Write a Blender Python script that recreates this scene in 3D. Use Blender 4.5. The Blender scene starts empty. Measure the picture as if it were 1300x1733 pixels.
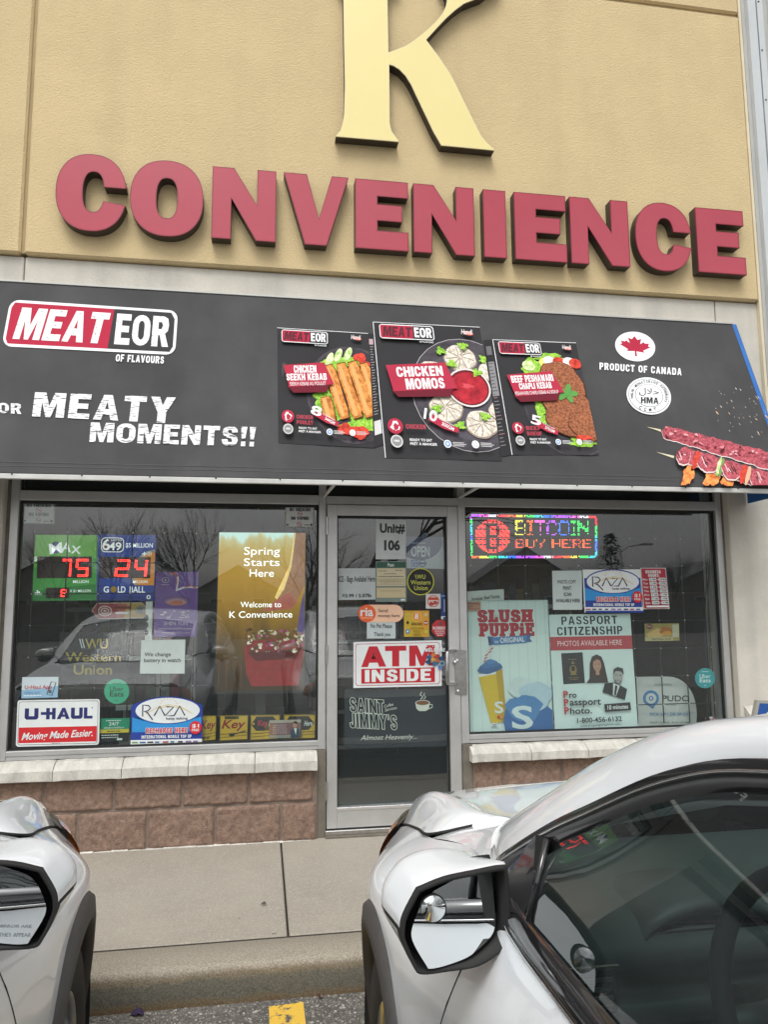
import bpy, bmesh, math, random
import numpy as np
from mathutils import Vector, Matrix
R = math.radians
rnd = random.Random(7)
SC = bpy.context.scene
COL = SC.collection

# ------------------------------------------------------------------ camera
YAW, PITCH, ROLL, FPX = -0.1624, 0.1233, -0.0066, 1262.998
CAM = Vector((-0.428, -4.987, 1.424))
FW = Vector((-math.sin(YAW)*math.cos(PITCH), math.cos(YAW)*math.cos(PITCH), math.sin(PITCH)))
_r0 = Vector((math.cos(YAW), math.sin(YAW), 0)); _u0 = _r0.cross(FW)
RT = _r0*math.cos(ROLL) + _u0*math.sin(ROLL)
UP = _u0*math.cos(ROLL) - _r0*math.sin(ROLL)
cd = bpy.data.cameras.new('camera'); cam = bpy.data.objects.new('camera', cd); COL.objects.link(cam)
M = Matrix((RT, UP, -FW)).transposed().to_4x4(); M.translation = CAM
cam.matrix_world = M
cd.sensor_fit = 'VERTICAL'; cd.sensor_height = 24; cd.lens = 24*FPX/1733
cd.clip_start = 0.05; cd.clip_end = 1000
SC.camera = cam

# ------------------------------------------------------------------ sky, sun, exposure (overcast)
SUN_EL, SUN_ROT = R(58), R(200)
world = bpy.data.worlds.new('World'); SC.world = world; world.use_nodes = True
nt = world.node_tree; nt.nodes.clear()
wo = nt.nodes.new('ShaderNodeOutputWorld'); bg = nt.nodes.new('ShaderNodeBackground')
sky = nt.nodes.new('ShaderNodeTexSky'); sky.sky_type = 'NISHITA'; sky.sun_disc = False
sky.sun_elevation = SUN_EL; sky.sun_rotation = SUN_ROT; sky.air_density = 1.0; sky.dust_density = 4.0; sky.ozone_density = 1.0
hsv = nt.nodes.new('ShaderNodeHueSaturation'); hsv.inputs['Saturation'].default_value = 0.12
tcw = nt.nodes.new('ShaderNodeTexCoord'); nzw = nt.nodes.new('ShaderNodeTexNoise')
nzw.inputs['Scale'].default_value = 2.6; nzw.inputs['Detail'].default_value = 6
mpw = nt.nodes.new('ShaderNodeMapping'); mpw.inputs['Scale'].default_value = (1, 1, 2.5)
rmw = nt.nodes.new('ShaderNodeMapRange')
rmw.inputs['From Min'].default_value = 0.3; rmw.inputs['From Max'].default_value = 0.7
rmw.inputs['To Min'].default_value = 0.72; rmw.inputs['To Max'].default_value = 1.2
mxw = nt.nodes.new('ShaderNodeMix'); mxw.data_type = 'RGBA'; mxw.blend_type = 'MULTIPLY'; mxw.inputs[0].default_value = 1.0
L = nt.links.new
L(sky.outputs[0], hsv.inputs['Color']); L(hsv.outputs[0], mxw.inputs[6])
L(tcw.outputs['Generated'], mpw.inputs['Vector']); L(mpw.outputs[0], nzw.inputs['Vector'])
L(nzw.outputs[0], rmw.inputs['Value']); L(rmw.outputs[0], mxw.inputs[7])
L(mxw.outputs[2], bg.inputs['Color']); bg.inputs['Strength'].default_value = 0.15
L(bg.outputs[0], wo.inputs[0])
sl = bpy.data.lights.new('sun', 'SUN'); sl.energy = 1.0; sl.angle = R(25); sl.color = (1.0, 0.985, 0.96)
sun = bpy.data.objects.new('sun', sl); COL.objects.link(sun)
# sky sun_rotation is clockwise from +Y seen from above
_sd = Vector((math.sin(SUN_ROT)*math.cos(SUN_EL), math.cos(SUN_ROT)*math.cos(SUN_EL), math.sin(SUN_EL)))
sun.rotation_euler = (-_sd).to_track_quat('-Z', 'Y').to_euler()
SC.view_settings.view_transform = 'Standard'; SC.view_settings.look = 'None'
SC.view_settings.exposure = 0.45; SC.view_settings.gamma = 1.0
SC.cycles.max_bounces = 10; SC.cycles.transparent_max_bounces = 24
SC.cycles.use_denoising = True

# ------------------------------------------------------------------ helpers
def ray(px, py): return FW + RT*((px-650)/FPX) + UP*((866.5-py)/FPX)
def at(px, py, Y):
    """point of the vertical plane y = Y that the photograph shows at pixel px, py"""
    d = ray(px, py); return CAM + d*((Y-CAM.y)/d.y)
def on(px, py, P0, N):
    d = ray(px, py); N = Vector(N); return CAM + d*((Vector(P0)-CAM).dot(N)/d.dot(N))
def gz(px, py, z): return on(px, py, (0, 0, z), (0, 0, 1))

def lin(c):
    if isinstance(c, str):
        c = c.lstrip('#'); c = [int(c[i:i+2], 16)/255 for i in (0, 2, 4)]
        return tuple(x/12.92 if x <= 0.04045 else ((x+0.055)/1.055)**2.4 for x in c)
    return tuple(c)
_mc = {}
def mat(name, color, rough=0.6, metal=0.0, nscale=0, namt=0.0, bump=0.0, bscale=None, coat=0.0, emis=0.0, spec=0.5, dark=None, detail=6, stretch=None, coatrough=0.03):
    """Principled material with object-space noise for colour variation and bump"""
    if name in _mc: return _mc[name]
    m = bpy.data.materials.new(name); m.use_nodes = True; t = m.node_tree; p = t.nodes['Principled BSDF']
    c = lin(color)
    p.inputs['Base Color'].default_value = (*c, 1); p.inputs['Roughness'].default_value = rough
    p.inputs['Metallic'].default_value = metal; p.inputs['Coat Weight'].default_value = coat
    p.inputs['Coat Roughness'].default_value = coatrough
    p.inputs['Specular IOR Level'].default_value = spec
    if emis:
        p.inputs['Emission Color'].default_value = (*c, 1); p.inputs['Emission Strength'].default_value = emis
    if nscale or bump:
        tc = t.nodes.new('ShaderNodeTexCoord'); mp = t.nodes.new('ShaderNodeMapping')
        if stretch: mp.inputs['Scale'].default_value = stretch
        t.links.new(tc.outputs['Object'], mp.inputs['Vector'])
    if nscale and namt:
        n = t.nodes.new('ShaderNodeTexNoise'); n.inputs['Scale'].default_value = nscale; n.inputs['Detail'].default_value = detail
        n.inputs['Roughness'].default_value = 0.65
        t.links.new(mp.outputs[0], n.inputs['Vector'])
        r = t.nodes.new('ShaderNodeValToRGB'); d = lin(dark) if dark else tuple(x*(1-namt) for x in c)
        hi = tuple(min(1, x*(1+namt*0.6)) for x in c)
        r.color_ramp.elements[0].position = 0.3; r.color_ramp.elements[0].color = (*d, 1)
        r.color_ramp.elements[1].position = 0.7; r.color_ramp.elements[1].color = (*hi, 1)
        t.links.new(n.outputs[0], r.inputs[0]); t.links.new(r.outputs[0], p.inputs['Base Color'])
    if bump:
        b = t.nodes.new('ShaderNodeTexNoise'); b.inputs['Scale'].default_value = bscale or nscale; b.inputs['Detail'].default_value = 5
        t.links.new(mp.outputs[0], b.inputs['Vector'])
        bn = t.nodes.new('ShaderNodeBump'); bn.inputs['Strength'].default_value = bump; bn.inputs['Distance'].default_value = 0.01
        t.links.new(b.outputs[0], bn.inputs['Height']); t.links.new(bn.outputs[0], p.inputs['Normal'])
    _mc[name] = m; return m
INK_ROUGH = 0.5
def ink(c, emis=0.0, rough=None):
    """printing ink or paper of one colour, faintly uneven"""
    rough = INK_ROUGH if rough is None else rough
    n = 'ink_%s_%g_%g' % (c, emis, rough)
    return mat(n, c, rough=rough, nscale=9, namt=0.07, emis=emis, spec=.5 if rough < .8 else .25)
def glass_mat(name, tint, base=0.06, rough=0.0, haze=0.03):
    if name in _mc: return _mc[name]
    m = bpy.data.materials.new(name); m.use_nodes = True; t = m.node_tree; t.nodes.clear()
    o = t.nodes.new('ShaderNodeOutputMaterial'); mx = t.nodes.new('ShaderNodeMixShader')
    tr = t.nodes.new('ShaderNodeBsdfTransparent'); tr.inputs[0].default_value = (*tint, 1)
    gl = t.nodes.new('ShaderNodeBsdfGlossy'); gl.inputs['Roughness'].default_value = rough
    lw = t.nodes.new('ShaderNodeLayerWeight'); lw.inputs['Blend'].default_value = 0.5
    pw = t.nodes.new('ShaderNodeMath'); pw.operation = 'POWER'; pw.inputs[1].default_value = 4.0
    ma = t.nodes.new('ShaderNodeMath'); ma.operation = 'MULTIPLY_ADD'; ma.inputs[1].default_value = 0.9; ma.inputs[2].default_value = base
    t.links.new(lw.outputs['Facing'], pw.inputs[0]); t.links.new(pw.outputs[0], ma.inputs[0])
    t.links.new(ma.outputs[0], mx.inputs[0]); t.links.new(tr.outputs[0], mx.inputs[1]); t.links.new(gl.outputs[0], mx.inputs[2])
    df = t.nodes.new('ShaderNodeBsdfDiffuse'); df.inputs[0].default_value = (.58, .68, .70, 1); m2 = t.nodes.new('ShaderNodeMixShader'); m2.inputs[0].default_value = haze   # pale diffuse veil, painted haze that lifts the blacks
    t.links.new(mx.outputs[0], m2.inputs[1]); t.links.new(df.outputs[0], m2.inputs[2]); t.links.new(m2.outputs[0], o.inputs[0]); _mc[name] = m; return m

def tag(o, label=None, cat=None, group=None, kind=None):
    if label: o['label'] = label
    if cat: o['category'] = cat
    if group: o['group'] = group
    if kind: o['kind'] = kind
    return o
def empty(name, loc=(0, 0, 0), rz=0.0):
    o = bpy.data.objects.new(name, None); COL.objects.link(o); o.location = loc; o.rotation_euler = (0, 0, rz)
    o.empty_display_size = 0.1; return o
def copy_tree(o, parent=None):
    c = o.copy(); COL.objects.link(c)
    if parent: c.parent = parent
    for ch in list(o.children): copy_tree(ch, c)
    return c

class MB:
    """collects shapes, several materials allowed, into ONE mesh object"""
    def __init__(self): self.v = []; self.f = []; self.fm = []; self.fs = []; self.mats = []
    def mi(self, m):
        if m not in self.mats: self.mats.append(m)
        return self.mats.index(m)
    def add(self, verts, faces, m, smooth=False):
        k = len(self.v); i = self.mi(m)
        self.v += [tuple(v) for v in verts]
        for f in faces: self.f.append([k+q for q in f]); self.fm.append(i); self.fs.append(smooth)
    def box(self, a, b, m):
        x0, x1 = sorted((a[0], b[0])); y0, y1 = sorted((a[1], b[1])); z0, z1 = sorted((a[2], b[2]))
        v = [(x0,y0,z0),(x1,y0,z0),(x1,y1,z0),(x0,y1,z0),(x0,y0,z1),(x1,y0,z1),(x1,y1,z1),(x0,y1,z1)]
        self.add(v, [(0,3,2,1),(4,5,6,7),(0,1,5,4),(1,2,6,5),(2,3,7,6),(3,0,4,7)], m)
    def hexa(self, v, m):
        """eight corners: four front (TL,TR,BR,BL) then four back"""
        self.add(v, [(3,2,1,0),(4,5,6,7),(0,1,5,4),(1,2,6,5),(2,3,7,6),(3,0,4,7)], m)
    def cbox(self, a, b, m, c=0.006):
        """box with chamfered edges"""
        x0, x1 = sorted((a[0], b[0])); y0, y1 = sorted((a[1], b[1])); z0, z1 = sorted((a[2], b[2]))
        bm = bmesh.new(); r = bmesh.ops.create_cube(bm, size=1)
        for v in bm.verts: v.co = (x0+(v.co.x+.5)*(x1-x0), y0+(v.co.y+.5)*(y1-y0), z0+(v.co.z+.5)*(z1-z0))
        bmesh.ops.bevel(bm, geom=list(bm.edges), offset=c, segments=1, affect='EDGES')
        self.bm(bm, m)
    def bm(self, bm, m, smooth=False):
        bm.verts.index_update()
        self.add([v.co for v in bm.verts], [[v.index for v in f.verts] for f in bm.faces], m, smooth); bm.free()
    def tube(self, pts, rad, m, n=8, smooth=True, cap=True):
        """rad: number or list; pts polyline"""
        pts = [Vector(p) for p in pts]; k = len(pts)
        rad = rad if isinstance(rad, (list, tuple)) else [rad]*k
        vs = []; fs = []; prev = None
        for i, p in enumerate(pts):
            d = (pts[min(i+1, k-1)]-pts[max(i-1, 0)]).normalized()
            if prev is None: a = d.orthogonal().normalized()
            else: a = (prev-d*prev.dot(d)); a = a.normalized() if a.length > 1e-6 else d.orthogonal().normalized()
            prev = a; b = d.cross(a)
            for j in range(n):
                t = 2*math.pi*j/n; vs.append(p+(a*math.cos(t)+b*math.sin(t))*rad[i])
        for i in range(k-1):
            for j in range(n): fs.append((i*n+j, i*n+(j+1)%n, (i+1)*n+(j+1)%n, (i+1)*n+j))
        if cap: fs.append(tuple(range(n-1, -1, -1))); fs.append(tuple((k-1)*n+j for j in range(n)))
        self.add(vs, fs, m, smooth)
    def lathe(self, prof, c, axis, m, n=32, smooth=True, closed=False):
        """prof: list of (radius, along axis)"""
        ax = Vector(axis).normalized(); a = ax.orthogonal().normalized(); b = ax.cross(a); c = Vector(c)
        vs = []; fs = []; k = len(prof)
        for (r, h) in prof:
            for j in range(n):
                t = 2*math.pi*j/n; vs.append(c+ax*h+(a*math.cos(t)+b*math.sin(t))*r)
        for i in range(k if closed else k-1):
            i2 = (i+1) % k
            for j in range(n): fs.append((i*n+j, i*n+(j+1)%n, i2*n+(j+1)%n, i2*n+j))
        self.add(vs, fs, m, smooth)
    def grid(self, P, m, smooth=True, flip=False, closed_u=False):
        """P: rows of points"""
        a = len(P); b = len(P[0]); vs = [p for r in P for p in r]; fs = []
        for i in range(a if closed_u else a-1):
            i2 = (i+1) % a
            for j in range(b-1):
                q = (i*b+j, i2*b+j, i2*b+j+1, i*b+j+1)
                fs.append(q[::-1] if flip else q)
        self.add(vs, fs, m, smooth)
    def prism(self, poly, f0, f1, mface, mside, holes=()):
        """poly: 2-D outline; f0/f1 map (x, y) to front and back points"""
        n = len(poly)
        bm = bmesh.new()
        loops = [poly]+list(holes); edges = []; 
        for lp in loops:
            vs = [bm.verts.new(f0(*q)) for q in lp]
            for i in range(len(vs)): edges.append(bm.edges.new((vs[i], vs[(i+1) % len(vs)])))
        bmesh.ops.triangle_fill(bm, use_beauty=True, edges=edges, use_dissolve=False)
        self.bm(bm, mface)
        for lp in loops:
            k = len(lp); vs = [f0(*q) for q in lp]+[f1(*q) for q in lp]
            self.add(vs, [(i, (i+1) % k, k+(i+1) % k, k+i) for i in range(k)], mside)
    def build(self, name, parent=None, weld=False, norm=True):
        me = bpy.data.meshes.new(name); me.from_pydata(self.v, [], self.f)
        for m in self.mats: me.materials.append(m)
        me.polygons.foreach_set('material_index', self.fm); me.polygons.foreach_set('use_smooth', self.fs)
        if norm or weld:
            bm = bmesh.new(); bm.from_mesh(me)
            if weld: bmesh.ops.remove_doubles(bm, verts=bm.verts, dist=weld if isinstance(weld, float) else 1e-4)
            bmesh.ops.recalc_face_normals(bm, faces=bm.faces); bm.to_mesh(me); bm.free()
        me.update()
        o = bpy.data.objects.new(name, me); COL.objects.link(o)
        if parent: o.parent = parent
        return o

# ------------------------------------------------------------------ printed matter
_tc = {}
def text_mesh(s, bold=0.0, shear=0.0, spacing=1.0):
    k = (s, bold, shear, spacing)
    if k not in _tc:
        c = bpy.data.curves.new('lettering', 'FONT'); c.body = s; c.fill_mode = 'BOTH'; c.resolution_u = 3
        c.offset = bold; c.shear = shear; c.space_character = spacing; c.space_line = 0.95; c.align_x = 'CENTER'
        o = bpy.data.objects.new('lettering', c); m = o.to_mesh()
        v = np.array([tuple(p.co)[:2] for p in m.vertices]) if len(m.vertices) else np.zeros((1, 2))
        f = [tuple(p.vertices) for p in m.polygons]; o.to_mesh_clear()
        bpy.data.objects.remove(o); bpy.data.curves.remove(c)
        lo = v.min(0); hi = v.max(0); v = (v-lo)/np.maximum(hi-lo, 1e-6)
        _tc[k] = (v, f)
    return _tc[k]

class Print:
    """flat printed sheet: four corners (TL, TR, BR, BL) in space, artwork in its own W x H units, y down"""
    def __init__(self, corners, W, H, base=None, thick=0.002, m=None, step=0.0004):
        self.c = [Vector(q) for q in corners]; self.W = W; self.H = H; self.mb = m or MB(); self.step = step
        n = (self.c[1]-self.c[0]).cross(self.c[3]-self.c[0]).normalized()
        if n.dot(CAM-self.c[0]) < 0: n = -n
        self.n = n; self.k = 1
        if base is not None:
            bk = [q-n*thick for q in self.c]; self.mb.hexa(self.c+bk, base if not isinstance(base, str) else ink(base))
    def p(self, x, y, lift=None):
        u = x/self.W; v = y/self.H; a, b, c, d = self.c
        q = (a*(1-u)+b*u)*(1-v)+(d*(1-u)+c*u)*v
        return q+self.n*(self.k*self.step if lift is None else lift)
    def _m(self, c): return ink(c) if isinstance(c, str) else c
    def poly(self, pts, c, up=True):
        bm = bmesh.new(); vs = [bm.verts.new(self.p(*q)) for q in pts]
        f = bm.faces.new(vs); bmesh.ops.triangulate(bm, faces=[f]); self.mb.bm(bm, self._m(c))
        if up: self.k += 1
        return self
    def rect(self, x0, y0, x1, y1, c): return self.poly([(x0,y0),(x1,y0),(x1,y1),(x0,y1)], c)
    def rrect(self, x0, y0, x1, y1, r, c):
        pts = []
        for cx, cy, a in ((x1-r,y0+r,-90),(x1-r,y1-r,0),(x0+r,y1-r,90),(x0+r,y0+r,180)):
            for i in range(6): t = R(a+18*i); pts.append((cx+r*math.cos(t), cy+r*math.sin(t)))
        return self.poly(pts, c)
    def ell(self, cx, cy, rx, ry, c, n=28, rot=0, up=True):
        cr, sr = math.cos(R(rot)), math.sin(R(rot)); pts = []
        for i in range(n):
            t = 2*math.pi*i/n; x = rx*math.cos(t); y = ry*math.sin(t); pts.append((cx+x*cr-y*sr, cy+x*sr+y*cr))
        return self.poly(pts, c, up)
    def line(self, pts, w, c, closed=False, up=True):
        pts = [Vector(q) for q in pts]; n = len(pts); vs = []; fs = []
        for i, q in enumerate(pts):
            a = pts[(i-1) % n] if closed else pts[max(i-1, 0)]; b = pts[(i+1) % n] if closed else pts[min(i+1, n-1)]
            d = (b-a); d = d.normalized() if d.length > 0 else Vector((1, 0)); o = Vector((-d.y, d.x))*w/2
            vs += [self.p(*(q+o)), self.p(*(q-o))]
        for i in range(n if closed else n-1):
            j = (i+1) % n; fs.append((2*i, 2*i+1, 2*j+1, 2*j))
        self.mb.add(vs, fs, self._m(c))
        if up: self.k += 1
        return self
    def frame(self, x0, y0, x1, y1, w, c):
        for a in ((x0,y0,x1,y0+w),(x0,y1-w,x1,y1),(x0,y0+w,x0+w,y1-w),(x1-w,y0+w,x1,y1-w)):
            self.poly([(a[0],a[1]),(a[2],a[1]),(a[2],a[3]),(a[0],a[3])], c, False)
        self.k += 1; return self
    def text(self, s, x0, y0, x1, y1, c, bold=0.0, shear=0.0, spacing=1.0, rot=0.0, dy=0.0):
        """lettering whose ink fills the box; dy lowers the right end"""
        v, f = text_mesh(s, min(.022, bold*.55) if bold < .06 else bold*.6, shear, spacing); cx, cy = (x0+x1)/2, (y0+y1)/2; cr, sr = math.cos(R(rot)), math.sin(R(rot))
        vs = []
        for (a, b) in v:
            x = x0+a*(x1-x0)-cx; y = y1-b*(y1-y0)-cy+dy*(a-.5)
            vs.append(self.p(cx+x*cr-y*sr, cy+x*sr+y*cr))
        self.mb.add(vs, f, self._m(c)); self.k += 1; return self
    def arc(self, s, cx, cy, r, a0, a1, h, c, bold=0.01, inside=False):
        """letters set round a circle from angle a0 to a1 (degrees, 0 = right, clockwise)"""
        n = len(s)
        for i, ch in enumerate(s):
            if ch == ' ': continue
            a = a0+(a1-a0)*(i+.5)/n; t = R(a); v, f = text_mesh(ch, bold); wd = h*(0.35 if ch in 'I1.' else 0.8)
            vs = []
            for (u, w) in v:
                x = (u-.5)*wd; y = (w-.5)*h
                if inside: x, y = -x, -y
                rr = r+y; vs.append(self.p(cx+rr*math.cos(t)-x*math.sin(t), cy+rr*math.sin(t)+x*math.cos(t)))
            self.mb.add(vs, f, self._m(c))
        self.k += 1; return self
    def build(self, name, parent=None): return self.mb.build(name, parent, norm=False)

def sheet(name, quad, Y, W, H, base, label=None, cat=None, group=None, thick=0.002, parent=None):
    """printed sheet hung in the plane y = Y where the photograph shows its corners"""
    P = Print([at(x, y, Y) for x, y in quad], W, H, base, thick)
    P.name = name; P.meta = (label, cat, group); P.par = parent
    return P
def done(P):
    o = P.build(P.name, P.par); l, c, g = P.meta
    if l: tag(o, l, c, g)
    return o
# ------------------------------------------------------------------ materials of the setting
STUC = mat('stucco', '#d0bb90', rough=0.95, nscale=2.2, namt=0.07, bump=0.5, bscale=85, detail=12)
def weather(m, amt, sc=(5, 5, .3)):
    """faint run-off streaks over the base colour"""
    t = m.node_tree; p = t.nodes['Principled BSDF']; src = p.inputs['Base Color'].links[0].from_socket
    tc = t.nodes.new('ShaderNodeTexCoord'); mp = t.nodes.new('ShaderNodeMapping'); mp.inputs['Scale'].default_value = sc; n = t.nodes.new('ShaderNodeTexNoise'); n.inputs['Scale'].default_value = 1; n.inputs['Detail'].default_value = 7
    r = t.nodes.new('ShaderNodeValToRGB'); r.color_ramp.elements[0].position = .48; r.color_ramp.elements[1].position = .74; r.color_ramp.elements[0].color = (1, 1, 1, 1); r.color_ramp.elements[1].color = (1-amt, 1-amt, 1-amt*.9, 1)
    mx = t.nodes.new('ShaderNodeMix'); mx.data_type = 'RGBA'; mx.blend_type = 'MULTIPLY'; mx.inputs[0].default_value = 1
    t.links.new(tc.outputs['Object'], mp.inputs[0]); t.links.new(mp.outputs[0], n.inputs['Vector']); t.links.new(n.outputs[0], r.inputs[0]); t.links.new(src, mx.inputs[6]); t.links.new(r.outputs[0], mx.inputs[7]); t.links.new(mx.outputs[2], p.inputs['Base Color'])
weather(STUC, .06)
CONC = mat('precast_concrete', (0.60, 0.57, 0.50), rough=0.9, nscale=3.0, namt=0.13, bump=0.25, bscale=70, detail=9)
weather(CONC, .2)
STONE = mat('sill_limestone', (0.56, 0.54, 0.485), rough=0.9, nscale=9, namt=0.26, bump=0.5, bscale=60, detail=12, stretch=(2.2, 1, .7))
BLOCK = mat('split_block', (0.28, 0.188, 0.138), rough=0.95, nscale=38, namt=0.35, bump=0.6, bscale=150, detail=14, dark=(0.15, 0.098, 0.075))
MORT = mat('mortar', (0.21, 0.16, 0.13), rough=0.95, nscale=30, namt=0.2, bump=0.4, bscale=120)
ALU = mat('anodised_aluminium', (0.56, 0.56, 0.55), rough=0.42, metal=0.55, nscale=5, namt=0.12)
STEEL = mat('brushed_steel', (0.55, 0.55, 0.54), rough=0.3, metal=1.0, nscale=40, namt=0.2)
GASK = mat('black_gasket', (0.012, 0.013, 0.013), rough=0.7)
CAULK = mat('caulk', (0.17, 0.15, 0.12), rough=0.9, nscale=12, namt=0.3)
WHITEC = mat('white_caulk', (0.66, 0.64, 0.58), rough=0.9, nscale=12, namt=0.4)
WPANEL = mat('white_metal_panel', (0.56, 0.59, 0.60), rough=0.45, nscale=2, namt=0.08)
GPANEL = mat('grey_metal', (0.46, 0.46, 0.44), rough=0.6, nscale=2, namt=0.1)
CREAM = mat('cream_bead', (0.72, 0.64, 0.46), rough=0.8, nscale=4, namt=0.1)
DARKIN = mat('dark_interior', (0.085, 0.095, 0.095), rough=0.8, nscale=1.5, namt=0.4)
DARKER = mat('dark_fixture', (0.02, 0.022, 0.022), rough=0.6, nscale=3, namt=0.4)
SHELF = mat('grey_shelving', (0.22, 0.23, 0.23), rough=0.6, nscale=2, namt=0.2)
GLASS = glass_mat('shop_glass', (0.90, 0.97, 0.95), base=0.145, haze=0.035)

def concrete_ground(name, col, amt, spots, bump, sc=60):
    """worn paving: fine aggregate speckle, broad stains"""
    m = bpy.data.materials.new(name); m.use_nodes = True; t = m.node_tree; p = t.nodes['Principled BSDF']; l = t.links.new
    p.inputs['Roughness'].default_value = 0.92
    tc = t.nodes.new('ShaderNodeTexCoord')
    def noise(s, d, r=0.6):
        n = t.nodes.new('ShaderNodeTexNoise'); n.inputs['Scale'].default_value = s; n.inputs['Detail'].default_value = d
        n.inputs['Roughness'].default_value = r; l(tc.outputs['Object'], n.inputs['Vector']); return n
    def ramp(src, a, b, c0, c1):
        r = t.nodes.new('ShaderNodeValToRGB'); r.color_ramp.elements[0].position = a; r.color_ramp.elements[1].position = b
        r.color_ramp.elements[0].color = (*c0, 1); r.color_ramp.elements[1].color = (*c1, 1); l(src, r.inputs[0]); return r
    c = lin(col); n1 = noise(1.3, 8, 0.7)
    base = ramp(n1.outputs[0], 0.3, 0.7, tuple(x*(1-amt) for x in c), tuple(x*(1+amt*0.5) for x in c))
    n2 = noise(sc*2.2, 3, 0.7)
    sp = ramp(n2.outputs[0], 0.33, 0.66, (1-spots,)*3, (1+spots*0.8,)*3)
    mx = t.nodes.new('ShaderNodeMix'); mx.data_type = 'RGBA'; mx.blend_type = 'MULTIPLY'; mx.inputs[0].default_value = 1
    l(base.outputs[0], mx.inputs[6]); l(sp.outputs[0], mx.inputs[7])
    v = t.nodes.new('ShaderNodeTexVoronoi'); v.inputs['Scale'].default_value = sc*1.2; l(tc.outputs['Object'], v.inputs['Vector'])
    pb = ramp(v.outputs['Color'], 0.55, 0.95, (0, 0, 0), (1, 1, 1))
    mx2 = t.nodes.new('ShaderNodeMix'); mx2.data_type = 'RGBA'; l(pb.outputs[0], mx2.inputs[0])
    l(mx.outputs[2], mx2.inputs[6]); mx2.inputs[7].default_value = (*[min(1, x*(1+spots*1.6)) for x in c], 1)
    l(mx2.outputs[2], p.inputs['Base Color'])
    b = t.nodes.new('ShaderNodeBump'); b.inputs['Strength'].default_value = bump; b.inputs['Distance'].default_value = 0.006
    l(v.outputs['Distance'], b.inputs['Height']); l(b.outputs[0], p.inputs['Normal'])
    _mc[name] = m; return m
PAVE = concrete_ground('pavement_concrete', (0.335, 0.305, 0.254), 0.15, 0.13, 0.3, 120)
ASPH = concrete_ground('asphalt', (0.13, 0.122, 0.108), 0.3, 0.5, 0.8, 75)

# kerb: pale top, dark damp face with rusty streaks low and at the arris (stains that stay with the stone)
def kerb_material():
    m = bpy.data.materials.new('kerb_concrete'); m.use_nodes = True; t = m.node_tree; p = t.nodes['Principled BSDF']; l = t.links.new
    p.inputs['Roughness'].default_value = 0.9
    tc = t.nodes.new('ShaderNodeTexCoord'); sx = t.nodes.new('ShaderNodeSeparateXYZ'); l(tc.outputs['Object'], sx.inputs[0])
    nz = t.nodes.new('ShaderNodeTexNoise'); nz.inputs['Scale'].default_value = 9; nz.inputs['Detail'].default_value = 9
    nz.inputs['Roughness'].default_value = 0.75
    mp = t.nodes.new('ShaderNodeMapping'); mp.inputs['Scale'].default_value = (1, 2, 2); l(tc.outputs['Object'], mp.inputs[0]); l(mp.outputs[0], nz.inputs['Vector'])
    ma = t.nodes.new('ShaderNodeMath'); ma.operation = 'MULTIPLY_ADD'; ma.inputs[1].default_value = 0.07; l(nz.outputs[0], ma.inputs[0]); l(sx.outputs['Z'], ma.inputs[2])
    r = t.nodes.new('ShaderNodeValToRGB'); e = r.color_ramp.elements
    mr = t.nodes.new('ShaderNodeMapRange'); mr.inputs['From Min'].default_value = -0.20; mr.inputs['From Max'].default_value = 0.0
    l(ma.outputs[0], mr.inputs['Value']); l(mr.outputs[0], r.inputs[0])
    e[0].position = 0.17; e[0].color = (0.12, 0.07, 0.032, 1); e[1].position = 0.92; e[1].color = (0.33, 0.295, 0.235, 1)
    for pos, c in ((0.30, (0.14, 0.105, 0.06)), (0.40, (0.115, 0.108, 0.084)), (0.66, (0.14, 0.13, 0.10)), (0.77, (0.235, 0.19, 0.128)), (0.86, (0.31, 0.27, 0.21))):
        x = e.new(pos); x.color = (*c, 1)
    n2 = t.nodes.new('ShaderNodeTexNoise'); n2.inputs['Scale'].default_value = 150; n2.inputs['Detail'].default_value = 3; l(tc.outputs['Object'], n2.inputs['Vector'])
    r2 = t.nodes.new('ShaderNodeValToRGB'); r2.color_ramp.elements[0].position = .35; r2.color_ramp.elements[1].position = .68
    r2.color_ramp.elements[0].color = (.72, .72, .72, 1); r2.color_ramp.elements[1].color = (1.25, 1.25, 1.25, 1); l(n2.outputs[0], r2.inputs[0])
    mx = t.nodes.new('ShaderNodeMix'); mx.data_type = 'RGBA'; mx.blend_type = 'MULTIPLY'; mx.inputs[0].default_value = 1
    l(r.outputs[0], mx.inputs[6]); l(r2.outputs[0], mx.inputs[7]); l(mx.outputs[2], p.inputs['Base Color'])
    b = t.nodes.new('ShaderNodeBump'); b.inputs['Strength'].default_value = .4; b.inputs['Distance'].default_value = .005
    l(n2.outputs[0], b.inputs['Height']); l(b.outputs[0], p.inputs['Normal'])
    return m
KERB = kerb_material()

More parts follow.
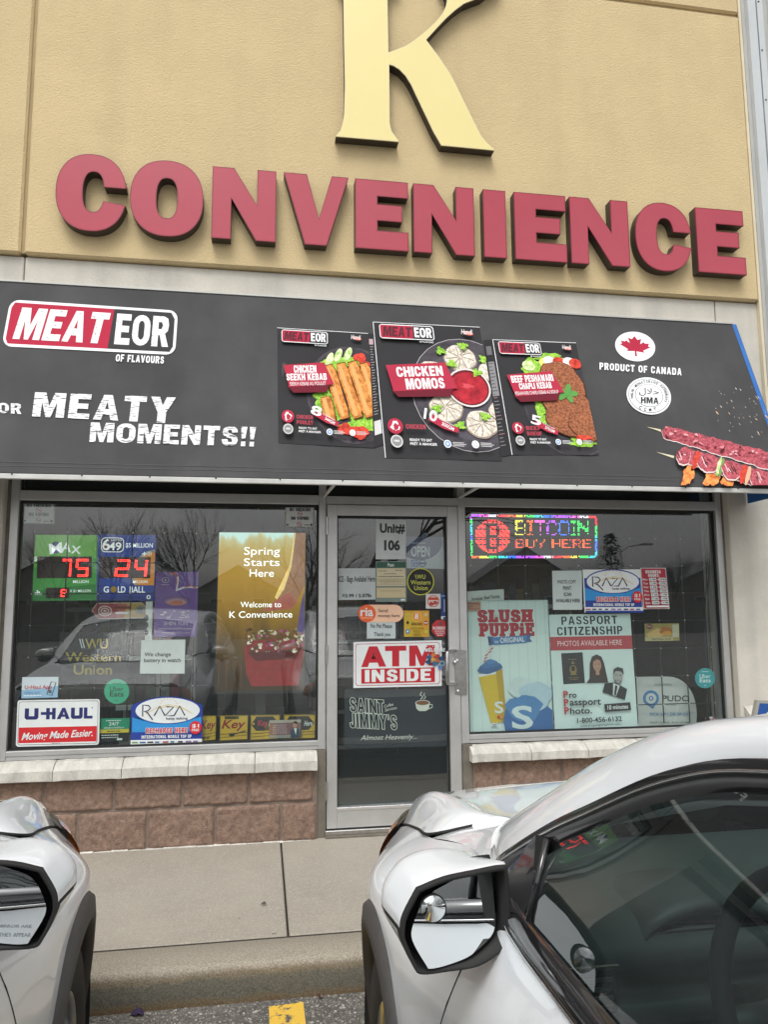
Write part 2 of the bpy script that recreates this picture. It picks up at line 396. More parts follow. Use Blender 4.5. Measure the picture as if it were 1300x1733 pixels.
# ------------------------------------------------------------------ ground
ZA = -0.19                                  # asphalt level
g = MB(); g.add([(-150, -150, ZA), (150, -150, ZA), (150, 60, ZA), (-150, 60, ZA)], [(0, 1, 2, 3)], ASPH)
tag(g.build('asphalt_ground'), kind='structure')
YJ = -1.413                                 # joint between slabs and kerb strip
s = MB()
XJ = [-0.289+1.53*k for k in range(-6, 7)]
for a, b in zip(XJ[:-1], XJ[1:]):
    x0, x1 = a+0.005, b-0.005; zt0, zt1 = -0.032, -0.046
    v = [(x0, 0.02, zt0), (x1, 0.02, zt0), (x1, YJ+0.009, zt1), (x0, YJ+0.009, zt1)]
    c = 0.006
    vi = [(x0+c, 0.02, zt0), (x1-c, 0.02, zt0), (x1-c, YJ+0.009+c, zt1), (x0+c, YJ+0.009+c, zt1)]
    lo = [(q[0], q[1], q[2]-c) for q in v]; bt = [(q[0], q[1], -0.12) for q in v]
    s.add(vi+lo+bt, [(0, 1, 2, 3)]+[(i, (i+1) % 4, 4+(i+1) % 4, 4+i) for i in range(4)]+[(4+i, 4+(i+1) % 4, 8+(i+1) % 4, 8+i) for i in range(4)], PAVE)
s.box((-9, YJ-.0085, -.075), (9, YJ+.0085, -.0505), mat('joint_dirt', (.035, .03, .024), rough=.95))
s.add([(-9, 0.02, -0.062), (9, 0.02, -0.062), (9, YJ-.01, -0.07), (-9, YJ-.01, -0.07)], [(0, 1, 2, 3)], mat('joint_dirt', (.035, .03, .024), rough=.95))
tag(s.build('pavement'), kind='structure')
s = MB()
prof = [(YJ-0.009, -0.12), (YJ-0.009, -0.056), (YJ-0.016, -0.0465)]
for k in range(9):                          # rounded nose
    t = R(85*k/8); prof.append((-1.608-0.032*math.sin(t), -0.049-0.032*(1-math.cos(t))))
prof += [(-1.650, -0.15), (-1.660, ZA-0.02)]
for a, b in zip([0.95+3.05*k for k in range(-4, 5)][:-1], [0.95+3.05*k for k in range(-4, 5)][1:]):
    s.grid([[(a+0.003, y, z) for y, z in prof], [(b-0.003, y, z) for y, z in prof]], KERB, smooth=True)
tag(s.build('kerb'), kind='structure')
# yellow stall paint with worn flakes
def paint_material():
    m = bpy.data.materials.new('yellow_road_paint'); m.use_nodes = True; t = m.node_tree; p = t.nodes['Principled BSDF']; l = t.links.new
    p.inputs['Roughness'].default_value = .8
    tc = t.nodes.new('ShaderNodeTexCoord'); n = t.nodes.new('ShaderNodeTexNoise'); n.inputs['Scale'].default_value = 24; n.inputs['Detail'].default_value = 10; n.inputs['Roughness'].default_value = .7
    l(tc.outputs['Object'], n.inputs['Vector']); r = t.nodes.new('ShaderNodeValToRGB'); r.color_ramp.interpolation = 'LINEAR'
    r.color_ramp.elements[0].position = .40; r.color_ramp.elements[0].color = (.10, .095, .085, 1)
    r.color_ramp.elements[1].position = .44; r.color_ramp.elements[1].color = (.72, .46, .06, 1)
    l(n.outputs[0], r.inputs[0]); l(r.outputs[0], p.inputs['Base Color'])
    b = t.nodes.new('ShaderNodeBump'); b.inputs['Strength'].default_value = .5; b.inputs['Distance'].default_value = .006; l(n.outputs[0], b.inputs['Height']); l(b.outputs[0], p.inputs['Normal'])
    return m
YP = paint_material()
mk = MB()
ya, yb = gz(455, 1705, ZA), gz(513, 1697, ZA)
n = 14; top = [(ya.x+(yb.x-ya.x)*i/n, ya.y+(yb.y-ya.y)*i/n+rnd.uniform(-.006, .006), ZA+.004) for i in range(n+1)]
bot = [(x+.02+rnd.uniform(-.002, .002), -5.6, ZA+.004) for x, y, z in top]
mk.grid([top, bot], YP, smooth=False)
tag(mk.build('parking_line'), kind='structure')

# ------------------------------------------------------------------ the shop building
BLD = tag(empty('shop_building', (0.5, 0.0, -0.04)), 'tan stucco shop front with aluminium windows and a glass door over brown split blocks', 'building')
BLD.location = (0, 0, 0)
YF, YB, YS, YC, YT = -0.05, -0.09, -0.15, -0.11, -0.15
def A(px, py, Y=YF): return at(px, py, Y)
xWL = (A(31, 844).x+A(10, 1272).x)/2; xWR = (A(540, 853).x+A(538, 1258).x)/2      # left window opening
zWT = (A(31, 844).z+A(540, 853).z+A(787, 859.5).z)/3; zWB = (A(10, 1272).z+A(538, 1254).z)/2
xDL = (A(555.5, 853).x+A(550.5, 1403).x)/2; xDR = (A(774, 856).x+A(782.4, 1340).x)/2  # door leaf
zDT = (A(555, 854).z+A(774, 857).z)/2; zDB = A(551, 1403).z
xRL = (A(787, 860).x+A(795.3, 1244).x)/2; xRR = (A(1211.5, 861).x+A(1234, 1228).x)/2   # right window opening
xFL = xWL-0.052; xFR = xRR+0.046
zHT = zWT+0.062                              # top of the head bar
zTT = 2.62                                   # top of the transom, hidden by the awning
zRB = (A(795, 1244).z+A(1234, 1228).z)/2
# stucco panels with reveals
xG = (at(60, 0, YT).x+at(37, 425, YT).x)/2; zG = at(1248, 25, YT).z; xSR = (at(1248, 0, YT).x+at(1273, 300, YT).x)/2
zSB = (at(60, 430, YT).z+at(1285, 509, YT).z)/2
mb = MB(); gp = 0.012
for x0, x1, z0, z1 in ((-8, xG-gp, zSB, zG-gp), (xG+gp, xSR, zSB, zG-gp), (-8, xG-gp, zG+gp, 7.2), (xG+gp, xSR, zG+gp, 7.2)):
    mb.cbox((x0, YT, z0), (x1, -0.05, z1), STUC, 0.014)
mb.box((-8, YT+0.022, zSB+.01), (xSR-.01, -0.02, 7.19), mat('stucco_reveal', (0.40, 0.31, 0.17), rough=.95, nscale=4, namt=.15))
mb.build('stucco_wall', BLD)
# concrete band and piers
mb = MB(); zBB = 2.30
mb.cbox((-8, YC, zBB), (at(40, 460, YC).x-.003, 0.2, zSB-.004), CONC, .006)
xb2 = at(1211, 520, YC).x
mb.cbox((at(40, 460, YC).x+.003, YC, zBB), (xb2-.004, 0.2, zSB-.004), CONC, .006)
mb.cbox((xb2+.004, YC, zBB), (xSR+.005, 0.2, zSB-.004), CONC, .006)
mb.build('concrete_band', BLD)
mb = MB()
mb.cbox((xFL-.40, YC, -.06), (xFL-.02, 0.25, zBB-.002), CONC, .008); mb.build('concrete_pier', BLD)
mb = MB(); mb.cbox((-8, YC, -.06), (-6.3, 0.25, zBB-.002), CONC, .008); mb.build('concrete_pier', BLD)
mb = MB()
mb.cbox((xFR+.016, YC, -.06), (xSR+.005, 0.25, zBB-.002), CONC, .008); mb.build('concrete_pier', BLD)
for a in ((xFL-.02, -.045, zWB, xFL), (xFR, -.045, zRB, xFR+.016), (at(536.5, 1400, YB).x-.002, -.068, -.04, xWR+.047), (xRL-.052, -.068, -.04, at(802, 1310, YB).x+.002)):
    mb = MB(); mb.box(a[:3], (a[3], .1, zTT if a[2] > 0 else zWB-.057), CAULK); mb.build('caulk_joint', BLD)
# neighbour bay: cream bead, grey return, white metal sheets with screws
mb = MB(); zt = 7.2
mb.box((xSR+.001, YT+.006, 2.2), (xSR+.022, -.05, zt), CREAM)
mb.build('corner_bead', BLD)
mb = MB(); x0 = xSR+.024
mb.box((x0, -.148, -.06), (x0+.03, .1, zt), GPANEL)  # return of the proud sheets, its shade put into the grey
mb.box((x0+.031, -.185, -.06), (x0+.10, .1, zt), WPANEL)
mb.box((x0+.10, -.165, -.06), (x0+.112, .1, zt), DARKER)
for k in range(5):
    a = x0+.112+.36*k
    mb.box((a, -.185, -.06), (a+.05, .1, zt), WPANEL); mb.box((a+.05, -.165, -.06), (a+.10, .1, zt), GPANEL)
    mb.box((a+.10, -.185, -.06), (a+.345, .1, zt), WPANEL); mb.box((a+.345, -.16, -.06), (a+.36, .1, zt), GPANEL)
for k in range(16):
    mb.lathe([(0.0, .006), (.006, .004), (.007, 0)], (x0+.128, -.185, .25+.42*k), (0, -1, 0), DARKER, n=10)
mb.build('metal_cladding', BLD)
# sill stones: sloped weathering on a vertical face
def sill(x0, x1, zt, zb, yf=YS):
    m = MB(); dz = zt-zb
    pr = [(-.02, zt+.007), (yf+.062, zt), (yf, zt-dz*.42), (yf-.001, zb+.004), (yf+.004, zb), (-.02, zb)]
    jit = [rnd.uniform(-.002, .002) for _ in range(4)]
    nseg = max(2, int((x1-x0)/.05)); rows = []
    for i in range(nseg+1):
        x = x0+(x1-x0)*i/nseg; e = .004 if i in (0, nseg) else 0
        rows.append([(x, y+e*1.2+rnd.uniform(-.0012, .0012), z-e+rnd.uniform(-.0012, .0012)) for y, z in pr])
    m.grid(rows, STONE, smooth=False)
    m.add([r for r in rows[0]], [tuple(range(len(pr)))], STONE); m.add([r for r in rows[-1]], [tuple(range(len(pr)))[::-1]], STONE)
    return m.build('sill_stone', BLD)
zS1, zS0 = at(250, 1285, YS+.03).z, at(250, 1316, YS).z
xs = [-6.4, -5.4, -4.4, -3.4, -2.6, at(88, 1300, YS).x, at(205, 1297, YS).x, at(318, 1290, YS).x, at(431, 1287, YS).x, at(538, 1285, YS).x]
for a, b in zip(xs[:-1], xs[1:]): sill(a+.002, b-.002, zS1, zS0)
zR1, zR0 = at(850, 1263, YS+.03).z, at(850, 1289, YS).z
xs = [at(800, 1280, YS).x, at(901, 1280, YS).x, at(998, 1275, YS).x, at(1090, 1270, YS).x]
xs += [xs[-1]+.39, xs[-1]+.78, xFR+.02]
for a, b in zip(xs[:-1], xs[1:]): sill(a+.002, b-.002, zR1, zR0)
sill(xFR+.04, xSR+.004, at(1262, 1196, -.16).z, at(1262, 1196, -.16).z-.12, -.18)
# split-face blocks
def hash_noise(x, z, s):
    return math.sin(x*s*1.7+1.3*math.sin(z*s*2.1))*math.cos(z*s*1.3+1.1*math.sin(x*s*.9))
def blocks(xa, xb, zt, joints_top):
    m = MB(); zb = -.045; zm = zb+(zt-zb)*.545; gap = .003
    for ci, (z0, z1) in enumerate(((zm, zt), (zb, zm))):
        off = joints_top+(0.2015 if ci else 0); k0 = math.floor((xa-off)/.403); x = off+.403*k0
        while x < xb:
            a, b = max(x, xa)+gap, min(x+.403, xb)-gap; x += .403
            if b-a < .02: continue
            nx, nz = max(3, int((b-a)/.0115)), 17; rows = []; ph = rnd.uniform(0, 40)
            for i in range(nx+1):
                row = []
                for j in range(nz+1):
                    u, v = i/nx, j/nz; px = a+(b-a)*u; pz = z0+gap+(z1-z0-2*gap)*v
                    edge = min(u*(b-a), (1-u)*(b-a), v*(z1-z0), (1-v)*(z1-z0)); e = min(1, edge/.009)
                    d = (.0035*hash_noise(px+ph, pz, 11)+.002*hash_noise(px-ph, pz+ph, 31)+rnd.uniform(-.0032, .0032))*e
                    row.append((px, YB+.009-.011*e**.6-d if edge > 0 else YB+.016, pz))
                rows.append(row)
            m.grid(rows, BLOCK, smooth=True)
    m.box((xa, YB+.009, zb-.05), (xb, .2, zt), MORT)
    return m.build('block_wall', BLD)
xbl = at(630/6.5+440, 1400, YB).x
blocks(-6.3, at(536.5, 1400, YB).x, zS0+.002, at(192, 1350, YB).x)
blocks(at(802, 1310, YB).x, xSR, zR0+.002, at(853, 1310, YB).x)
mb = MB()
for k in range(60):
    a = -6+k*.1
    if a+.1 < at(538, 1412, YB-.01).x: mb.cbox((a, YB-.014-rnd.uniform(0, .006), -.04), (a+.1, YB+.02, -.030+rnd.uniform(-.003, .003)), WHITEC, .003)
mb.build('wall_base_seal', BLD)

# aluminium frames
def bar(m, x0, x1, z0, z1, yf=YF, yb=.05): m.cbox((x0, yf, z0), (x1, yb, z1), ALU, .0025)
def window(xl, xr, zb, zt, name='window_frame'):
    m = MB()
    bar(m, xl-.05, xl, zb-.055, zTT); bar(m, xr, xr+.045, zb-.055, zTT)
    bar(m, xl, xr, zt, zHT, YF+.001); bar(m, xl, xr, zb-.03, zb); bar(m, xl, xr, zb-.055, zb-.031, YF+.004)
    bar(m, xl, xr, zTT-.05, zTT)
    f = m.build(name, BLD)
    k = MB(); w = .011
    for z0, z1 in ((zb, zt), (zHT, zTT-.05)):
        for a, b, c, d in ((xl, xl+w, z0, z1), (xr-w, xr, z0, z1), (xl+w, xr-w, z0, z0+w), (xl+w, xr-w, z1-w*1.6, z1)):
            k.box((a, -.022, c), (b, -.002, d), GASK)
    k.build('gasket', f)
    for z0, z1 in ((zb, zt), (zHT, zTT-.05)):
        p = MB(); p.add([(xl, 0, z0), (xr, 0, z0), (xr, 0, z1), (xl, 0, z1)], [(0, 1, 2, 3)], GLASS); p.build('window_pane', f)
    return f
window(xWL, xWR, zWB, zWT); window(xRL, xRR, zRB, zWT); window(-6.2, xFL-.46, zWB, zWT)
# door frame with transom, then the leaf
m = MB(); xj0, xj1 = xWR+.0455, xDL-.004
bar(m, xj0, xj1, -.035, zTT, YF+.002); bar(m, xDR+.004, xRL-.0505, -.035, zTT, YF+.002)
bar(m, xj1, xDR+.004, zDT+.004, zDT+.058, YF+.002); bar(m, xj1, xDR+.004, zTT-.05, zTT, YF+.002)
df = m.build('door_frame', BLD)
p = MB(); p.add([(xj1, 0, zDT+.058), (xDR, 0, zDT+.058), (xDR, 0, zTT-.05), (xj1, 0, zTT-.05)], [(0, 1, 2, 3)], GLASS); p.build('transom_pane', df)
gl, gr = A(571, 900).x, (A(757, 873).x+A(763, 1330).x)/2; gt, gb = A(650, 873).z, A(650, 1366).z
m = MB(); yd = YF-.004
bar(m, xDL, gl, zDB, zDT, yd); bar(m, gr, xDR, zDB, zDT, yd); bar(m, gl, gr, gt, zDT, yd+.001); bar(m, gl, gr, zDB, gb, yd+.001)
m.cbox((gl-.004, yd-.004, gb-.008), (gr+.004, yd+.03, gb+.012), mat('polished_rail', (.8, .8, .8), rough=.25, metal=.8), .003)
DOOR = m.build('door', BLD); DOOR['label'] = 'aluminium glass door with pull handle'
p = MB(); p.add([(gl, 0, gb), (gr, 0, gb), (gr, 0, gt), (gl, 0, gt)], [(0, 1, 2, 3)], GLASS); p.build('door_pane', DOOR)
k = MB()
for a, b, c, d in ((gl, gl+.008, gb, gt), (gr-.008, gr, gb, gt), (gl, gr, gt-.012, gt)): k.box((a, -.03, c), (b, -.002, d), GASK)
k.build('gasket', DOOR)
for py in (890, 1107, 1338):
    z = A(554, py).z; h = MB()
    for j in range(5): h.tube([(xDL-.002, yd-.009, z-.06+j*.024), (xDL-.002, yd-.009, z-.06+j*.024+.0225)], .0085, STEEL, n=12, smooth=False)
    h.build('hinge', DOOR)
hx = A(760, 1130).x
m = MB(); zt_, zb_ = A(762, 1101).z, A(762, 1157).z; xh = A(757, 1130, -.11).x; xm = A(772, 1130, -.06).x
pts = [(xm, yd, zt_)]
for k2 in range(7):
    t = R(15*k2); pts.append((xm-(xm-xh)*math.sin(t), yd-.055*math.sin(t)-.004, zt_-.012*(1-math.cos(t))))
for k2 in range(7):
    t = R(90-15*k2); pts.append((xm-(xm-xh)*math.sin(t), yd-.055*math.sin(t)-.004, zb_+.012*(1-math.cos(t))))
pts.append((xm, yd, zb_))
m.tube(pts, .0115, STEEL, n=14); m.build('pull_handle', DOOR)
m = MB(); x0, x1 = A(770, 1130, -.06).x, A(790, 1130, -.06).x
m.cbox((x0, yd-.007, A(775, 1175).z), (x1, yd-.0005, A(775, 1100).z), STEEL, .002)
for zz in (.02, .22): m.lathe([(0, .009), (.010, .008), (.012, 0)], (x0+.02, yd-.007, A(775, 1175).z+zz), (0, -1, 0), STEEL, n=16)
m.build('lock_plate', DOOR)
m = MB(); m.lathe([(0, .012), (.013, .012), (.016, .004), (.016, 0)], (A(770, 1121).x, yd-.008, A(770, 1121).z), (0, -1, 0), STEEL, n=20); m.build('lock_cylinder', DOOR)
m = MB(); zb2 = A(650, 1103, 0.04).z
m.tube([(gl, .035, zb2), (gr, .035, zb2)], .014, STEEL, n=10); m.build('push_bar', DOOR)
m = MB(); m.cbox((xj0, YF-.03, -.034), (xRL-.05, .05, zDB-.006), STEEL, .003)
m.cbox((xj0, YF-.05, -.038), (xRL-.05, YF-.03, -.020), CAULK, .003); m.build('threshold', BLD)

# room behind the glass
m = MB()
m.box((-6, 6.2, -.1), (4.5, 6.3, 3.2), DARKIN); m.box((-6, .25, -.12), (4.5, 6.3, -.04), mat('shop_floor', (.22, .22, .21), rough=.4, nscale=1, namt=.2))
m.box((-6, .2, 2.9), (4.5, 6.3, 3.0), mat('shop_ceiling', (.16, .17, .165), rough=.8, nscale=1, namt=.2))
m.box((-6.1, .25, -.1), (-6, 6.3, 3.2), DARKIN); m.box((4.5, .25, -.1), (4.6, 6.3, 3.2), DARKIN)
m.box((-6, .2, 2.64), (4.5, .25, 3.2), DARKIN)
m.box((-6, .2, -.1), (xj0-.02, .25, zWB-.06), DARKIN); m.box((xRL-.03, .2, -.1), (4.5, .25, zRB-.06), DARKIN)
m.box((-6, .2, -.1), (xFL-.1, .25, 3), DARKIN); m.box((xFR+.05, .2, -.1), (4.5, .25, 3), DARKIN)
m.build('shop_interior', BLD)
m = MB(); m.box((-8, .3, 3), (xSR, 7, 7.0), STUC); m.build('roof_block', BLD)
# ------------------------------------------------------------------ channel letters
LRED = mat('red_acrylic', (0.44, 0.032, 0.062), rough=0.2, nscale=0.8, namt=0.12, coat=0.6)
LTRIM = mat('dark_red_trim', (0.22, 0.012, 0.03), rough=0.4, nscale=6, namt=.1)
LSIDE = mat('bronze_return', (0.055, 0.042, 0.032), rough=0.55, nscale=4, namt=0.25)
KYEL = mat('pale_yellow_acrylic', (0.84, 0.72, 0.31), rough=0.3, nscale=0.7, namt=0.05, coat=0.2)
KTRIM = mat('pale_yellow_trim', (0.80, 0.72, 0.42), rough=0.35)
YLF = YT-0.078
def sup(cx, cy, rx, ry, e=2.3, n=40, a0=0, a1=360):
    out = []
    for i in range(n+1 if a1-a0 < 360 else n):
        t = R(a0+(a1-a0)*i/n); c, s = math.cos(t), math.sin(t)
        out.append((cx+rx*math.copysign(abs(c)**(2/e), c), cy+ry*math.copysign(abs(s)**(2/e), s)))
    return out
def glyph(ch):
    if ch == 'C':
        o = [q for q in sup(.5, .5, .5, .5, 2.25, 60, 18, 352)]; i = sup(.53, .49, .15, .262, 2.4, 40, 12, 352)
        o = [(1.0, .64)]+[q for q in o if not (q[0] > .9 and .42 < q[1] < .64)]+[(.985, .42)]
        i = [(.68, .60)]+[q for q in i if not (q[0] > .6 and .42 < q[1] < .60)]+[(.68, .42)]
        return o+i[::-1], []
    if ch == 'O': return sup(.5, .5, .5, .5, 2.25, 64), [sup(.5, .5, .143, .265, 2.5, 40)]
    if ch == 'N': return [(0,0),(.335,0),(.70,.50),(.70,0),(1,0),(1,1),(.69,1),(.30,.43),(.30,1),(0,1)], []
    if ch == 'V': return [(0,0),(.355,0),(.545,.62),(.74,0),(1,0),(.665,1),(.33,1)], []
    if ch == 'E': return [(0,0),(1,0),(1,.235),(.42,.235),(.42,.35),(.885,.35),(.885,.587),(.42,.587),(.42,.73),(1,.73),(1,1),(0,1)], []
    if ch == 'I': return [(0,0),(1,0),(1,1),(0,1)], []
def offset_poly(P, d):
    n = len(P); A_ = sum(P[i][0]*P[(i+1) % n][1]-P[(i+1) % n][0]*P[i][1] for i in range(n)); s = 1 if A_ > 0 else -1; out = []
    for i in range(n):
        p0, p1, p2 = Vector(P[i-1]), Vector(P[i]), Vector(P[(i+1) % n])
        a = (p1-p0).normalized() if (p1-p0).length > 1e-9 else (p2-p1).normalized(); b = (p2-p1).normalized() if (p2-p1).length > 1e-9 else a
        n1, n2 = Vector((-a.y, a.x))*s, Vector((-b.y, b.x))*s; m = n1+n2
        m = m.normalized() if m.length > 1e-6 else n1; k = max(.5, m.dot(n1)); q = p1+m*(d/k); out.append((q.x, q.y))
    return out
# heavy block lettering, outlines in a unit box (y down), with counters
def _rr(x0, y0, x1, y1, r, ry=None):
    ry = ry or r; out = []
    for cx, cy, a in ((x1-r, y0+ry, -90), (x1-r, y1-ry, 0), (x0+r, y1-ry, 90), (x0+r, y0+ry, 180)):
        for i in range(5): t = R(a+22.5*i); out.append((cx+r*math.cos(t), cy+ry*math.sin(t)))
    return out
HG = {
 'A': (1.0, [(0,1),(.33,0),(.67,0),(1,1),(.69,1),(.63,.79),(.37,.79),(.31,1)], [[(.425,.57),(.575,.57),(.5,.27)]]),
 'B': (.9, [(0,0),(.68,0),(.9,.08),(.94,.24),(.90,.40),(.78,.48),(.94,.56),(1,.74),(.94,.92),(.72,1),(0,1)], [[(.34,.19),(.56,.19),(.62,.28),(.56,.39),(.34,.39)], [(.34,.57),(.58,.57),(.66,.68),(.58,.80),(.34,.80)]]),
 'C': (.9, [(1,.36),(.66,.36),(.62,.22),(.5,.18),(.37,.24),(.34,.36),(.34,.64),(.37,.76),(.5,.82),(.62,.78),(.66,.63),(1,.63),(.95,.84),(.78,.97),(.5,1),(.22,.97),(.05,.84),(0,.64),(0,.36),(.05,.16),(.22,.03),(.5,0),(.78,.03),(.95,.16)], []),
 'D': (.95, [(0,0),(.6,0),(.85,.06),(.97,.22),(1,.5),(.97,.78),(.85,.94),(.6,1),(0,1)], [[(.33,.20),(.54,.20),(.64,.28),(.67,.5),(.64,.72),(.54,.80),(.33,.80)]]),
 'E': (.82, [(0,0),(1,0),(1,.21),(.40,.21),(.40,.39),(.9,.39),(.9,.60),(.40,.60),(.40,.79),(1,.79),(1,1),(0,1)], []),
 'F': (.8, [(0,0),(1,0),(1,.21),(.40,.21),(.40,.41),(.9,.41),(.9,.62),(.40,.62),(.40,1),(0,1)], []),
 'G': (.95, [(1,.34),(.66,.34),(.6,.22),(.5,.18),(.37,.24),(.34,.36),(.34,.64),(.37,.76),(.5,.82),(.66,.76),(.66,.63),(.52,.63),(.52,.45),(1,.45),(1,.86),(.78,.97),(.5,1),(.22,.97),(.05,.84),(0,.64),(0,.36),(.05,.16),(.22,.03),(.5,0),(.78,.03),(.95,.14)], []),
 'H': (.95, [(0,0),(.34,0),(.34,.37),(.66,.37),(.66,0),(1,0),(1,1),(.66,1),(.66,.60),(.34,.60),(.34,1),(0,1)], []),
 'I': (.36, [(0,0),(1,0),(1,1),(0,1)], []),
 'J': (.75, [(.56,0),(1,0),(1,.70),(.92,.92),(.72,1),(.34,1),(.08,.92),(0,.68),(.42,.62),(.44,.76),(.5,.80),(.56,.74)], []),
 'K': (1.0, [(0,0),(.33,0),(.33,.36),(.62,0),(.98,0),(.64,.40),(1,1),(.64,1),(.43,.62),(.33,.73),(.33,1),(0,1)], []),
 'L': (.78, [(0,0),(.42,0),(.42,.78),(1,.78),(1,1),(0,1)], []),
 'M': (1.22, [(0,0),(.36,0),(.5,.56),(.64,0),(1,0),(1,1),(.74,1),(.74,.38),(.58,1),(.42,1),(.26,.38),(.26,1),(0,1)], []),
 'N': (1.0, [(0,0),(.34,0),(.68,.50),(.68,0),(1,0),(1,1),(.68,1),(.32,.46),(.32,1),(0,1)], []),
 'O': (.98, _rr(0, 0, 1, 1, .48, .34), [_rr(.33, .19, .67, .81, .165, .17)]),
 'P': (.88, [(0,0),(.66,0),(.9,.07),(1,.30),(.92,.54),(.70,.64),(.37,.64),(.37,1),(0,1)], [[(.36,.20),(.55,.20),(.64,.31),(.56,.45),(.36,.45)]]),
 'R': (.95, [(0,0),(.66,0),(.9,.07),(.97,.28),(.92,.48),(.76,.57),(1,1),(.63,1),(.46,.63),(.36,.63),(.36,1),(0,1)], [[(.35,.20),(.54,.20),(.62,.30),(.54,.43),(.35,.43)]]),
 'S': (.88, [(.97,.30),(.63,.32),(.58,.21),(.47,.18),(.37,.22),(.36,.29),(.44,.36),(.72,.42),(.92,.52),(1,.70),(.94,.87),(.76,.97),(.5,1),(.22,.97),(.06,.86),(0,.68),(.35,.66),(.40,.78),(.52,.82),(.64,.78),(.65,.70),(.56,.62),(.28,.56),(.10,.47),(.03,.30),(.08,.14),(.24,.03),(.48,0),(.76,.03),(.92,.14)], []),
 'T': (.88, [(0,0),(1,0),(1,.22),(.69,.22),(.69,1),(.31,1),(.31,.22),(0,.22)], []),
 'U': (.95, [(0,0),(.35,0),(.35,.64),(.39,.76),(.5,.80),(.61,.76),(.65,.64),(.65,0),(1,0),(1,.66),(.93,.88),(.76,.98),(.5,1),(.24,.98),(.07,.88),(0,.66)], []),
 'V': (1.0, [(0,0),(.35,0),(.51,.62),(.67,0),(1,0),(.67,1),(.33,1)], []),
 'W': (1.3, [(0,0),(.27,0),(.33,.55),(.42,.1),(.58,.1),(.67,.55),(.73,0),(1,0),(.86,1),(.62,1),(.5,.48),(.38,1),(.14,1)], []),
 'Z': (.9, [(.02,0),(1,0),(1,.20),(.44,.79),(1,.79),(1,1),(0,1),(0,.80),(.55,.21),(.02,.21)], []),
 'Y': (1.0, [(0,0),(.36,0),(.5,.33),(.64,0),(1,0),(.67,.60),(.67,1),(.33,1),(.33,.60)], []),
 '!': (.34, [(0,0),(1,0),(.78,.64),(.22,.64)], []), "'": (.28, [(.1,0),(.9,0),(.7,.34),(.2,.34)], []), ' ': (.42, [], []), ':': (.3, [(.1,.25),(.9,.25),(.9,.5),(.1,.5)], []),
}
def heavy(P, s, x0, y0, x1, y1, c, gap=.12, shear=0.0, dy=0.0, grow=0.0, rot=0.0, table=None):
    """block letters filling the box; grow fattens the outlines (own units)"""
    tb = table or HG; m = P._m(c); tot = sum(tb[ch][0] for ch in s)+gap*(len(s)-1); k = (x1-x0)/tot; x = x0; h = y1-y0; cx, cy = (x0+x1)/2, (y0+y1)/2; cr_, sr_ = math.cos(R(rot)), math.sin(R(rot))
    for ch in s:
        w, o, hs = tb[ch]; polys = [(o, hs)] if o else []
        if ch in '!:': polys.append(([(.15,.76),(.85,.76),(.85,1),(.15,1)], []))
        if ch == 'i': polys.append(([(.2,.02),(.8,.02),(.8,.24),(.2,.24)], []))
        for oo, hh in polys:
            def T(q):
                X = x+q[0]*w*k+(1-q[1]-.5)*h*shear; Y = y0+q[1]*h+dy*((X-x0)/(x1-x0)-.5); return (X, Y)
            lo = [T(q) for q in oo]; lh = [[T(q) for q in hq] for hq in hh]
            if grow: lo = offset_poly(lo, -grow); lh = [offset_poly(hq, grow) for hq in lh]
            bm = bmesh.new(); ed = []
            for lp in [lo]+lh:
                vs = [bm.verts.new(P.p(cx+(a-cx)*cr_-(b-cy)*sr_, cy+(a-cx)*sr_+(b-cy)*cr_)) for a, b in lp]
                ed += [bm.edges.new((vs[i], vs[(i+1) % len(vs)])) for i in range(len(vs))]
            bmesh.ops.triangle_fill(bm, use_beauty=True, edges=ed, use_dissolve=False); P.mb.bm(bm, m)
        x += (w+gap)*k
    P.k += 1; return P
Print.heavy = heavy
SG = {'S': HG['S'],
 'L': (.85, [(0,0),(.62,0),(.62,.17),(.52,.17),(.52,.80),(.72,.80),(.72,.62),(1,.62),(1,1),(0,1),(0,.83),(.12,.83),(.12,.17),(0,.17)], []),
 'U': (1.0, [(0,0),(.46,0),(.46,.16),(.40,.16),(.40,.66),(.46,.78),(.56,.80),(.64,.74),(.66,.64),(.66,.16),(.58,.16),(.58,0),(1,0),(1,.16),(.93,.16),(.93,.66),(.85,.90),(.68,1),(.40,1),(.20,.92),(.10,.74),(.09,.16),(0,.16)], []),
 'H': (1.05, [(0,0),(.46,0),(.46,.16),(.39,.16),(.39,.40),(.61,.40),(.61,.16),(.54,.16),(.54,0),(1,0),(1,.16),(.92,.16),(.92,.84),(1,.84),(1,1),(.54,1),(.54,.84),(.61,.84),(.61,.60),(.39,.60),(.39,.84),(.46,.84),(.46,1),(0,1),(0,.84),(.08,.84),(.08,.16),(0,.16)], []),
 'P': (.95, [(0,0),(.68,0),(.92,.08),(1,.30),(.92,.52),(.72,.62),(.46,.62),(.46,.84),(.56,.84),(.56,1),(0,1),(0,.84),(.12,.84),(.12,.16),(0,.16)], [[(.46,.18),(.58,.19),(.66,.30),(.58,.44),(.46,.44)]]),
 'i': (.5, [(0,.34),(.8,.34),(.8,.84),(1,.84),(1,1),(0,1),(0,.84),(.2,.84),(.2,.50),(0,.50)], []),
 'E': (.9, [(0,0),(1,0),(1,.30),(.80,.30),(.76,.18),(.46,.18),(.46,.40),(.62,.40),(.62,.32),(.76,.32),(.76,.66),(.62,.66),(.62,.58),(.46,.58),(.46,.82),(.78,.82),(.82,.68),(1,.68),(1,1),(0,1),(0,.84),(.12,.84),(.12,.16),(0,.16)], [])}
def slab(P, s, x0, y0, x1, y1, c, grow): return heavy(P, s, x0, y0, x1, y1, c, gap=.10, grow=grow, table=SG)


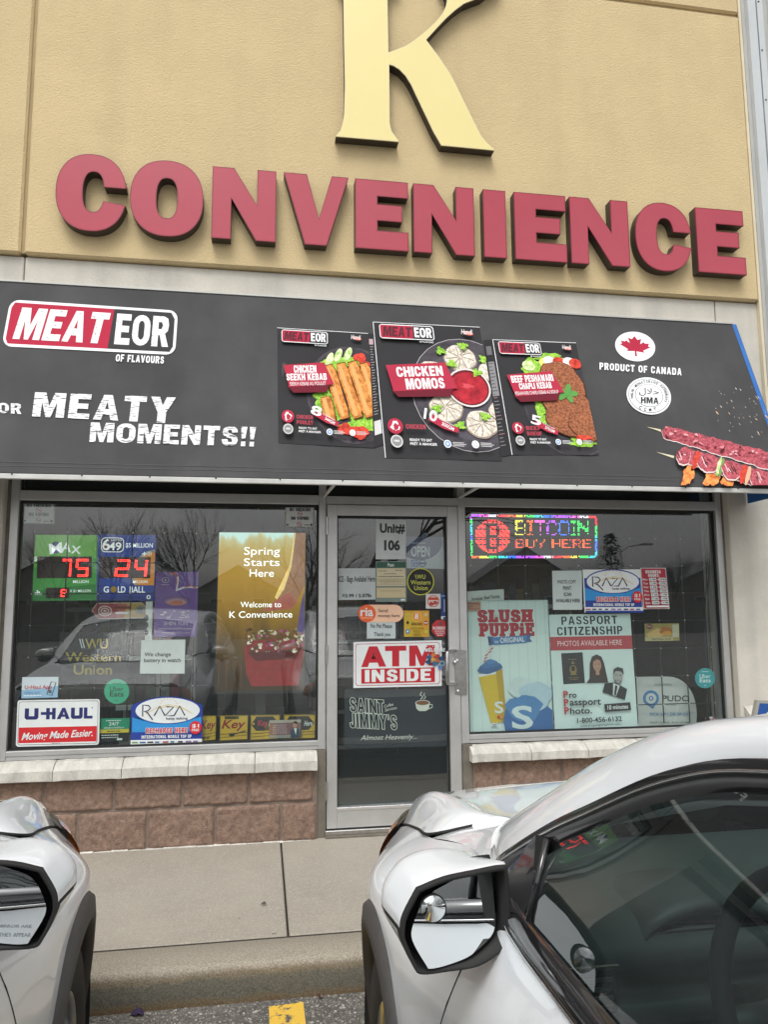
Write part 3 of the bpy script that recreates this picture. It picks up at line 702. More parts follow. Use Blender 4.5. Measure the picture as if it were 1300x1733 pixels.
def channel_letter(name, outline, holes, face, trim, label, group, tw=.006):
    """outline in metres (x, z) on the wall; face with a trim cap, dark metal returns behind"""
    cx = sum(q[0] for q in outline)/len(outline); cz = min(q[1] for q in outline)
    t = tag(empty(name, (cx, YT, cz)), label, 'sign letter', group)
    f0 = lambda x, z: (x-cx, YLF-YT, z-cz); f00 = lambda x, z: (x-cx, YLF-YT-.0015, z-cz); f1 = lambda x, z: (x-cx, .001, z-cz)
    inn = offset_poly(outline, tw); ih = [offset_poly(h, -tw) for h in holes]
    m = MB(); m.prism(inn, f00, f0, face, face, ih); m.build('letter_face', t)
    m = MB()
    for a, b in [(outline, inn)]+list(zip(holes, ih)):
        k = len(a); vs = [f00(*q) for q in a]+[f00(*q) for q in b]+[(f00(*q)[0], f00(*q)[1]+.009, f00(*q)[2]) for q in a]
        m.add(vs, [(i, (i+1) % k, k+(i+1) % k, k+i) for i in range(k)]+[(i, (i+1) % k, 2*k+(i+1) % k, 2*k+i) for i in range(k)], trim)
    m.build('trim_cap', t)
    m = MB()
    for a, s in [(outline, .0008)]+[(h, -.0008) for h in holes]:
        a2 = offset_poly(a, s); k = len(a2)
        vs = [(q[0]-cx, YLF-YT+.0075, q[1]-cz) for q in a2]+[f1(*q) for q in a2]
        m.add(vs, [(i, (i+1) % k, k+(i+1) % k, k+i) for i in range(k)], LSIDE)
    m.build('letter_return', t)
    return t
def cpx(crop, x, y):
    ox = 60 if crop == 3 else 660; return ox+x*.49231, 230+y*.49231
LET = [('C', 3, 68, 312, 187, 'first, round and open, left of the letter O'), ('O', 3, 324, 577, 207, 'closed ring with an oval hole, between C and N'),
       ('N', 3, 606, 827, 230, 'between the O and the V'), ('V', 3, 852, 1076, 245, 'pointed at the bottom, between N and E'),
       ('E', 3, 1099, 1282, 273, 'right of the V'), ('N', 4, 81, 290, 288, 'left of the letter I'),
       ('I', 4, 322, 400, 305, 'plain upright bar, between N and E'), ('E', 4, 429, 607, 318, 'right of the letter I'),
       ('N', 4, 621, 822, 330, 'left of the second C'), ('C', 4, 845, 1037, 346, 'smaller open one between N and the last E'), ('E', 4, 1056, 1220, 358, 'last at the right end by the grey sheeting')]
tops, bots = [], []
for (c, x, y, x2, y2) in ((3,610,101,605,345),(3,848,122,925,372),(3,1100,147,1098,385),(4,82,166,80,402),(4,324,187,320,417),(4,432,195,426,427),(4,625,210,617,437),(4,1052,241,1060,462)):
    tops.append(at(*cpx(c, x, y), YLF).z); bots.append(at(*cpx(c, x2, y2), YLF).z)
zLT, zLB = sum(tops)/8, sum(bots)/8
def _fit(v):                                   # line of letter tops and bottoms along x
    xs_ = [at(*cpx(c, x, 250), YLF).x for c, x in ((3,610),(3,848),(3,1100),(4,82),(4,324),(4,432),(4,625),(4,1052))]
    return np.polyfit(xs_, v, 1)
kT, kB = _fit(tops), _fit(bots)
for ch, cr, x0, x1, ym, where in LET:
    a = at(*cpx(cr, x0, ym), YLF).x; b = at(*cpx(cr, x1, ym), YLF).x
    zt_, zb_ = float(np.polyval(kT, (a+b)/2)), float(np.polyval(kB, (a+b)/2)); o, h = glyph(ch)
    if ch in 'CO': zt_ += .012; zb_ -= .012
    T = lambda q: (a+q[0]*(b-a), zt_+q[1]*(zb_-zt_))
    channel_letter('sign_letter', [T(q) for q in o], [[T(q) for q in hh] for hh in h], LRED, LTRIM, 'red block letter %s, %s' % (ch, where), 'red letters of the shop name')
KP = [(157,-60),(150,-95),(118,-120),(118,-150),(520,-150),(520,-118),(470,-95),(445,-50),(443,20),(449,340)]
KP += [(500,322),(560,298),(610,266),(660,228),(710,186),(752,146),(785,108),(808,72),(822,40),(829,5),(826,-40),(805,-80),(770,-112),(770,-150),(1180,-150),(1180,-112),(1120,-70),(1060,-25),(1000,-2),(940,22),(880,66),(820,120),(760,184),(693,258)]
KP += [(770,360),(850,480),(895,566),(930,640),(1000,782),(1050,880),(1085,922),(1138,973),(792,940),(740,850),(690,745),(640,640),(595,545),(560,490),(520,448),(480,424),(454,417)]
KP += [(455,560),(457,800),(470,850),(518,917),(107,882),(138,846),(153,800),(162,740),(168,560),(165,400),(160,150)]
kpts = []
for x, y in KP:
    q = at(540+x*.26154, y*.26154, YLF); kpts.append((q.x, q.z))
channel_letter('sign_letter', kpts, [], KYEL, KTRIM, 'big pale yellow serif letter K above the red shop name', None, tw=.005)

# ------------------------------------------------------------------ awning
xAR = at(1239.5, 546, YC-.012).x; zA1 = at(460, 502.5, YC-.012).z; YA = -.61; zA0 = 2.166; xAL = -4.6
AP0 = Vector((0, YA, zA0)); AN = Vector((0, 1, 0)).cross(Vector((1, 0, 0))); AV = Vector((0, (YC-.012)-YA, zA1-zA0)); AN = Vector((1, 0, 0)).cross(AV).normalized()
def ona(px, py): return on(px, py, AP0, AN)
FAB = mat('charcoal_canvas', (0.054, 0.054, 0.056), rough=0.8, nscale=2.6, namt=0.2, bump=0.25, bscale=4, spec=.35)
weather(FAB, -.35, (2.5, 1, 1.2))
BLUE = mat('blue_canvas', (0.02, 0.14, 0.45), rough=0.6, nscale=3, namt=0.15)
BARM = mat('white_powder_coat', (0.60, 0.60, 0.57), rough=0.45, nscale=6, namt=0.15)
AWN = tag(empty('awning', (0.5, YC, zA0)), 'charcoal printed awning with a pale bottom bar over the shop windows', 'awning')
AWN.location = (0, 0, 0)
m = MB(); th = AN*-.004 if AN.y < 0 else AN*.004
n = 60
fr = [(xAL+(xAR-xAL)*i/n) for i in range(n+1)]
fr = [(xAL+(xAR-xAL)*i/160) for i in range(161)]; AN_ = AN if AN.y < 0 else -AN
def sag(x, v): s = (x-xAL)/.86; return -(.007*abs(math.sin(math.pi*s))**1.2+.0016*math.sin(x*23+v*9)+.0012*math.sin(x*41-v*14))*math.sin(math.pi*min(1, max(0, v)))-.0004
m.grid([[Vector((x, YA, zA0))+AV*(j/14)+AN_*sag(x, j/14) for j in range(15)] for x in fr], FAB, smooth=True)
bk = Vector((0, .003, -.003))
m.grid([[Vector((x, YA, zA0))+bk, Vector((x, YC-.012, zA1))+bk] for x in fr], FAB, smooth=False, flip=True)
m.cbox((xAL, YA-.002, zA0-.004), (xAR, YA+.02, zA0+.002), FAB, .001)
m.build('canopy_fabric', AWN); m = MB(); hm = mat('hem_stitching', (.07, .07, .073), rough=.8, nscale=20, namt=.2)
for q in (.03, .048): k0, k1 = q, q+.004; off = AN*(.0008 if AN.y < 0 else -.0008); m.add([Vector((xAL, YA, zA0))+AV*k0+off, Vector((xAR, YA, zA0))+AV*k0+off, Vector((xAR, YA, zA0))+AV*k1+off, Vector((xAL, YA, zA0))+AV*k1+off], [(0, 1, 2, 3)], hm)
m.build('hem_stitching', AWN)
m = MB(); m.hexa([Vector((xAR, YC-.012, zA1)), Vector((xAR+.034, YC-.012, zA1)), Vector((xAR+.034, YA, zA0)), Vector((xAR, YA, zA0))]+[q+bk for q in (Vector((xAR, YC-.012, zA1)), Vector((xAR+.034, YC-.012, zA1)), Vector((xAR+.034, YA, zA0)), Vector((xAR, YA, zA0)))], BLUE)
m.build('edge_binding', AWN)
m = MB(); zv = at(1253, 852, YC-.012).z
for x in (xAR+.034, xAL):
    m = MB(); v = [(x, YC-.012, zA1), (x, YA, zA0), (x, YA, zv+.01), (x, YC-.012, zv)]
    m.add(v+[(q[0]-.004, q[1], q[2]) for q in v], [(0,1,2,3), (7,6,5,4), (0,4,5,1), (1,5,6,2), (2,6,7,3), (3,7,4,0)], BLUE); m.build('side_panel', AWN)
m = MB(); m.cbox((xAL, YA-.004, zA0-.034), (xAR+.03, YA+.022, zA0-.005), BARM, .003)
for x in np.arange(xAL+.2, xAR, .37):
    m.lathe([(0, .006), (.004, .004), (.005, 0)], (x, YA-.004, zA0-.008), (0, -1, 0), DARKER, n=8)
m.build('bottom_bar', AWN)
m = MB(); m.cbox((xAL, YC-.02, zA1-.004), (xAR, YC-.001, zA1+.010), mat('awning_rail', (.5, .5, .47), rough=.5, metal=.3), .002); m.build('wall_rail', AWN)
for a, b in (((548, 841, -.055), (572, 812, YA+.03)), ((778, 842, -.055), (815, 821, YA+.03))):
    m = MB(); m.tube([at(*a), at(*b)], .011, BARM, n=8); m.build('brace', AWN)

INK_ROUGH = 0.85
W_ = ink('#eceeee')
def chalk():
    m = bpy.data.materials.new('chalk_print'); m.use_nodes = True; t = m.node_tree; p = t.nodes['Principled BSDF']; l = t.links.new
    p.inputs['Roughness'].default_value = .85; p.inputs['Specular IOR Level'].default_value = .25
    tc = t.nodes.new('ShaderNodeTexCoord'); mp = t.nodes.new('ShaderNodeMapping'); mp.inputs['Rotation'].default_value = (0, R(-28), 0); mp.inputs['Scale'].default_value = (22, 40, 150)
    n = t.nodes.new('ShaderNodeTexNoise'); n.inputs['Scale'].default_value = 1; n.inputs['Detail'].default_value = 3
    l(tc.outputs['Object'], mp.inputs[0]); l(mp.outputs[0], n.inputs['Vector'])
    r = t.nodes.new('ShaderNodeValToRGB'); r.color_ramp.elements[0].position = .36; r.color_ramp.elements[0].color = (.10, .10, .10, 1)
    r.color_ramp.elements[1].position = .44; r.color_ramp.elements[1].color = (.80, .81, .81, 1); l(n.outputs[0], r.inputs[0]); l(r.outputs[0], p.inputs['Base Color'])
    return m
CHALK = chalk()
def worn():
    m = bpy.data.materials.new('worn_white_print'); m.use_nodes = True; t = m.node_tree; p = t.nodes['Principled BSDF']; l = t.links.new
    p.inputs['Roughness'].default_value = .85; p.inputs['Specular IOR Level'].default_value = .25
    tc = t.nodes.new('ShaderNodeTexCoord'); n = t.nodes.new('ShaderNodeTexNoise'); n.inputs['Scale'].default_value = 55; n.inputs['Detail'].default_value = 5
    l(tc.outputs['Object'], n.inputs['Vector'])
    r = t.nodes.new('ShaderNodeValToRGB'); r.color_ramp.elements[0].position = .30; r.color_ramp.elements[0].color = (.30, .28, .28, 1)
    r.color_ramp.elements[1].position = .38; r.color_ramp.elements[1].color = (.82, .83, .83, 1); l(n.outputs[0], r.inputs[0]); l(r.outputs[0], p.inputs['Base Color'])
    return m
WORN = worn()
PRED = ink('#b02c44'); PDARK = ink('#3c3b3d')
def aw(name, quad, W, H): 
    P = Print([ona(*q) for q in quad], W, H, step=.0006); P.k = 2; P.name = name; P.par = AWN; P.meta = (None, None, None); return P
class Clip:
    """clips artwork to a rectangle before it is printed"""
    def __init__(s, P, x0, y0, x1, y1): s.P = P; s.b = (x0, y0, x1, y1); P.cw = x1; s._poly = P.poly; P.poly = s.poly
    def poly(s, pts, c, up=True):
        x0, y0, x1, y1 = s.b
        for ax, v, sg in ((0, x0, 1), (0, x1, -1), (1, y0, 1), (1, y1, -1)):
            out = []
            for i in range(len(pts)):
                a, b = pts[i-1], pts[i]; ia, ib = (a[ax]-v)*sg >= 0, (b[ax]-v)*sg >= 0
                if ia != ib:
                    t = (v-a[ax])/(b[ax]-a[ax]); out.append((a[0]+(b[0]-a[0])*t, a[1]+(b[1]-a[1])*t))
                if ib: out.append(tuple(b))
            pts = out
            if len(pts) < 3: return s.P
        return s._poly(pts, c, up)
    def off(s): s.P.poly = s._poly
def logo(P, x, y, w, h, dark, txtA, txtB, red=None):
    """two-tone rounded name plate"""
    r = red or PRED
    P.rrect(x, y, x+w, y+h, h*.2, W_)
    P.poly([(x+w*.03, y+h*.06), (x+w*.615, y+h*.06), (x+w*.60, y+h*.94), (x+w*.03, y+h*.94), (x+w*.015, y+h*.84), (x+w*.015, y+h*.18)], r)
    P.poly([(x+w*.615, y+h*.06), (x+w*.96, y+h*.06), (x+w*.983, y+h*.2), (x+w*.983, y+h*.82), (x+w*.965, y+h*.94), (x+w*.60, y+h*.94)], dark)
    P.heavy('MEAT', x+w*.065, y+h*.16, x+w*.585, y+h*.84, txtA, gap=.10, shear=.13)
    P.heavy('EOR', x+w*.635, y+h*.16, x+w*.955, y+h*.84, txtB, gap=.12)
P = aw('printed_logo', ((17, 507), (301, 526), (296, 601), (2, 586)), 284, 78)
P.p0 = P.p; P.p = lambda x, y, lift=None, P=P: P.p0(x, y, lift)
logo(P, 0, 0, 284, 78, PDARK, WORN, WORN); P.heavy('OF FLAVOURS', 186, 82, 266, 94, W_, gap=.2); done(P)
P = aw('printed_slogan', ((-22, 660), (298, 672), (298, 716), (-22, 700)), 320, 42)
P.heavy('FOR', -1, 22, 56, 40, CHALK, gap=.18)
P.heavy('MEATY', 76, 1, 317, 43, CHALK, gap=.16, shear=.12)
P2 = Print([ona(*q) for q in ((150, 715), (433, 723), (433, 756), (150, 748))], 283, 33, m=P.mb, step=.0006); P2.k = 3
P2.heavy('MOMENTS!!', 2, 0, 282, 33, CHALK, gap=.13, shear=.08); done(P)

def noisy(name, c0, c1, sc, rough=.85): return mat(name, c0, rough=rough, spec=.25, nscale=sc, namt=.5, dark=c1, detail=4)
KEB = noisy('print_kebab', '#dc9650', '#94501f', 26); LETT = noisy('print_lettuce', '#a6cf4e', '#4f8f2c', 60); TOM = noisy('print_tomato', '#d8503c', '#a02c26', 30)
CUC = noisy('print_cucumber', '#dfe9b8', '#86b050', 28); DUMP = noisy('print_dumpling', '#e6ded0', '#a89a8a', 38); PLATE = noisy('print_plate', '#4a464c', '#38353a', 14)
SAUCE = noisy('print_sauce', '#b52c38', '#7c1a26', 12); PATTY = noisy('print_patty', '#a86a4a', '#5a3222', 70); MEATR = noisy('print_meat', '#c2606a', '#6a3038', 60); FLAME = noisy('print_flame', '#e8a05a', '#c05a30', 25)
BOXD = mat('print_box_black', '#343335', rough=.85, spec=.25, nscale=4, namt=.08); BOXS = mat('print_box_side', '#2f2e30', rough=.85, spec=.25, nscale=4, namt=.08); FOLD = ink('#9a8b7c'); BANR = ink('#b23248'); REDT = ink('#b04452')
def blob(P, cx, cy, rx, ry, c, rot=0, w=.12, n=26, seed=0):
    r = random.Random(seed); ph = [r.uniform(0, 6.3) for _ in range(3)]; pts = []; cr, sr = math.cos(R(rot)), math.sin(R(rot))
    for i in range(n):
        t = 2*math.pi*i/n; k = 1+w*(math.sin(3*t+ph[0])*.5+math.sin(5*t+ph[1])*.35+math.sin(9*t+ph[2])*.3)
        x, y = rx*k*math.cos(t), ry*k*math.sin(t); pts.append((cx+x*cr-y*sr, cy+x*sr+y*cr))
    P.poly(pts, c)
def dumpling(P, cx, cy, r, seed):
    blob(P, cx, cy, r, r*.82, FOLD, w=.06, seed=seed); blob(P, cx, cy-r*.04, r*.94, r*.76, DUMP, w=.06, seed=seed); rr = random.Random(seed)
    for i in range(9):
        t = 2*math.pi*i/9+rr.uniform(-.2, .2)
        if cx+r*max(math.cos(t+.25)*.5, math.cos(t+.3)*.85, .12*math.cos(t)) > getattr(P, 'cw', 1e9)-1.5: continue
        P.line([(cx+r*.12*math.cos(t), cy-r*.1+r*.1*math.sin(t)), (cx+r*.5*math.cos(t+.25), cy-r*.05+r*.42*math.sin(t+.25)), (cx+r*.85*math.cos(t+.3), cy+r*.68*math.sin(t+.3))], r*.055, FOLD, up=False)
    P.k += 1
def product_box(quad, W, H, title, count, grams, meat, food, lx, side=None, tq=(0.02, .34, .62, .56)):
    P = aw('printed_product_box', quad, W, H); k = W/180
    P.rect(0, 0, W, H, BOXD); P.line([(0, 0), (W, 0)], .9, W_)
    if side: P.line([(0, 0), (0, H)], 1.1, W_)
    C_ = Clip(P, 0, 0, W, H); food(P); C_.off()
    logo(P, W*.045, H*.03, W*.50, H*.115, BOXD, ink('#5a2a34'), W_); P.text('OF FLAVOURS', W*.40, H*.155, W*.53, H*.168, W_, bold=.02)
    P.ell(W*.865, H*.075, W*.05, H*.016, ink('#d86a5a'), rot=8); P.text('Handi', W*.80, H*.045, W*.91, H*.085, W_, shear=.3, bold=.01)
    x0, y0, x1, y1 = [a*b for a, b in zip(tq, (W, H, W, H))]
    P.poly([(x0+6, y1-2), (x1, y1-12), (x1-8, y1+5), (x0+16, y1+9)], ink('#6e1f2e'))
    P.poly([(x0, y0+6), (x1-10, y0-3), (x1+6, y1-9), (x0+9, y1)], BANR)
    n = len(title)
    for i, (s, a, b, f0, f1) in enumerate(title): (P.heavy if f1-f0 > .22 else P.text)(s, x0+(x1-x0)*a, y0+(y1-y0)*f0, x0+(x1-x0)*b, y0+(y1-y0)*f1, W_, rot=-4)
    cx, cy = lx
    P.poly([(cx+4, cy+2), (cx+W*.16, cy+H*.075), (cx+W*.25, cy+H*.105), (cx+W*.24, cy+H*.14), (cx+W*.12, cy+H*.115), (cx-2, cy+H*.055)], BANR)
    P.text(count, cx-W*.04, cy-H*.02, cx+W*.075, cy+H*.06, W_, bold=.05, rot=14); P.text(grams, cx+W*.10, cy+H*.085, cx+W*.21, cy+H*.11, W_, bold=.03, rot=26); P.text('PIECES/MORCEAUX', cx+W*.08, cy+H*.062, cx+W*.22, cy+H*.074, W_, rot=26)
    P.ell(W*.10, H*.80, W*.065, W*.065, BANR); blob(P, W*.10, H*.80, W*.035, W*.04, W_, w=.3, seed=len(title)); blob(P, W*.105, H*.805, W*.022, W*.028, BANR, w=.2, seed=3)
    for i, s in enumerate(meat): P.heavy(s, W*.19, H*(.785+.045*i), W*(.36 if len(s) < 8 else .38), H*(.817+.045*i), REDT, gap=.16)
    P.ell(W*.10, H*.905, W*.052, W*.052, ink('#c9c9c7')); P.ell(W*.10, H*.905, W*.04, W*.04, ink('#8d8d8d')); P.text('HMA', W*.075, H*.896, W*.125, H*.912, W_, bold=.03)
    P.text('READY TO EAT', W*.21, H*.885, W*.40, H*.903, W_, bold=.03); P.text('PRÊT À MANGER', W*.21, H*.908, W*.44, H*.93, W_, bold=.03)
    for i, (xx, c) in enumerate(((.53, '#7fa3cf'), (.77, '#cfcfcf'))):
        P.ell(W*xx, H*.915, W*.032, W*.032, W_); P.ell(W*xx, H*.915, W*.024, W*.024, ink(c)); P.ell(W*xx, H*.915, W*.010, W*.010, W_)
        for j in range(3): P.line([(W*(xx+.045), H*(.905+.011*j)), (W*(xx+.14+.02*(j % 2)), H*(.907+.011*j))], H*.006, ink('#b9b9b9'))
    return done(P)
def food_kebab(P):
    P.ell(125, 108, 78, 82, PLATE); P.ell(125, 108, 74, 78, ink('#3c3a3e'))
    for i, (x, y, rx, ry, s) in enumerate(((100, 142, 40, 12, 1), (140, 160, 34, 10, 2), (80, 120, 22, 18, 3), (150, 135, 20, 30, 4), (96, 60, 20, 12, 5), (120, 54, 26, 9, 6))): blob(P, x, y, rx, ry, LETT, w=.35, n=40, seed=s)
    for x, y in ((88, 52), (103, 44), (120, 41)): P.ell(x, y, 5.5, 13, CUC, rot=24)
    for x, y, r in ((140, 46, 11), (148, 58, 10), (110, 168, 13), (134, 172, 15)): blob(P, x, y, r, r*.7, TOM, w=.2, seed=int(x))
    for x0, y0, x1, y1, w in ((85, 62, 112, 152, 20), (106, 58, 134, 150, 20), (126, 54, 154, 148, 20), (146, 56, 170, 146, 18), (78, 118, 88, 158, 20)):
        a = Vector((x1-x0, y1-y0)); L_ = a.length; a.normalize(); b = Vector((-a.y, a.x)); pts = []
        for i in range(18):
            t = i/17; ww = w/2*(1 if .08 < t < .92 else .8); q = Vector((x0, y0))+a*L_*t; pts.append(q+b*ww*(1+.05*math.sin(9*t+x0)))
        for i in range(18):
            t = 1-i/17; ww = w/2*(1 if .08 < t < .92 else .8); q = Vector((x0, y0))+a*L_*t; pts.append(q-b*ww*(1+.05*math.sin(8*t+y0)))
        mid_ = Vector(((x0+x1)/2, (y0+y1)/2)); P.poly([tuple(q) for q in pts], ink('#5c3216')); P.poly([tuple(mid_+Vector(((q-mid_).x*.93, (q-mid_).y*.97))-b*-.9) for q in pts], KEB); P.poly([tuple(mid_+a*(q-mid_).dot(a)*.9+b*((q-mid_).dot(b)*.35+w*.16)) for q in pts], ink('#e3a868'))
def food_momo(P):
    P.ell(150, 120, 96, 96, ink('#b9b6b8')); P.ell(150, 120, 95, 95, PLATE); P.ell(152, 122, 76, 76, ink('#56525a'))
    dumpling(P, 145, 60, 29, 1); dumpling(P, 92, 92, 30, 2); dumpling(P, 108, 148, 29, 3); dumpling(P, 165, 172, 28, 4); dumpling(P, 196, 82, 22, 5); dumpling(P, 200, 150, 20, 6)
    P.ell(152, 112, 38, 33, ink('#dcd6d2')); P.ell(152, 112, 35, 30, ink('#6a2028')); P.ell(152, 113, 32, 27, SAUCE); blob(P, 150, 110, 9, 4, ink('#d0505a'), w=.4, seed=4)
    for x, y, s in ((112, 50, 1), (128, 72, 2), (170, 86, 3), (186, 62, 4), (92, 150, 5), (128, 176, 6), (172, 160, 7), (100, 112, 8), (152, 40, 9)): blob(P, x, y, 8, 6, LETT, w=.5, n=30, seed=s)
def food_patty(P):
    P.ell(112, 112, 78, 86, PLATE); P.ell(112, 112, 75, 83, ink('#3c3a3e'))
    for x, y, rx, ry, s in ((66, 50, 24, 16, 1), (96, 30, 24, 8, 2), (66, 110, 16, 22, 3), (128, 172, 30, 9, 4), (80, 140, 20, 14, 5)): blob(P, x, y, rx, ry, LETT, w=.35, n=40, seed=s)
    for x, y, c in ((54, 46, CUC), (84, 40, ink('#e4dc7a')), (92, 37, W_), (108, 38, TOM), (126, 38, W_), (136, 40, TOM)): P.ell(x, y, 11, 9, c, rot=10)
    for x, y, rx, ry, rt, s in ((108, 76, 42, 32, 50, 1), (112, 118, 44, 30, 20, 2), (98, 142, 34, 22, 25, 3), (136, 150, 34, 22, 20, 4)): blob(P, x, y, rx*1.04, ry*1.05, ink('#4a2618'), rot=rt, w=.08, seed=s); blob(P, x, y-1, rx, ry, PATTY, rot=rt, w=.08, seed=s)
    for a in (0, 70, 140, 210, 290): P.ell(110+9*math.cos(R(a)), 94+6*math.sin(R(a)), 11, 5, ink('#5e9a4e'), rot=a)
    blob(P, 124, 168, 14, 4, TOM, w=.2, seed=8)
product_box(((469, 555), (623, 564.6), (633, 758), (471, 750)), 157, 194, (('CHICKEN', .22, .70, .10, .40), ('SEEKH KEBAB', .06, .92, .43, .70), ('SEEKH KEBAB AU POULET', .13, .90, .76, .90)), '8', '344GM', ('CHICKEN', 'POULET'), food_kebab, (60, 140), tq=(.06, .33, .56, .55))
P = aw('printed_product_box', ((623, 564.6), (632, 565), (650, 752), (633, 758)), 10, 190); P.rect(0, 0, 10, 190, BOXS)
for j in range(26): P.line([(2, 24+j*4.6), (7.5-(j*37 % 3), 24+j*4.6)], 1.4, ink('#8e8c8e'), up=False)
P.k += 1; P.rect(1, 10, 8, 20, ink('#b9a0a4')); P.rect(1.5, 150, 9, 172, ink('#cfcfcf')); done(P)
product_box(((631.5, 545.2), (812, 554), (850, 780.5), (652.5, 775)), 190, 228, (('CHICKEN', .15, .86, .12, .46), ('MOMOS', .27, .86, .52, .88)), '10', '300GM', ('CHICKEN',), food_momo, (76, 158), side=1, tq=(.07, .33, .66, .55))
P = aw('printed_product_box', ((818, 576), (833, 575), (866, 770), (846, 774)), 16, 198); P.rect(0, 0, 16, 198, BOXS)
P.rect(3, 40, 13, 100, ink('#8b8a8c'))
for j in range(24): P.line([(3.5, 43+j*6), (11.5-(j*31 % 4), 43+j*6)], 1.6, ink('#5a595b' if j < 9 else '#8a6a70' if j % 5 == 0 else '#77767a'), up=False)
P.k += 1; P.rect(3, 12, 12, 28, ink('#6b696c')); done(P)
product_box(((834, 575), (975, 580.5), (1014, 771), (867, 770)), 146, 194, (('BEEF PESHAWARI', .07, .90, .12, .40), ('CHAPLI KEBAB', .20, .84, .43, .68), ('PESHAWARI CHAPLI KEBAB AU BOEUF', .10, .95, .76, .90)), '5', '375GM', ('BEEF', 'BOEUF'), food_patty, (45, 138), side=1, tq=(.08, .31, .68, .53))
# emblems
P = aw('printed_emblem', ((1015, 560), (1155, 566), (1155, 702), (1015, 696)), 140, 136)
P.ell(60, 25, 34, 26, W_, rot=6, n=40)
leaf = [(0,-1),(.17,-.68),(.40,-.80),(.31,-.30),(.53,-.52),(.60,-.40),(.86,-.44),(.78,-.18),(.92,-.10),(.46,.28),(.52,.46),(.05,.40),(.06,.86),(-.06,.86),(-.05,.40),(-.52,.46),(-.46,.28),(-.92,-.10),(-.78,-.18),(-.86,-.44),(-.60,-.40),(-.53,-.52),(-.31,-.30),(-.40,-.80),(-.17,-.68)]
P.poly([(60+x*28+y*1.6, 26+y*19+x*2) for x, y in leaf], PRED)
P.heavy('PRODUCT OF CANADA', 0, 58, 139, 70, W_, gap=.22, dy=4)
P.ell(83, 108, 38, 30, W_, rot=8, n=48); P.ell(83, 108, 35, 27.5, ink('#8a8a8c'), rot=8, n=48); P.ell(83, 108, 34, 26.5, W_, rot=8, n=48)
P.ell(83, 108, 24, 18.5, ink('#77777a'), rot=8, n=40); P.ell(83, 108, 23, 17.7, W_, rot=8, n=40)
P.text('ﻝﻼﺣ', 66, 96, 100, 109, ink('#3a3a3c'), bold=.012); P.heavy('HMA', 69, 111, 99, 121, ink('#3a3a3c'))
INKD = ink('#3a3a3c')
for s, a0, a1 in (('HALAL MONITORING AUTHORITY', 165, 385), ('CCMT', 128, 62)):
    for i, chh in enumerate(s):
        if chh == ' ': continue
        t = R(a0+(a1-a0)*(i+.5)/len(s)); v, f = text_mesh(chh, .015); up_ = a1 > a0
        h_, w_ = (4.4, 3.0) if up_ else (5, 4.2); w_ *= .35 if chh == 'I' else 1; vs = []
        cx_, cy_ = 83+29.5*math.cos(t), 108+23*math.sin(t); rt = t+math.pi/2 if up_ else t-math.pi/2
        for (u, w) in v:
            x, y = (u-.5)*w_, -(w-.5)*h_; vs.append(P.p(cx_+x*math.cos(rt)-y*math.sin(rt), cy_+x*math.sin(rt)+y*math.cos(rt)))
        P.mb.add(vs, f, INKD)
P.k += 1; done(P)
# skewers and sparks
P = aw('printed_skewers', ((1090, 660), (1376, 660), (1376, 826), (1090, 826)), 286, 166)
def skewer_shape(x0, y0, x1, y1, r0, r1, seed, c, rim):
    rr = random.Random(seed); n_ = 46; up_, lo = [], []
    for i in range(n_+1):
        t = i/n_; x = x0+(x1-x0)*t; y = y0+(y1-y0)*t; r = r0+(r1-r0)*t; r *= (min(1, (t/.03)**.5) if t < .03 else 1)
        up_.append((x+r*.3, y-r*(1+rr.uniform(-.12, .12)))); lo.append((x-r*.3, y+r*(1+rr.uniform(-.1, .1))))
    P.poly(up_+[(x, y+1.4) for x, y in lo[::-1]], rim); P.poly(up_+lo[::-1], c)
C_ = Clip(P, 0, 0, 286, 166)
WD = ink('#d8cfb0')
P.poly([(5, 65.5), (28, 70), (28, 74)], WD); P.poly([(20, 108), (50, 114.5), (49, 118.5)], WD)
skewer_shape(29, 73, 282, 143, 10, 15, 5, MEATR, ink('#e6d9d6'))
rr = random.Random(11)
for i in range(40): t = rr.uniform(.02, .98); blob(P, 29+253*t+rr.uniform(-3, 3), 73+70*t+rr.uniform(-8, 8), rr.uniform(2, 5), rr.uniform(1, 2.4), ink(rr.choice(('#5a2a30', '#e0a8ae', '#8a3a44', '#d98890'))), rot=rr.uniform(-40, 40), w=.4, n=10, seed=i)
for x, y, w in ((60, 158, 9), (100, 160, 12), (128, 162, 10)):
    blob(P, x+9, y-8, w, 16, FLAME, rot=18, w=.35, seed=int(x))
skewer_shape(54, 114, 284, 184, 11, 15, 9, MEATR, ink('#e2cfcb'))
for i, (x, w, c) in enumerate(((62, 13, MEATR), (82, 5, TOM), (102, 19, MEATR), (120, 4, CUC), (124, 3, ink('#7a9a5a')), (141, 19, MEATR), (160, 5.5, TOM), (168, 4, ink('#e0b090')), (188, 19, MEATR), (210, 5, TOM), (226, 3.5, CUC), (244, 17, MEATR), (266, 8, TOM))):
    y = 118+(x-62)*.30; blob(P, x, y+1.5, w*.9, 15.5, ink('#e2cfcb') if c is MEATR else c, rot=16, w=.1, seed=i); blob(P, x, y, w*.88, 14.5, c, rot=16, w=.12, seed=i)
    if c is MEATR:
        for j in range(5): q = rr.uniform(-.6, .6); P.line([(x-w*.4+q*w, y-7+rr.uniform(-4, 6)), (x-w*.1+q*w, y+2+rr.uniform(-4, 6))], 1.5, ink(rr.choice(('#3e2024', '#ecc4c6'))), up=False)
        P.k += 1
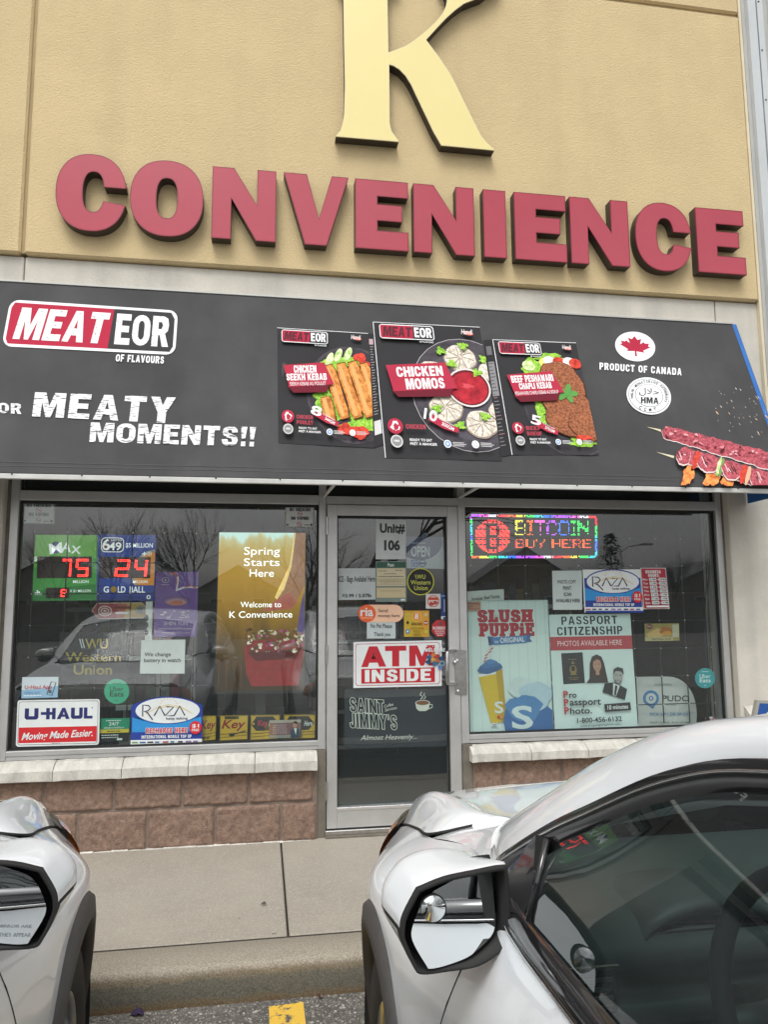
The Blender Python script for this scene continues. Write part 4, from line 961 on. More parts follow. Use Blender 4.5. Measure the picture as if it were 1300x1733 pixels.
for i in range(70):
    x, y = rr.gauss(165, 40), rr.gauss(45, 26); s = rr.uniform(.7, 2.0)*(1.7 if i % 14 == 0 else 1)
    if 110 < x < 278 and -6 < y < 92 and y < 60+(x-60)*.28 and x < 186+max(0, y)*.44: P.poly([(x, y), (x+s*.9, y+s*.5), (x+s*1.9, y+s*2.1), (x+s*.8, y+s*1.5)], ink(rr.choice(('#cfcac2', '#a8a6a4', '#d8b088', '#8a898a'))), up=False)
P.k += 1; C_.off(); o = done(P)
bm = bmesh.new(); bm.from_mesh(o.data)                 # nothing is printed past the edges of the canvas
for co, no in (((xAR-.004, 0, 0), (1, 0, 0)), ((0, 0, zA0+.004), (0, 0, -1))): bmesh.ops.bisect_plane(bm, geom=bm.verts[:]+bm.edges[:]+bm.faces[:], plane_co=co, plane_no=no, clear_outer=True)
bm.to_mesh(o.data); bm.free()

INK_ROUGH = 0.5
# ------------------------------------------------------------------ signs in the windows and on the door
BK = ink('#1c1e20'); WH = ink('#dde3e2'); WHP = ink('#dce3e1')
YI = .014                                      # inner face of the glass
YO = -.004                                     # stuck on the outside
def q4(x0, y0, x1, y1): return ((x0, y0), (x1, y0), (x1, y1), (x0, y1))
def lines(P, x0, y0, x1, n, dy, h, c, seed=0):
    r = random.Random(seed)
    for i in range(n):
        x = x0
        while x < x1-2:
            w = min(r.uniform(1.5, 5.5), x1-x); P.poly([(x, y0+i*dy), (x+w, y0+i*dy), (x+w, y0+i*dy+h), (x, y0+i*dy+h)], c, up=False); x += w+.9
    P.k += 1
def nosmoke(quad, Y, label, faint):
    P = sheet('no_smoking_sign', quad, Y, 50, 36, '#cfd4d2', label, 'sign', 'no smoking signs')
    d = ink('#26282a'); r = ink('#c05a5c')
    P.frame(.4, .4, 49.6, 35.6, .8, d)
    P.heavy('NO SMOKING', 7.5, 2.5, 44, 8.2, d, gap=.16); P.ell(25.5, 12.6, 4.4, 4.2, r); P.ell(25.5, 12.6, 3.4, 3.2, WH); P.line([(22.8, 10.2), (28.2, 15)], .8, r); P.rect(23, 12, 28, 13.2, d)
    P.heavy('NO VAPING', 10.5, 17.4, 41, 23, d, gap=.16); P.ell(25, 30, 4.4, 4.2, r); P.ell(25, 30, 3.4, 3.2, WH); P.line([(22.3, 27.6), (27.7, 32.4)], .8, r); P.rect(22.6, 29.4, 27.4, 30.6, d)
    P.ell(4.5, 31.5, 1.6, 1.6, d); P.rect(33, 31, 42, 32.2, d); P.ell(45.5, 31.3, 2, 2, d); done(P)
nosmoke(((36, 850), (92.5, 851), (91.5, 887), (37, 886)), YI, 'no smoking sheet in the top left corner of the left window, dim behind reflections', 1)
nosmoke(((482.7, 856.9), (531.8, 857.4), (531, 892.9), (482, 892.6)), YO, 'crisp white no smoking sticker at the top of the glass beside the door hinge', 0)

LED = mat('red_led', (1.0, 0.03, 0.02), emis=5.0)
SEG = {'0': 'abcdef', '1': 'bc', '2': 'abged', '4': 'fgbc', '5': 'afgcd', '7': 'abc'}
def digit(P, ch, x, y, w, h, m, n=6, r=.9):
    P7 = {'a': ((0, 0), (1, 0)), 'b': ((1, 0), (.95, .5)), 'c': ((.95, .5), (.9, 1)), 'd': ((0, 1), (.9, 1)), 'e': ((.02, .5), (-.05, 1)), 'f': ((.05, 0), (.02, .5)), 'g': ((.02, .5), (.95, .5))}
    for s in SEG[ch]:
        (a, b), (c, d) = P7[s]
        for off in ((0, 0), (.13, .06)):
            for i in range(n):
                t = (i+.5)/n; ox = off[1]*0 + (off[0] if s in 'bcef' else 0); oy = (off[1]*1.4 if s in 'adg' else 0)
                P.ell(x+(a+(c-a)*t-ox)*w, y+(b+(d-b)*t+(oy if s != 'd' else -oy))*h, r, r, m, n=6, up=False)
    P.k += 1
def led_panel(P, x0, y0, x1, y1): P.rect(x0, y0, x1, y1, mat('led_panel_black', (.05, .018, .018), rough=.4, nscale=20, namt=.5))
YL = .17
GRN = mat('lottery_green', '#6cb04e', rough=.4, nscale=3, namt=.1, emis=.28)
WL = ink('#e6ecea', .45)
P = sheet('lottery_sign', ((58, 905), (162.5, 905.6), (161.5, 1016), (54, 1017)), YL, 104, 112, GRN, 'green lottery jackpot sign with the red number 75', 'lottery sign', thick=.04)
P.poly([(0, 56), (104, 40), (104, 112), (0, 112)], ink('#459a48', .28)); P.poly([(0, 96), (104, 84), (104, 112), (0, 112)], ink('#2f7f3f', .25))
P.ell(36, 22, 9, 10.5, ink('#2f5fae')); P.text('M', 25, 14, 47, 32, WL, bold=.05, rot=-8); P.text('A', 46, 13, 62, 29, WL, bold=.05, rot=6); P.text('X', 62, 19, 78, 32, WL, bold=.05, rot=4)
P.text('$', 0.5, 37, 6, 46, WL, bold=.04); led_panel(P, 6, 37, 97, 74); digit(P, '7', 48, 42, 15, 29, LED, 7); digit(P, '5', 73, 42, 19, 29, LED, 7)
P.text('MILLION', 66, 77.5, 92, 82.5, WL, bold=.03); led_panel(P, 22, 90, 60, 108); digit(P, '1', 42, 93, 6, 12, LED, 4, .7); digit(P, '2', 48, 93, 7, 12, LED, 4, .7)
P.text('X $1 MILLION', 61, 93.5, 96, 98.5, WL, bold=.02)
for x, h in ((4, 4), (7, 8), (10, 6), (13, 3)): P.rect(x, 102-h, x+2.4, 102, WL)
done(P)
P = sheet('lottery_sign', ((165, 904.6), (263, 905.6), (259.5, 1016.5), (162.5, 1016.5)), YL, 97, 112, ink('#2a4596', .3), 'blue lottery jackpot sign with the red number 24 and gold ball', 'lottery sign', thick=.04)
C_ = Clip(P, 0, 0, 97, 112); P.ell(104, 66, 46, 42, ink('#d8d4c8')); P.ell(106, 68, 44, 40, ink('#e0912e', .25)); C_.off()
P.rect(0, 86, 97, 112, ink('#243c8c', .3)); P.rect(0, 104, 97, 112, ink('#1c2f74', .3))
P.rrect(6, 5, 44, 30, 7, WL); P.rrect(7.3, 6.3, 42.7, 28.7, 6, ink('#27408f')); P.text('6', 8, 7, 21, 27, WL, bold=.05); P.text('49', 19, 13, 40, 27, WL, bold=.05); P.ell(13.5, 21, 2.4, 2.6, ink('#c84a3c')); P.text('LOTTO', 23, 8, 40, 11, WL, bold=.03)
P.text('$5 MILLION', 47, 14, 93, 23, WL, bold=.04); P.text('+', 75, 29, 83, 36, WL, bold=.05); P.text('OF 18', 85, 29, 91, 35, WL, bold=.02)
led_panel(P, 5, 38, 90, 74); digit(P, '2', 34, 43, 21, 28, LED, 7); digit(P, '4', 66, 43, 19, 28, LED, 7)
P.text('MILLION', 61, 77.5, 86, 82.5, WL, bold=.03); P.text('G', 12, 88, 21, 98.5, WL, bold=.03); P.ell(29, 93, 5.2, 5.4, ink('#e0b040')); P.text('LD', 36, 88, 49, 98.5, WL, bold=.03); P.text('BALL', 56, 88, 82, 98.5, WL, bold=.03)
P.ell(88.5, 106, 3.4, 3.4, WL); P.ell(88.5, 106, 2, 2, ink('#1c2f74')); done(P)
# snack-packet shaped board
P = Print([at(*q, YL-.02) for q in q4(155, 1020, 254, 1047)], 99, 27); P.name = 'shaped_sign'; P.par = None; P.meta = ('long red and yellow board with pointed ends under the lottery signs', 'sign', None)
P.poly([(0, 13), (9, 1), (84, 0), (99, 13), (86, 26), (11, 27)], ink('#a33a42')); P.poly([(52, .5), (84, 0), (99, 13), (86, 26), (46, 26.5)], ink('#c3a04a')); P.poly([(44, 3), (60, .6), (54, 26), (40, 26)], ink('#b8604a'))
P.line([(0, 13), (9, 1), (84, 0), (99, 13), (86, 26), (11, 27)], 1.2, ink('#d8cfc4'), closed=True)
for i in range(5): P.ell(22, 14, 12-2.3*i, 9-1.7*i, ink('#a33a42' if i % 2 else '#d4c6c0'), up=True)
P.rect(36, 6, 66, 10, ink('#7e2230')); P.rect(40, 16, 62, 19, WH); P.ell(82, 12, 9, 7, ink('#8a8a84')); P.ell(82, 12, 5, 4, ink('#5c5a54')); done(P)
# purple theatre poster
P = sheet('show_poster', ((263.3, 968), (336, 967.3), (332, 1077.5), (259.5, 1077.5)), .05, 73, 110, mat('poster_purple', '#7450a0', rough=.5, nscale=4, namt=.2), 'purple poster of a dancing figure with long white sleeves', 'poster')
P.ell(17, 14, 6.5, 5, ink('#b9a6c4')); P.ell(17, 14, 5, 3.6, ink('#54386e')); P.ell(17, 14, 2, 2, ink('#b9a6c4')); P.rect(10, 21, 24, 22.4, ink('#b9a6c4'))
P.line([(24, 3), (33, 3), (37, 10), (37, 20), (36, 32)], 3.5, ink('#c4684a')); P.line([(38, 8), (38, 20), (36, 30)], 2.2, ink('#e8e2ee'))
P.line([(35, 32), (48, 27), (62, 26), (72, 28)], 3, ink('#e8e2ee')); P.line([(50, 27), (60, 24), (72, 29)], 2, ink('#c4684a'))
for i in range(4): P.ell(37, 50+i*1.0, 24-4*i, 9-1.8*i, ink(('#6c4a88', '#8f6a96', '#b58a92', '#c9745a')[i]))
for i in range(22): P.ell(6+rnd.random()*60, 66+rnd.random()*12, rnd.uniform(1.5, 4), rnd.uniform(.8, 2), ink(rnd.choice(('#c8bcd4', '#8f7aa6', '#b4a4c4'))), up=False)
P.k += 1; P.text('SHEN YUN', 17, 84.5, 57, 90.5, ink('#d9cfe2')); lines(P, 22, 81, 50, 1, 2, 1, ink('#b9a6c4')); lines(P, 8, 96, 66, 1, 3, 1.6, ink('#b9a6c4'), 2); lines(P, 14, 103, 62, 1, 3, 1.4, ink('#b9a6c4'), 3); done(P)
P = sheet('paper_strip', ((246.5, 1018), (258, 1018), (256.5, 1083), (245, 1083)), .07, 11, 65, '#d8dbd6', 'torn white paper strip left of the purple poster', 'paper')
C_ = Clip(P, 0, 0, 11, 65)
for y in (28, 40, 52): P.ell(0, y, 5, 6, ink('#2a2d2d'))
C_.off(); done(P)
P = sheet('paper_notice', ((239, 1083.3), (313.4, 1082.4), (312, 1140), (236, 1140)), YO, 75, 57, '#c3d0cc', 'pale green note about changing watch batteries', 'notice')
P.text('We change', 6, 21, 51, 30, BK, bold=.02); P.text('battery in watch', 6, 31, 68, 40, BK, bold=.02); done(P)
# dark money transfer board with yellow lettering
YEL = ink('#c2ad3c')
P = sheet('money_transfer_sign', q4(100, 1070, 214, 1152), .2, 114, 82, '#16191a', 'black board with dull yellow money transfer lettering', 'sign', thick=.02)
P.poly([(37, 11), (39, 11), (43, 27), (41, 27)], WHP); P.poly([(33, 11), (35, 11), (39, 27), (37, 27)], WHP); P.text('WU', 43, 11, 82, 28, YEL, bold=.03); P.text('Western', 10, 34, 104, 50, YEL, bold=.03); P.text('Union', 24, 55, 89, 72, YEL, bold=.03); done(P)
P = sheet('app_sticker', ((37, 1146), (98.5, 1145.4), (97, 1180.3), (35.5, 1182)), YO, 62, 36, '#c4d3d8', 'small pale rental app sticker with a tilted phone', 'sticker')
P.poly([(0, 22), (62, 16), (62, 36), (0, 36)], ink('#8fb6cf')); P.text('U-Haul App', 5, 14, 51, 22.5, ink('#b8303a'), bold=.03); P.text('OPEN 24/7', 4, 25, 32, 29, ink('#5a86b4'), bold=.03); lines(P, 4, 31, 34, 1, 3, 1.4, ink('#e4ecee'), 5)
P.line([(50, 8), (58, 10), (52, 32), (43, 30)], 1.3, ink('#43494c'), closed=True); P.rect(46, 23, 51, 28, ink('#5a6266')); done(P)
P = sheet('rental_sign', ((29, 1185), (168.6, 1183), (167, 1260.4), (26, 1264)), YO-.004, 140, 78, None, 'white and red truck rental plate screwed low in the left window', 'sign')
P.name = 'rental_sign'; P.rrect(0, 0, 140, 78, 5, WH)
bkq = [P.p(x, y, -.003) for x, y in ((1, 1), (139, 1), (139, 77), (1, 77))]; P.mb.add(bkq, [(0, 1, 2, 3)], WH)
for i in (1, -1): pass
P.rrect(2.6, 2.6, 137.4, 75.4, 4, BK); P.rrect(3.3, 3.3, 136.7, 74.7, 3.6, WH)
NAVY = ink('#232a66'); RED = ink('#c9252c')
P.rect(4, 46, 136, 72, RED)
xs0 = 13
def ug(pts, x0): P.poly([(x0+x, 14+y*19/20) for x, y in pts], NAVY, up=False)
ug([(0,0),(7,0),(7,14),(16,14),(16,0),(23,0),(23,17),(20,20),(3,20),(0,17)], 13)
ug([(0,7),(9,7),(9,0),(15,0),(15,7),(19,7),(19,0),(25,0),(25,20),(19,20),(19,12),(15,12),(15,20),(9,20),(9,12),(0,12)], 40)
ug([(0,20),(9,0),(14,0),(22,20),(15.5,20),(14,16),(8,16),(6.5,20)], 67); P.poly([(77, 25.5), (80.5, 25.5), (78.8, 20.5)], WH, up=False)
ug([(0,0),(6.5,0),(6.5,14),(14,14),(14,0),(20,0),(20,17),(17,20),(3,20),(0,17)], 91)
ug([(0,0),(6,0),(6,15),(15,15),(15,20),(0,20)], 113); P.k += 1; P.ell(127, 14.5, 1.1, 1.1, NAVY)
P.text('Moving Made Easier.', 9, 53, 129, 69, WH, bold=.035, shear=.35, dy=-4); lines(P, 60, 73, 76, 1, 1, .7, ink('#9a5a5c')); done(P)
def uber(cx, cy, r, Y, base, label, ca, cb):
    P = Print([at(*q, Y) for q in q4(cx-r, cy-r, cx+r, cy+r)], 40, 40); P.name = 'delivery_sticker'; P.par = None; P.meta = (label, 'sticker', None)
    P.ell(20, 20, 20, 20, base, n=40); P.text('Uber', 9, 12, 31, 20, ca, bold=.015); P.text('Eats', 9, 20.5, 31, 28.5, cb, bold=.03); P.rect(13, 6.5, 27, 7.5, ca); P.rect(18, 34, 22, 35, ca); done(P)
uber(197, 1170, 21.2, YI, '#36b58c', 'round green food delivery sticker above the recharge sign', ink('#22483c'), ink('#1c2c28'))
uber(1194, 1147.7, 17, YI, '#1e9ca2', 'round teal food delivery sticker at the right edge of the right window', ink('#dfe9e8'), ink('#e4eeee'))
P = sheet('return_sign', ((167, 1216), (219.5, 1215), (217, 1254), (166, 1256)), YI, 52, 40, '#141819', 'little green yellow and black all-hours return sign', 'sign')
P.rect(0, 0, 52, 19, ink('#12906a')); P.rect(0, 19, 52, 25, ink('#d8c03a')); P.text('24/7', 17, 6.5, 34, 12.5, WH, bold=.05); lines(P, 12, 3, 40, 1, 2, 1.6, WHP, 1); P.text('uhaul.com/share', 9, 14, 43, 17.5, WH, bold=.02); lines(P, 14, 21.5, 38, 1, 2, 1.4, ink('#4a4420'), 2); lines(P, 5, 28, 34, 2, 4, 1.5, WHP, 4); P.rect(32, 34.5, 41, 38, WHP); done(P)
def raza(quad, Y, label, arch, W=122, H=84):
    P = Print([at(*q, Y) for q in quad], W, H); P.name = 'recharge_sign'; P.par = None; P.meta = (label, 'sign', 'recharge signs')
    B1, B2 = ink('#263f94'), ink('#2f8fd0')
    if arch:
        top = [(W*(.02+.96*i/20), H*.16-math.sin(math.pi*i/20)*H*.15) for i in range(21)]; P.poly(top+[(W, H*.2), (W, H), (0, H), (0, H*.2)], B1)
    else: P.rect(0, 0, W, H, WHP); P.rect(2, H*.20, W-1, H, B1)
    P.poly([(2, H*.42), (W*.3, H*.55), (W*.7, H*.55), (W-2, H*.42), (W-2, H*.72), (2, H*.72)], B2)
    P.ell(W*.51, H*.28, W*.47, H*.285, B1, n=48); P.ell(W*.51, H*.285, W*.45, H*.262, WH, n=48)
    G = ink('#d8b63c'); P.line([(W*.20, H*.36), (W*.36, H*.22), (W*.52, H*.165), (W*.68, H*.20), (W*.86, H*.35), (W*.68, H*.23), (W*.52, H*.195), (W*.36, H*.245)], .9, G)
    for a in range(-70, 71, 20): t = R(a-90); P.line([(W*.52+13*math.cos(t), H*.19+11*math.sin(t)), (W*.52+(17 if a else 20)*math.cos(t), H*.19+(15 if a else 18)*math.sin(t))], .7, G, up=False)
    P.k += 1; N2 = ink('#2a2c50'); w = 1.7
    x0, y0, y1 = W*.16, H*.17, H*.40
    P.line([(x0, y1), (x0, y0), (x0+10, y0+1), (x0+13, y0+5), (x0+9, y0+10), (x0+2, y0+11), (x0+8, y0+13), (x0+17, y1+6)], w*1.2, N2)
    for dx in (W*.32, W*.60): P.line([(dx, y1-1), (dx+W*.075, y0+2), (dx+W*.15, y1-1)], w*1.3, N2)
    P.line([(W*.49, y0+3), (W*.59, y0+3), (W*.475, y1-1), (W*.60, y1-1)], w, N2); P.text('keep talking', W*.49, H*.42, W*.79, H*.485, N2, bold=.02)
    P.heavy('RECHARGE HERE', W*.21, H*.64, W*.79, H*.745, WH, gap=.22, grow=.55); P.heavy('RECHARGE HERE', W*.21, H*.64, W*.79, H*.745, ink('#c2283a'), gap=.22)
    P.heavy('INTERNATIONAL MOBILE TOP UP', W*.15, H*.785, W*.85, H*.85, WH, gap=.2); P.rect(0, H*.875, W, H*(1 if arch else .965), WH)
    for i in range(9): P.rect(W*(.02+.107*i), H*.91, W*(.02+.107*i+rnd.uniform(.05, .085)), H*.94, ink(rnd.choice(('#b04a5a', '#4a6a9a', '#3c3c3c', '#6a9a5a', '#8a6aa0'))))
    if not arch: P.rect(W*.02, H*.955, W, H, B1)
    P.ell(W*.905, H*.64, W*.088, H*.135, RED, n=30); P.text('$1', W*.855, H*.565, W*.955, H*.65, WH, bold=.04); P.text('FREE', W*.853, H*.665, W*.957, H*.715, WH, bold=.03)
    done(P)
raza(((222, 1179), (343, 1179), (341.5, 1260), (220.6, 1263)), YO, 'arched blue phone recharge sign with a white oval, low in the left window', 1)
raza(((986.5, 964), (1084.5, 963.5), (1089, 1036.7), (989.7, 1036.7)), YO, 'square-topped blue phone recharge sign with a white oval, in the right window', 0, 99, 73)
# digital screen
def screen_mat():
    m = bpy.data.materials.new('display_picture'); m.use_nodes = True; t = m.node_tree; t.nodes.clear(); l = t.links.new
    o = t.nodes.new('ShaderNodeOutputMaterial'); e = t.nodes.new('ShaderNodeEmission'); l(e.outputs[0], o.inputs[0]); e.inputs[1].default_value = .78
    tc = t.nodes.new('ShaderNodeTexCoord'); sx = t.nodes.new('ShaderNodeSeparateXYZ'); l(tc.outputs['Generated'], sx.inputs[0])
    n = t.nodes.new('ShaderNodeTexNoise'); n.inputs['Scale'].default_value = 5; n.inputs['Detail'].default_value = 4; mp = t.nodes.new('ShaderNodeMapping'); mp.inputs['Scale'].default_value = (2.2, 1, .8); l(tc.outputs['Generated'], mp.inputs[0]); l(mp.outputs[0], n.inputs['Vector'])
    a = t.nodes.new('ShaderNodeMath'); a.operation = 'MULTIPLY_ADD'; a.inputs[1].default_value = .22; l(n.outputs[0], a.inputs[0]); l(sx.outputs['Z'], a.inputs[2])
    r = t.nodes.new('ShaderNodeValToRGB'); sb = t.nodes.new('ShaderNodeMath'); sb.operation = 'SUBTRACT'; sb.inputs[1].default_value = .09; l(a.outputs[0], sb.inputs[0]); l(sb.outputs[0], r.inputs[0]); el = r.color_ramp.elements
    el[0].position = .12; el[0].color = (.045, .03, .015, 1); el[1].position = 1.0; el[1].color = (.60, .85, .75, 1)
    for pos, c in ((.35, (.12, .07, .02)), (.55, (.34, .19, .03)), (.72, (.48, .27, .04)), (.90, (.52, .36, .07)), (.965, (.55, .50, .22))): x = el.new(pos); x.color = (*c, 1)
    l(r.outputs[0], e.inputs[0]); return m
def glow(c, s=.62):
    n = 'screen_%s' % c
    return mat(n, c, rough=.3, emis=s, nscale=24, namt=.35)
DSP = tag(empty('digital_display', at(440, 1250, .12)), 'tall lit screen with a spring greeting on a stand in the left window', 'display'); DSP.location.z = -.04
P = Print([at(*q, .06) for q in ((371, 901), (517, 902), (514.6, 1168), (363.5, 1171))], 148, 270); P.mb.hexa(P.c+[q+Vector((0, .02, 0)) for q in P.c], screen_mat())
CLP = Clip(P, 0, 0, 148, 270)
P.poly([(128, 0), (148, 0), (148, 90), (128, 130), (106, 128), (100, 118), (112, 96), (122, 60)], glow('#a8764e', .34)); P.poly([(128, 0), (131, 0), (124, 60), (112, 98), (100, 116), (96, 112), (110, 90), (121, 56)], glow('#e0c478'))
P.poly([(74, 136), (92, 122), (104, 112), (122, 104), (134, 120), (124, 132), (100, 134)], glow('#a85a4a', .4)); P.poly([(147, 100), (140, 130), (134, 175), (148, 182)], glow('#5a4a7a', .4))
P.line([(54, 190), (52, 165), (58, 145), (74, 136)], 3, glow('#8a5a30', .4))
P.poly([(46, 196), (60, 186), (100, 182), (146, 186), (147, 205), (138, 262), (60, 262), (50, 240)], glow('#8a2220', .26)); P.poly([(52, 205), (140, 200), (132, 216), (66, 220)], glow('#5c1414', .22))
for i in range(110): blob(P, rnd.uniform(50, 144), rnd.uniform(166, 206), rnd.uniform(1.2, 4.5), rnd.uniform(1.2, 3.4), glow(rnd.choice(('#d8d0c0', '#c8c0a8', '#b0a888', '#8a8068', '#9a4a7a', '#5a4a2a', '#4a3a20', '#7a2a2a', '#3a2a18')), .42), w=.4, n=12, seed=i)
for i in range(10): x = rnd.uniform(2, 50); P.poly([(x, 215), (x+2, 215), (x+rnd.uniform(-4, 6), 270)], glow('#5a3c1c', .3), up=False)
P.k += 1; CLP.off()
GW = mat('screen_white', (.95, .98, .95), emis=1.0)
def c2(x): return (340+x*.2771, )
for s, x0, y0, x1, y1 in (('Spring', 43, 26, 103.5, 43.5), ('Starts', 43, 45.5, 103.5, 58.5), ('Here', 53, 64.5, 94, 77), ('Welcome to', 39, 119.5, 107, 129), ('K Convenience', 21, 135.5, 126, 146.5)): P.text(s, x0, y0, x1, y1, GW)
o = P.build('screen', DSP); o.matrix_parent_inverse = Matrix.Translation(-DSP.location)
m = MB(); c = [q+Vector((0, -.002, 0)) for q in P.c]; cc = sum(c, Vector())/4
for i in range(4):
    a, b = c[i], c[(i+1) % 4]; a2, b2 = cc+(a-cc)*1.03, cc+(b-cc)*1.03; d = Vector((0, .03, 0)); m.hexa([a, b, b2, a2, a+d, b+d, b2+d, a2+d], DARKER)
o = m.build('screen_housing', DSP); o.matrix_parent_inverse = Matrix.Translation(-DSP.location)
m = MB(); x, z = at(440, 1180, .09).x, at(440, 1172, .09).z; m.box((x-.035, .115, -.04), (x+.035, .16, z), DARKER); m.cbox((x-.25, .1, -.04), (x+.25, .6, -.01), DARKER)
o = m.build('stand', DSP); o.matrix_parent_inverse = Matrix.Translation(-DSP.location)
# yellow locksmith cards low in the window, a portrait card over them
for i, (x0, x1, wide, lab) in enumerate(((340, 366, 0, 'leftmost narrow yellow key card beside the recharge sign'), (372, 420, 0, 'yellow key card with red script, second from the left'), (424, 474, 1, 'yellow key card with a black tag shape, behind the portrait card'), (480, 534, 1, 'yellow key card at the right end by the door frame'))):
    P = sheet('key_card', ((x0, 1211-i*.6), (x1, 1210.5-i*.6), (x1-1, 1252-i*.8), (x0-1, 1255-i*1.2)), .04, x1-x0, 42, '#c9a632', lab, 'card', 'yellow key cards'); w = x1-x0
    if wide: P.poly([(1, 16), (10, 3), (w-12, 3), (w-2, 15), (w-11, 27), (10, 27)], ink('#2a2a28')); P.text('Key', 12, 9, 30, 22, ink('#b03048'), bold=.05, shear=.2); P.text('Here', w-19, 11, w-5, 20, WHP, bold=.03, shear=.2); P.ell(5, 15, 2, 2, ink('#c9a632'))
    elif i: P.rect(8, 2, 32, 7, ink('#4a3c20')); P.text('Key', 3, 8, 44, 27, ink('#8a2230'), bold=.055, shear=.25); P.line([(18, 33), (30, 31), (44, 27)], 1.6, BK); P.ell(21, 33, 5, 2.5, BK)
    else: P.text('Key', -0, 8, 25, 27, ink('#8a2230'), bold=.055, shear=.25); P.text('tre', 1, 34, 15, 39, BK, bold=.04)
    P.line([(0, 31.5), (w, 29.5)], .8, BK); P.line([(0, 37), (w, 34)], .8, ink('#6a5620')); P.frame(0, 0, w, 42, .9, ink('#57491e')); done(P)
P = sheet('portrait_card', ((456, 1219), (509, 1217.6), (509.6, 1248), (455, 1249.5)), YI, 54, 31, '#7e5a5e', 'wine coloured card with a small portrait of a man in a suit', 'card')
P.rect(0, 0, 54, 5, ink('#a9a294')); P.rect(0, 26, 54, 31, ink('#8f9186')); P.poly([(36, 31), (37, 18), (41, 15), (50, 16), (54, 20), (54, 31)], ink('#39485a')); P.poly([(42, 15), (45, 27), (47, 15)], WH); P.ell(44, 9, 4, 5.4, ink('#b48a74')); P.poly([(40, 8), (40.5, 4), (44, 2.6), (48, 4), (48, 8), (46.5, 5.4), (41.5, 5.6)], ink('#2c2624')); lines(P, 6, 8, 30, 5, 3.4, 1.4, ink('#b8a0a0'), 8); done(P)

# ---- door
def on_door(name, quad, W, H, base, label, cat='sticker', Y=YI, group=None): return sheet(name, quad, Y, W, H, base, label, cat, group)
P = on_door('unit_notice', ((636.4, 878.6), (687.6, 879.4), (687, 946.4), (636, 946.4)), 51, 68, '#ccd2d2', 'white paper with the big black unit number 106', 'notice', YO)
G3 = ink('#303336'); P.text('Unit#', 6.5, 7, 49, 25, G3, bold=.07); P.text('106', 14, 35, 41, 53.5, G3, bold=.08); P.line([(0, 60), (18, 57), (51, 62)], .5, ink('#b4bbbb')); P.line([(30, 0), (36, 28), (51, 44)], .4, ink('#bcc3c3')); done(P)
P = on_door('open_sign', ((688.4, 908), (753, 909), (753.6, 963), (687.6, 961.6)), 65, 54, '#b9bfc4', 'grey and slate blue open sign with a big curved edge', 'sign')
C_ = Clip(P, 0, 0, 65, 54); P.ell(22, 10, 40, 33, ink('#c3c9ce'), n=48); P.ell(22, 8, 38.5, 32, ink('#5b6382'), n=48); C_.off()
P.text('OPEN', 8, 16, 39, 34, WH, bold=.02); P.rect(8, 10, 32, 12, ink('#a7aebb')); P.rect(8, 40, 20, 51, ink('#3b5ea8')); P.text('AM', 9, 41, 19, 45, WH); P.text('EX', 9, 46, 19, 50, WH); P.ell(27, 45, 6.5, 6.2, ink('#4a5478')); P.ell(27, 45, 5, 4.7, ink('#c0c6cc')); P.rect(22, 43.5, 32, 47, ink('#4a5478')); P.ell(31, -1, 5, 5.4, ink('#8a909c')); P.ell(31, -1, 4, 4.4, ink('#666e86')); done(P)
P = on_door('ice_notice', ((571.6, 962), (635.6, 961.4), (635.6, 1014.6), (572, 1015.4)), 64, 53, '#b9c1c0', 'white paper offering bags of ice, left edge of the door glass', 'notice', YO)
P.text('ICE - Bags Availabel Here', 1.5, 13, 63, 26, G3, bold=.05); P.text('$3.99 / 5.07lb', 7, 43, 57, 50, G3, bold=.06); P.line([(4, 34), (40, 31), (64, 36)], .5, ink('#aeb6b6')); done(P)
P = on_door('inspection_certificate', ((636, 950), (688, 949.6), (688.4, 1018.6), (636, 1018.6)), 52, 69, '#76877e', 'beige inspection pass with a green header', 'certificate', YO-.002)
P.rect(1, 1.5, 51, 11, ink('#2f5a48')); P.text('Pass', 20, 3.5, 31, 9, WH, bold=.05); P.rect(1.5, 12, 50, 42, ink('#cfc4a2')); P.rect(1.5, 45, 50, 62, ink('#c6b892')); P.frame(3.5, 30, 48, 40, .5, ink('#7c7460'))
lines(P, 4, 16, 20, 1, 3, 1, ink('#4a4a48'), 1); lines(P, 33, 15, 47, 1, 3, 1, ink('#4a4a48'), 2); lines(P, 14, 21, 34, 1, 3, 1, ink('#4a4a48'), 3); lines(P, 4, 25.5, 47, 1, 3, 1.1, ink('#4a4a48'), 4); lines(P, 6, 32, 46, 3, 2.4, .8, ink('#8c8468'), 5); lines(P, 7, 50, 44, 1, 2, .7, ink('#8c8468'), 6); P.rect(42, 64, 49, 67, WHP); done(P)
def disc(name, cx, cy, r, Y, label, cat='sticker'):
    P = Print([at(*q, Y) for q in q4(cx-r, cy-r, cx+r, cy+r)], 2*r, 2*r); P.name = name; P.par = None; P.meta = (label, cat, None); return P
P = disc('transfer_sticker', 712, 984.4, 23, YO, 'round black money transfer sticker with a yellow green ring')
P.ell(23, 23, 23, 23, ink('#c3c73a'), n=48); P.ell(23, 23, 21.3, 21.3, ink('#141617'), n=48); P.poly([(13, 11), (14.2, 11), (16.6, 18.5), (15.4, 18.5)], ink('#c9cc5a')); P.text('WU', 16.5, 11, 31, 18.6, ink('#c9cc5a'), bold=.02); P.text('Western', 6, 20.5, 39.5, 28, ink('#c9cc5a'), bold=.02); P.text('Union', 12, 30, 35, 37.5, ink('#c9cc5a'), bold=.02); done(P)
P = on_door('warning_sticker', q4(721, 1005, 746, 1030), 25, 25, '#d3cfcd', 'small white sticker with a red octagon sign', Y=YO)
oct_ = [(12.5+10.5*math.cos(R(22.5+45*i)), 12.5+10.5*math.sin(R(22.5+45*i))) for i in range(8)]
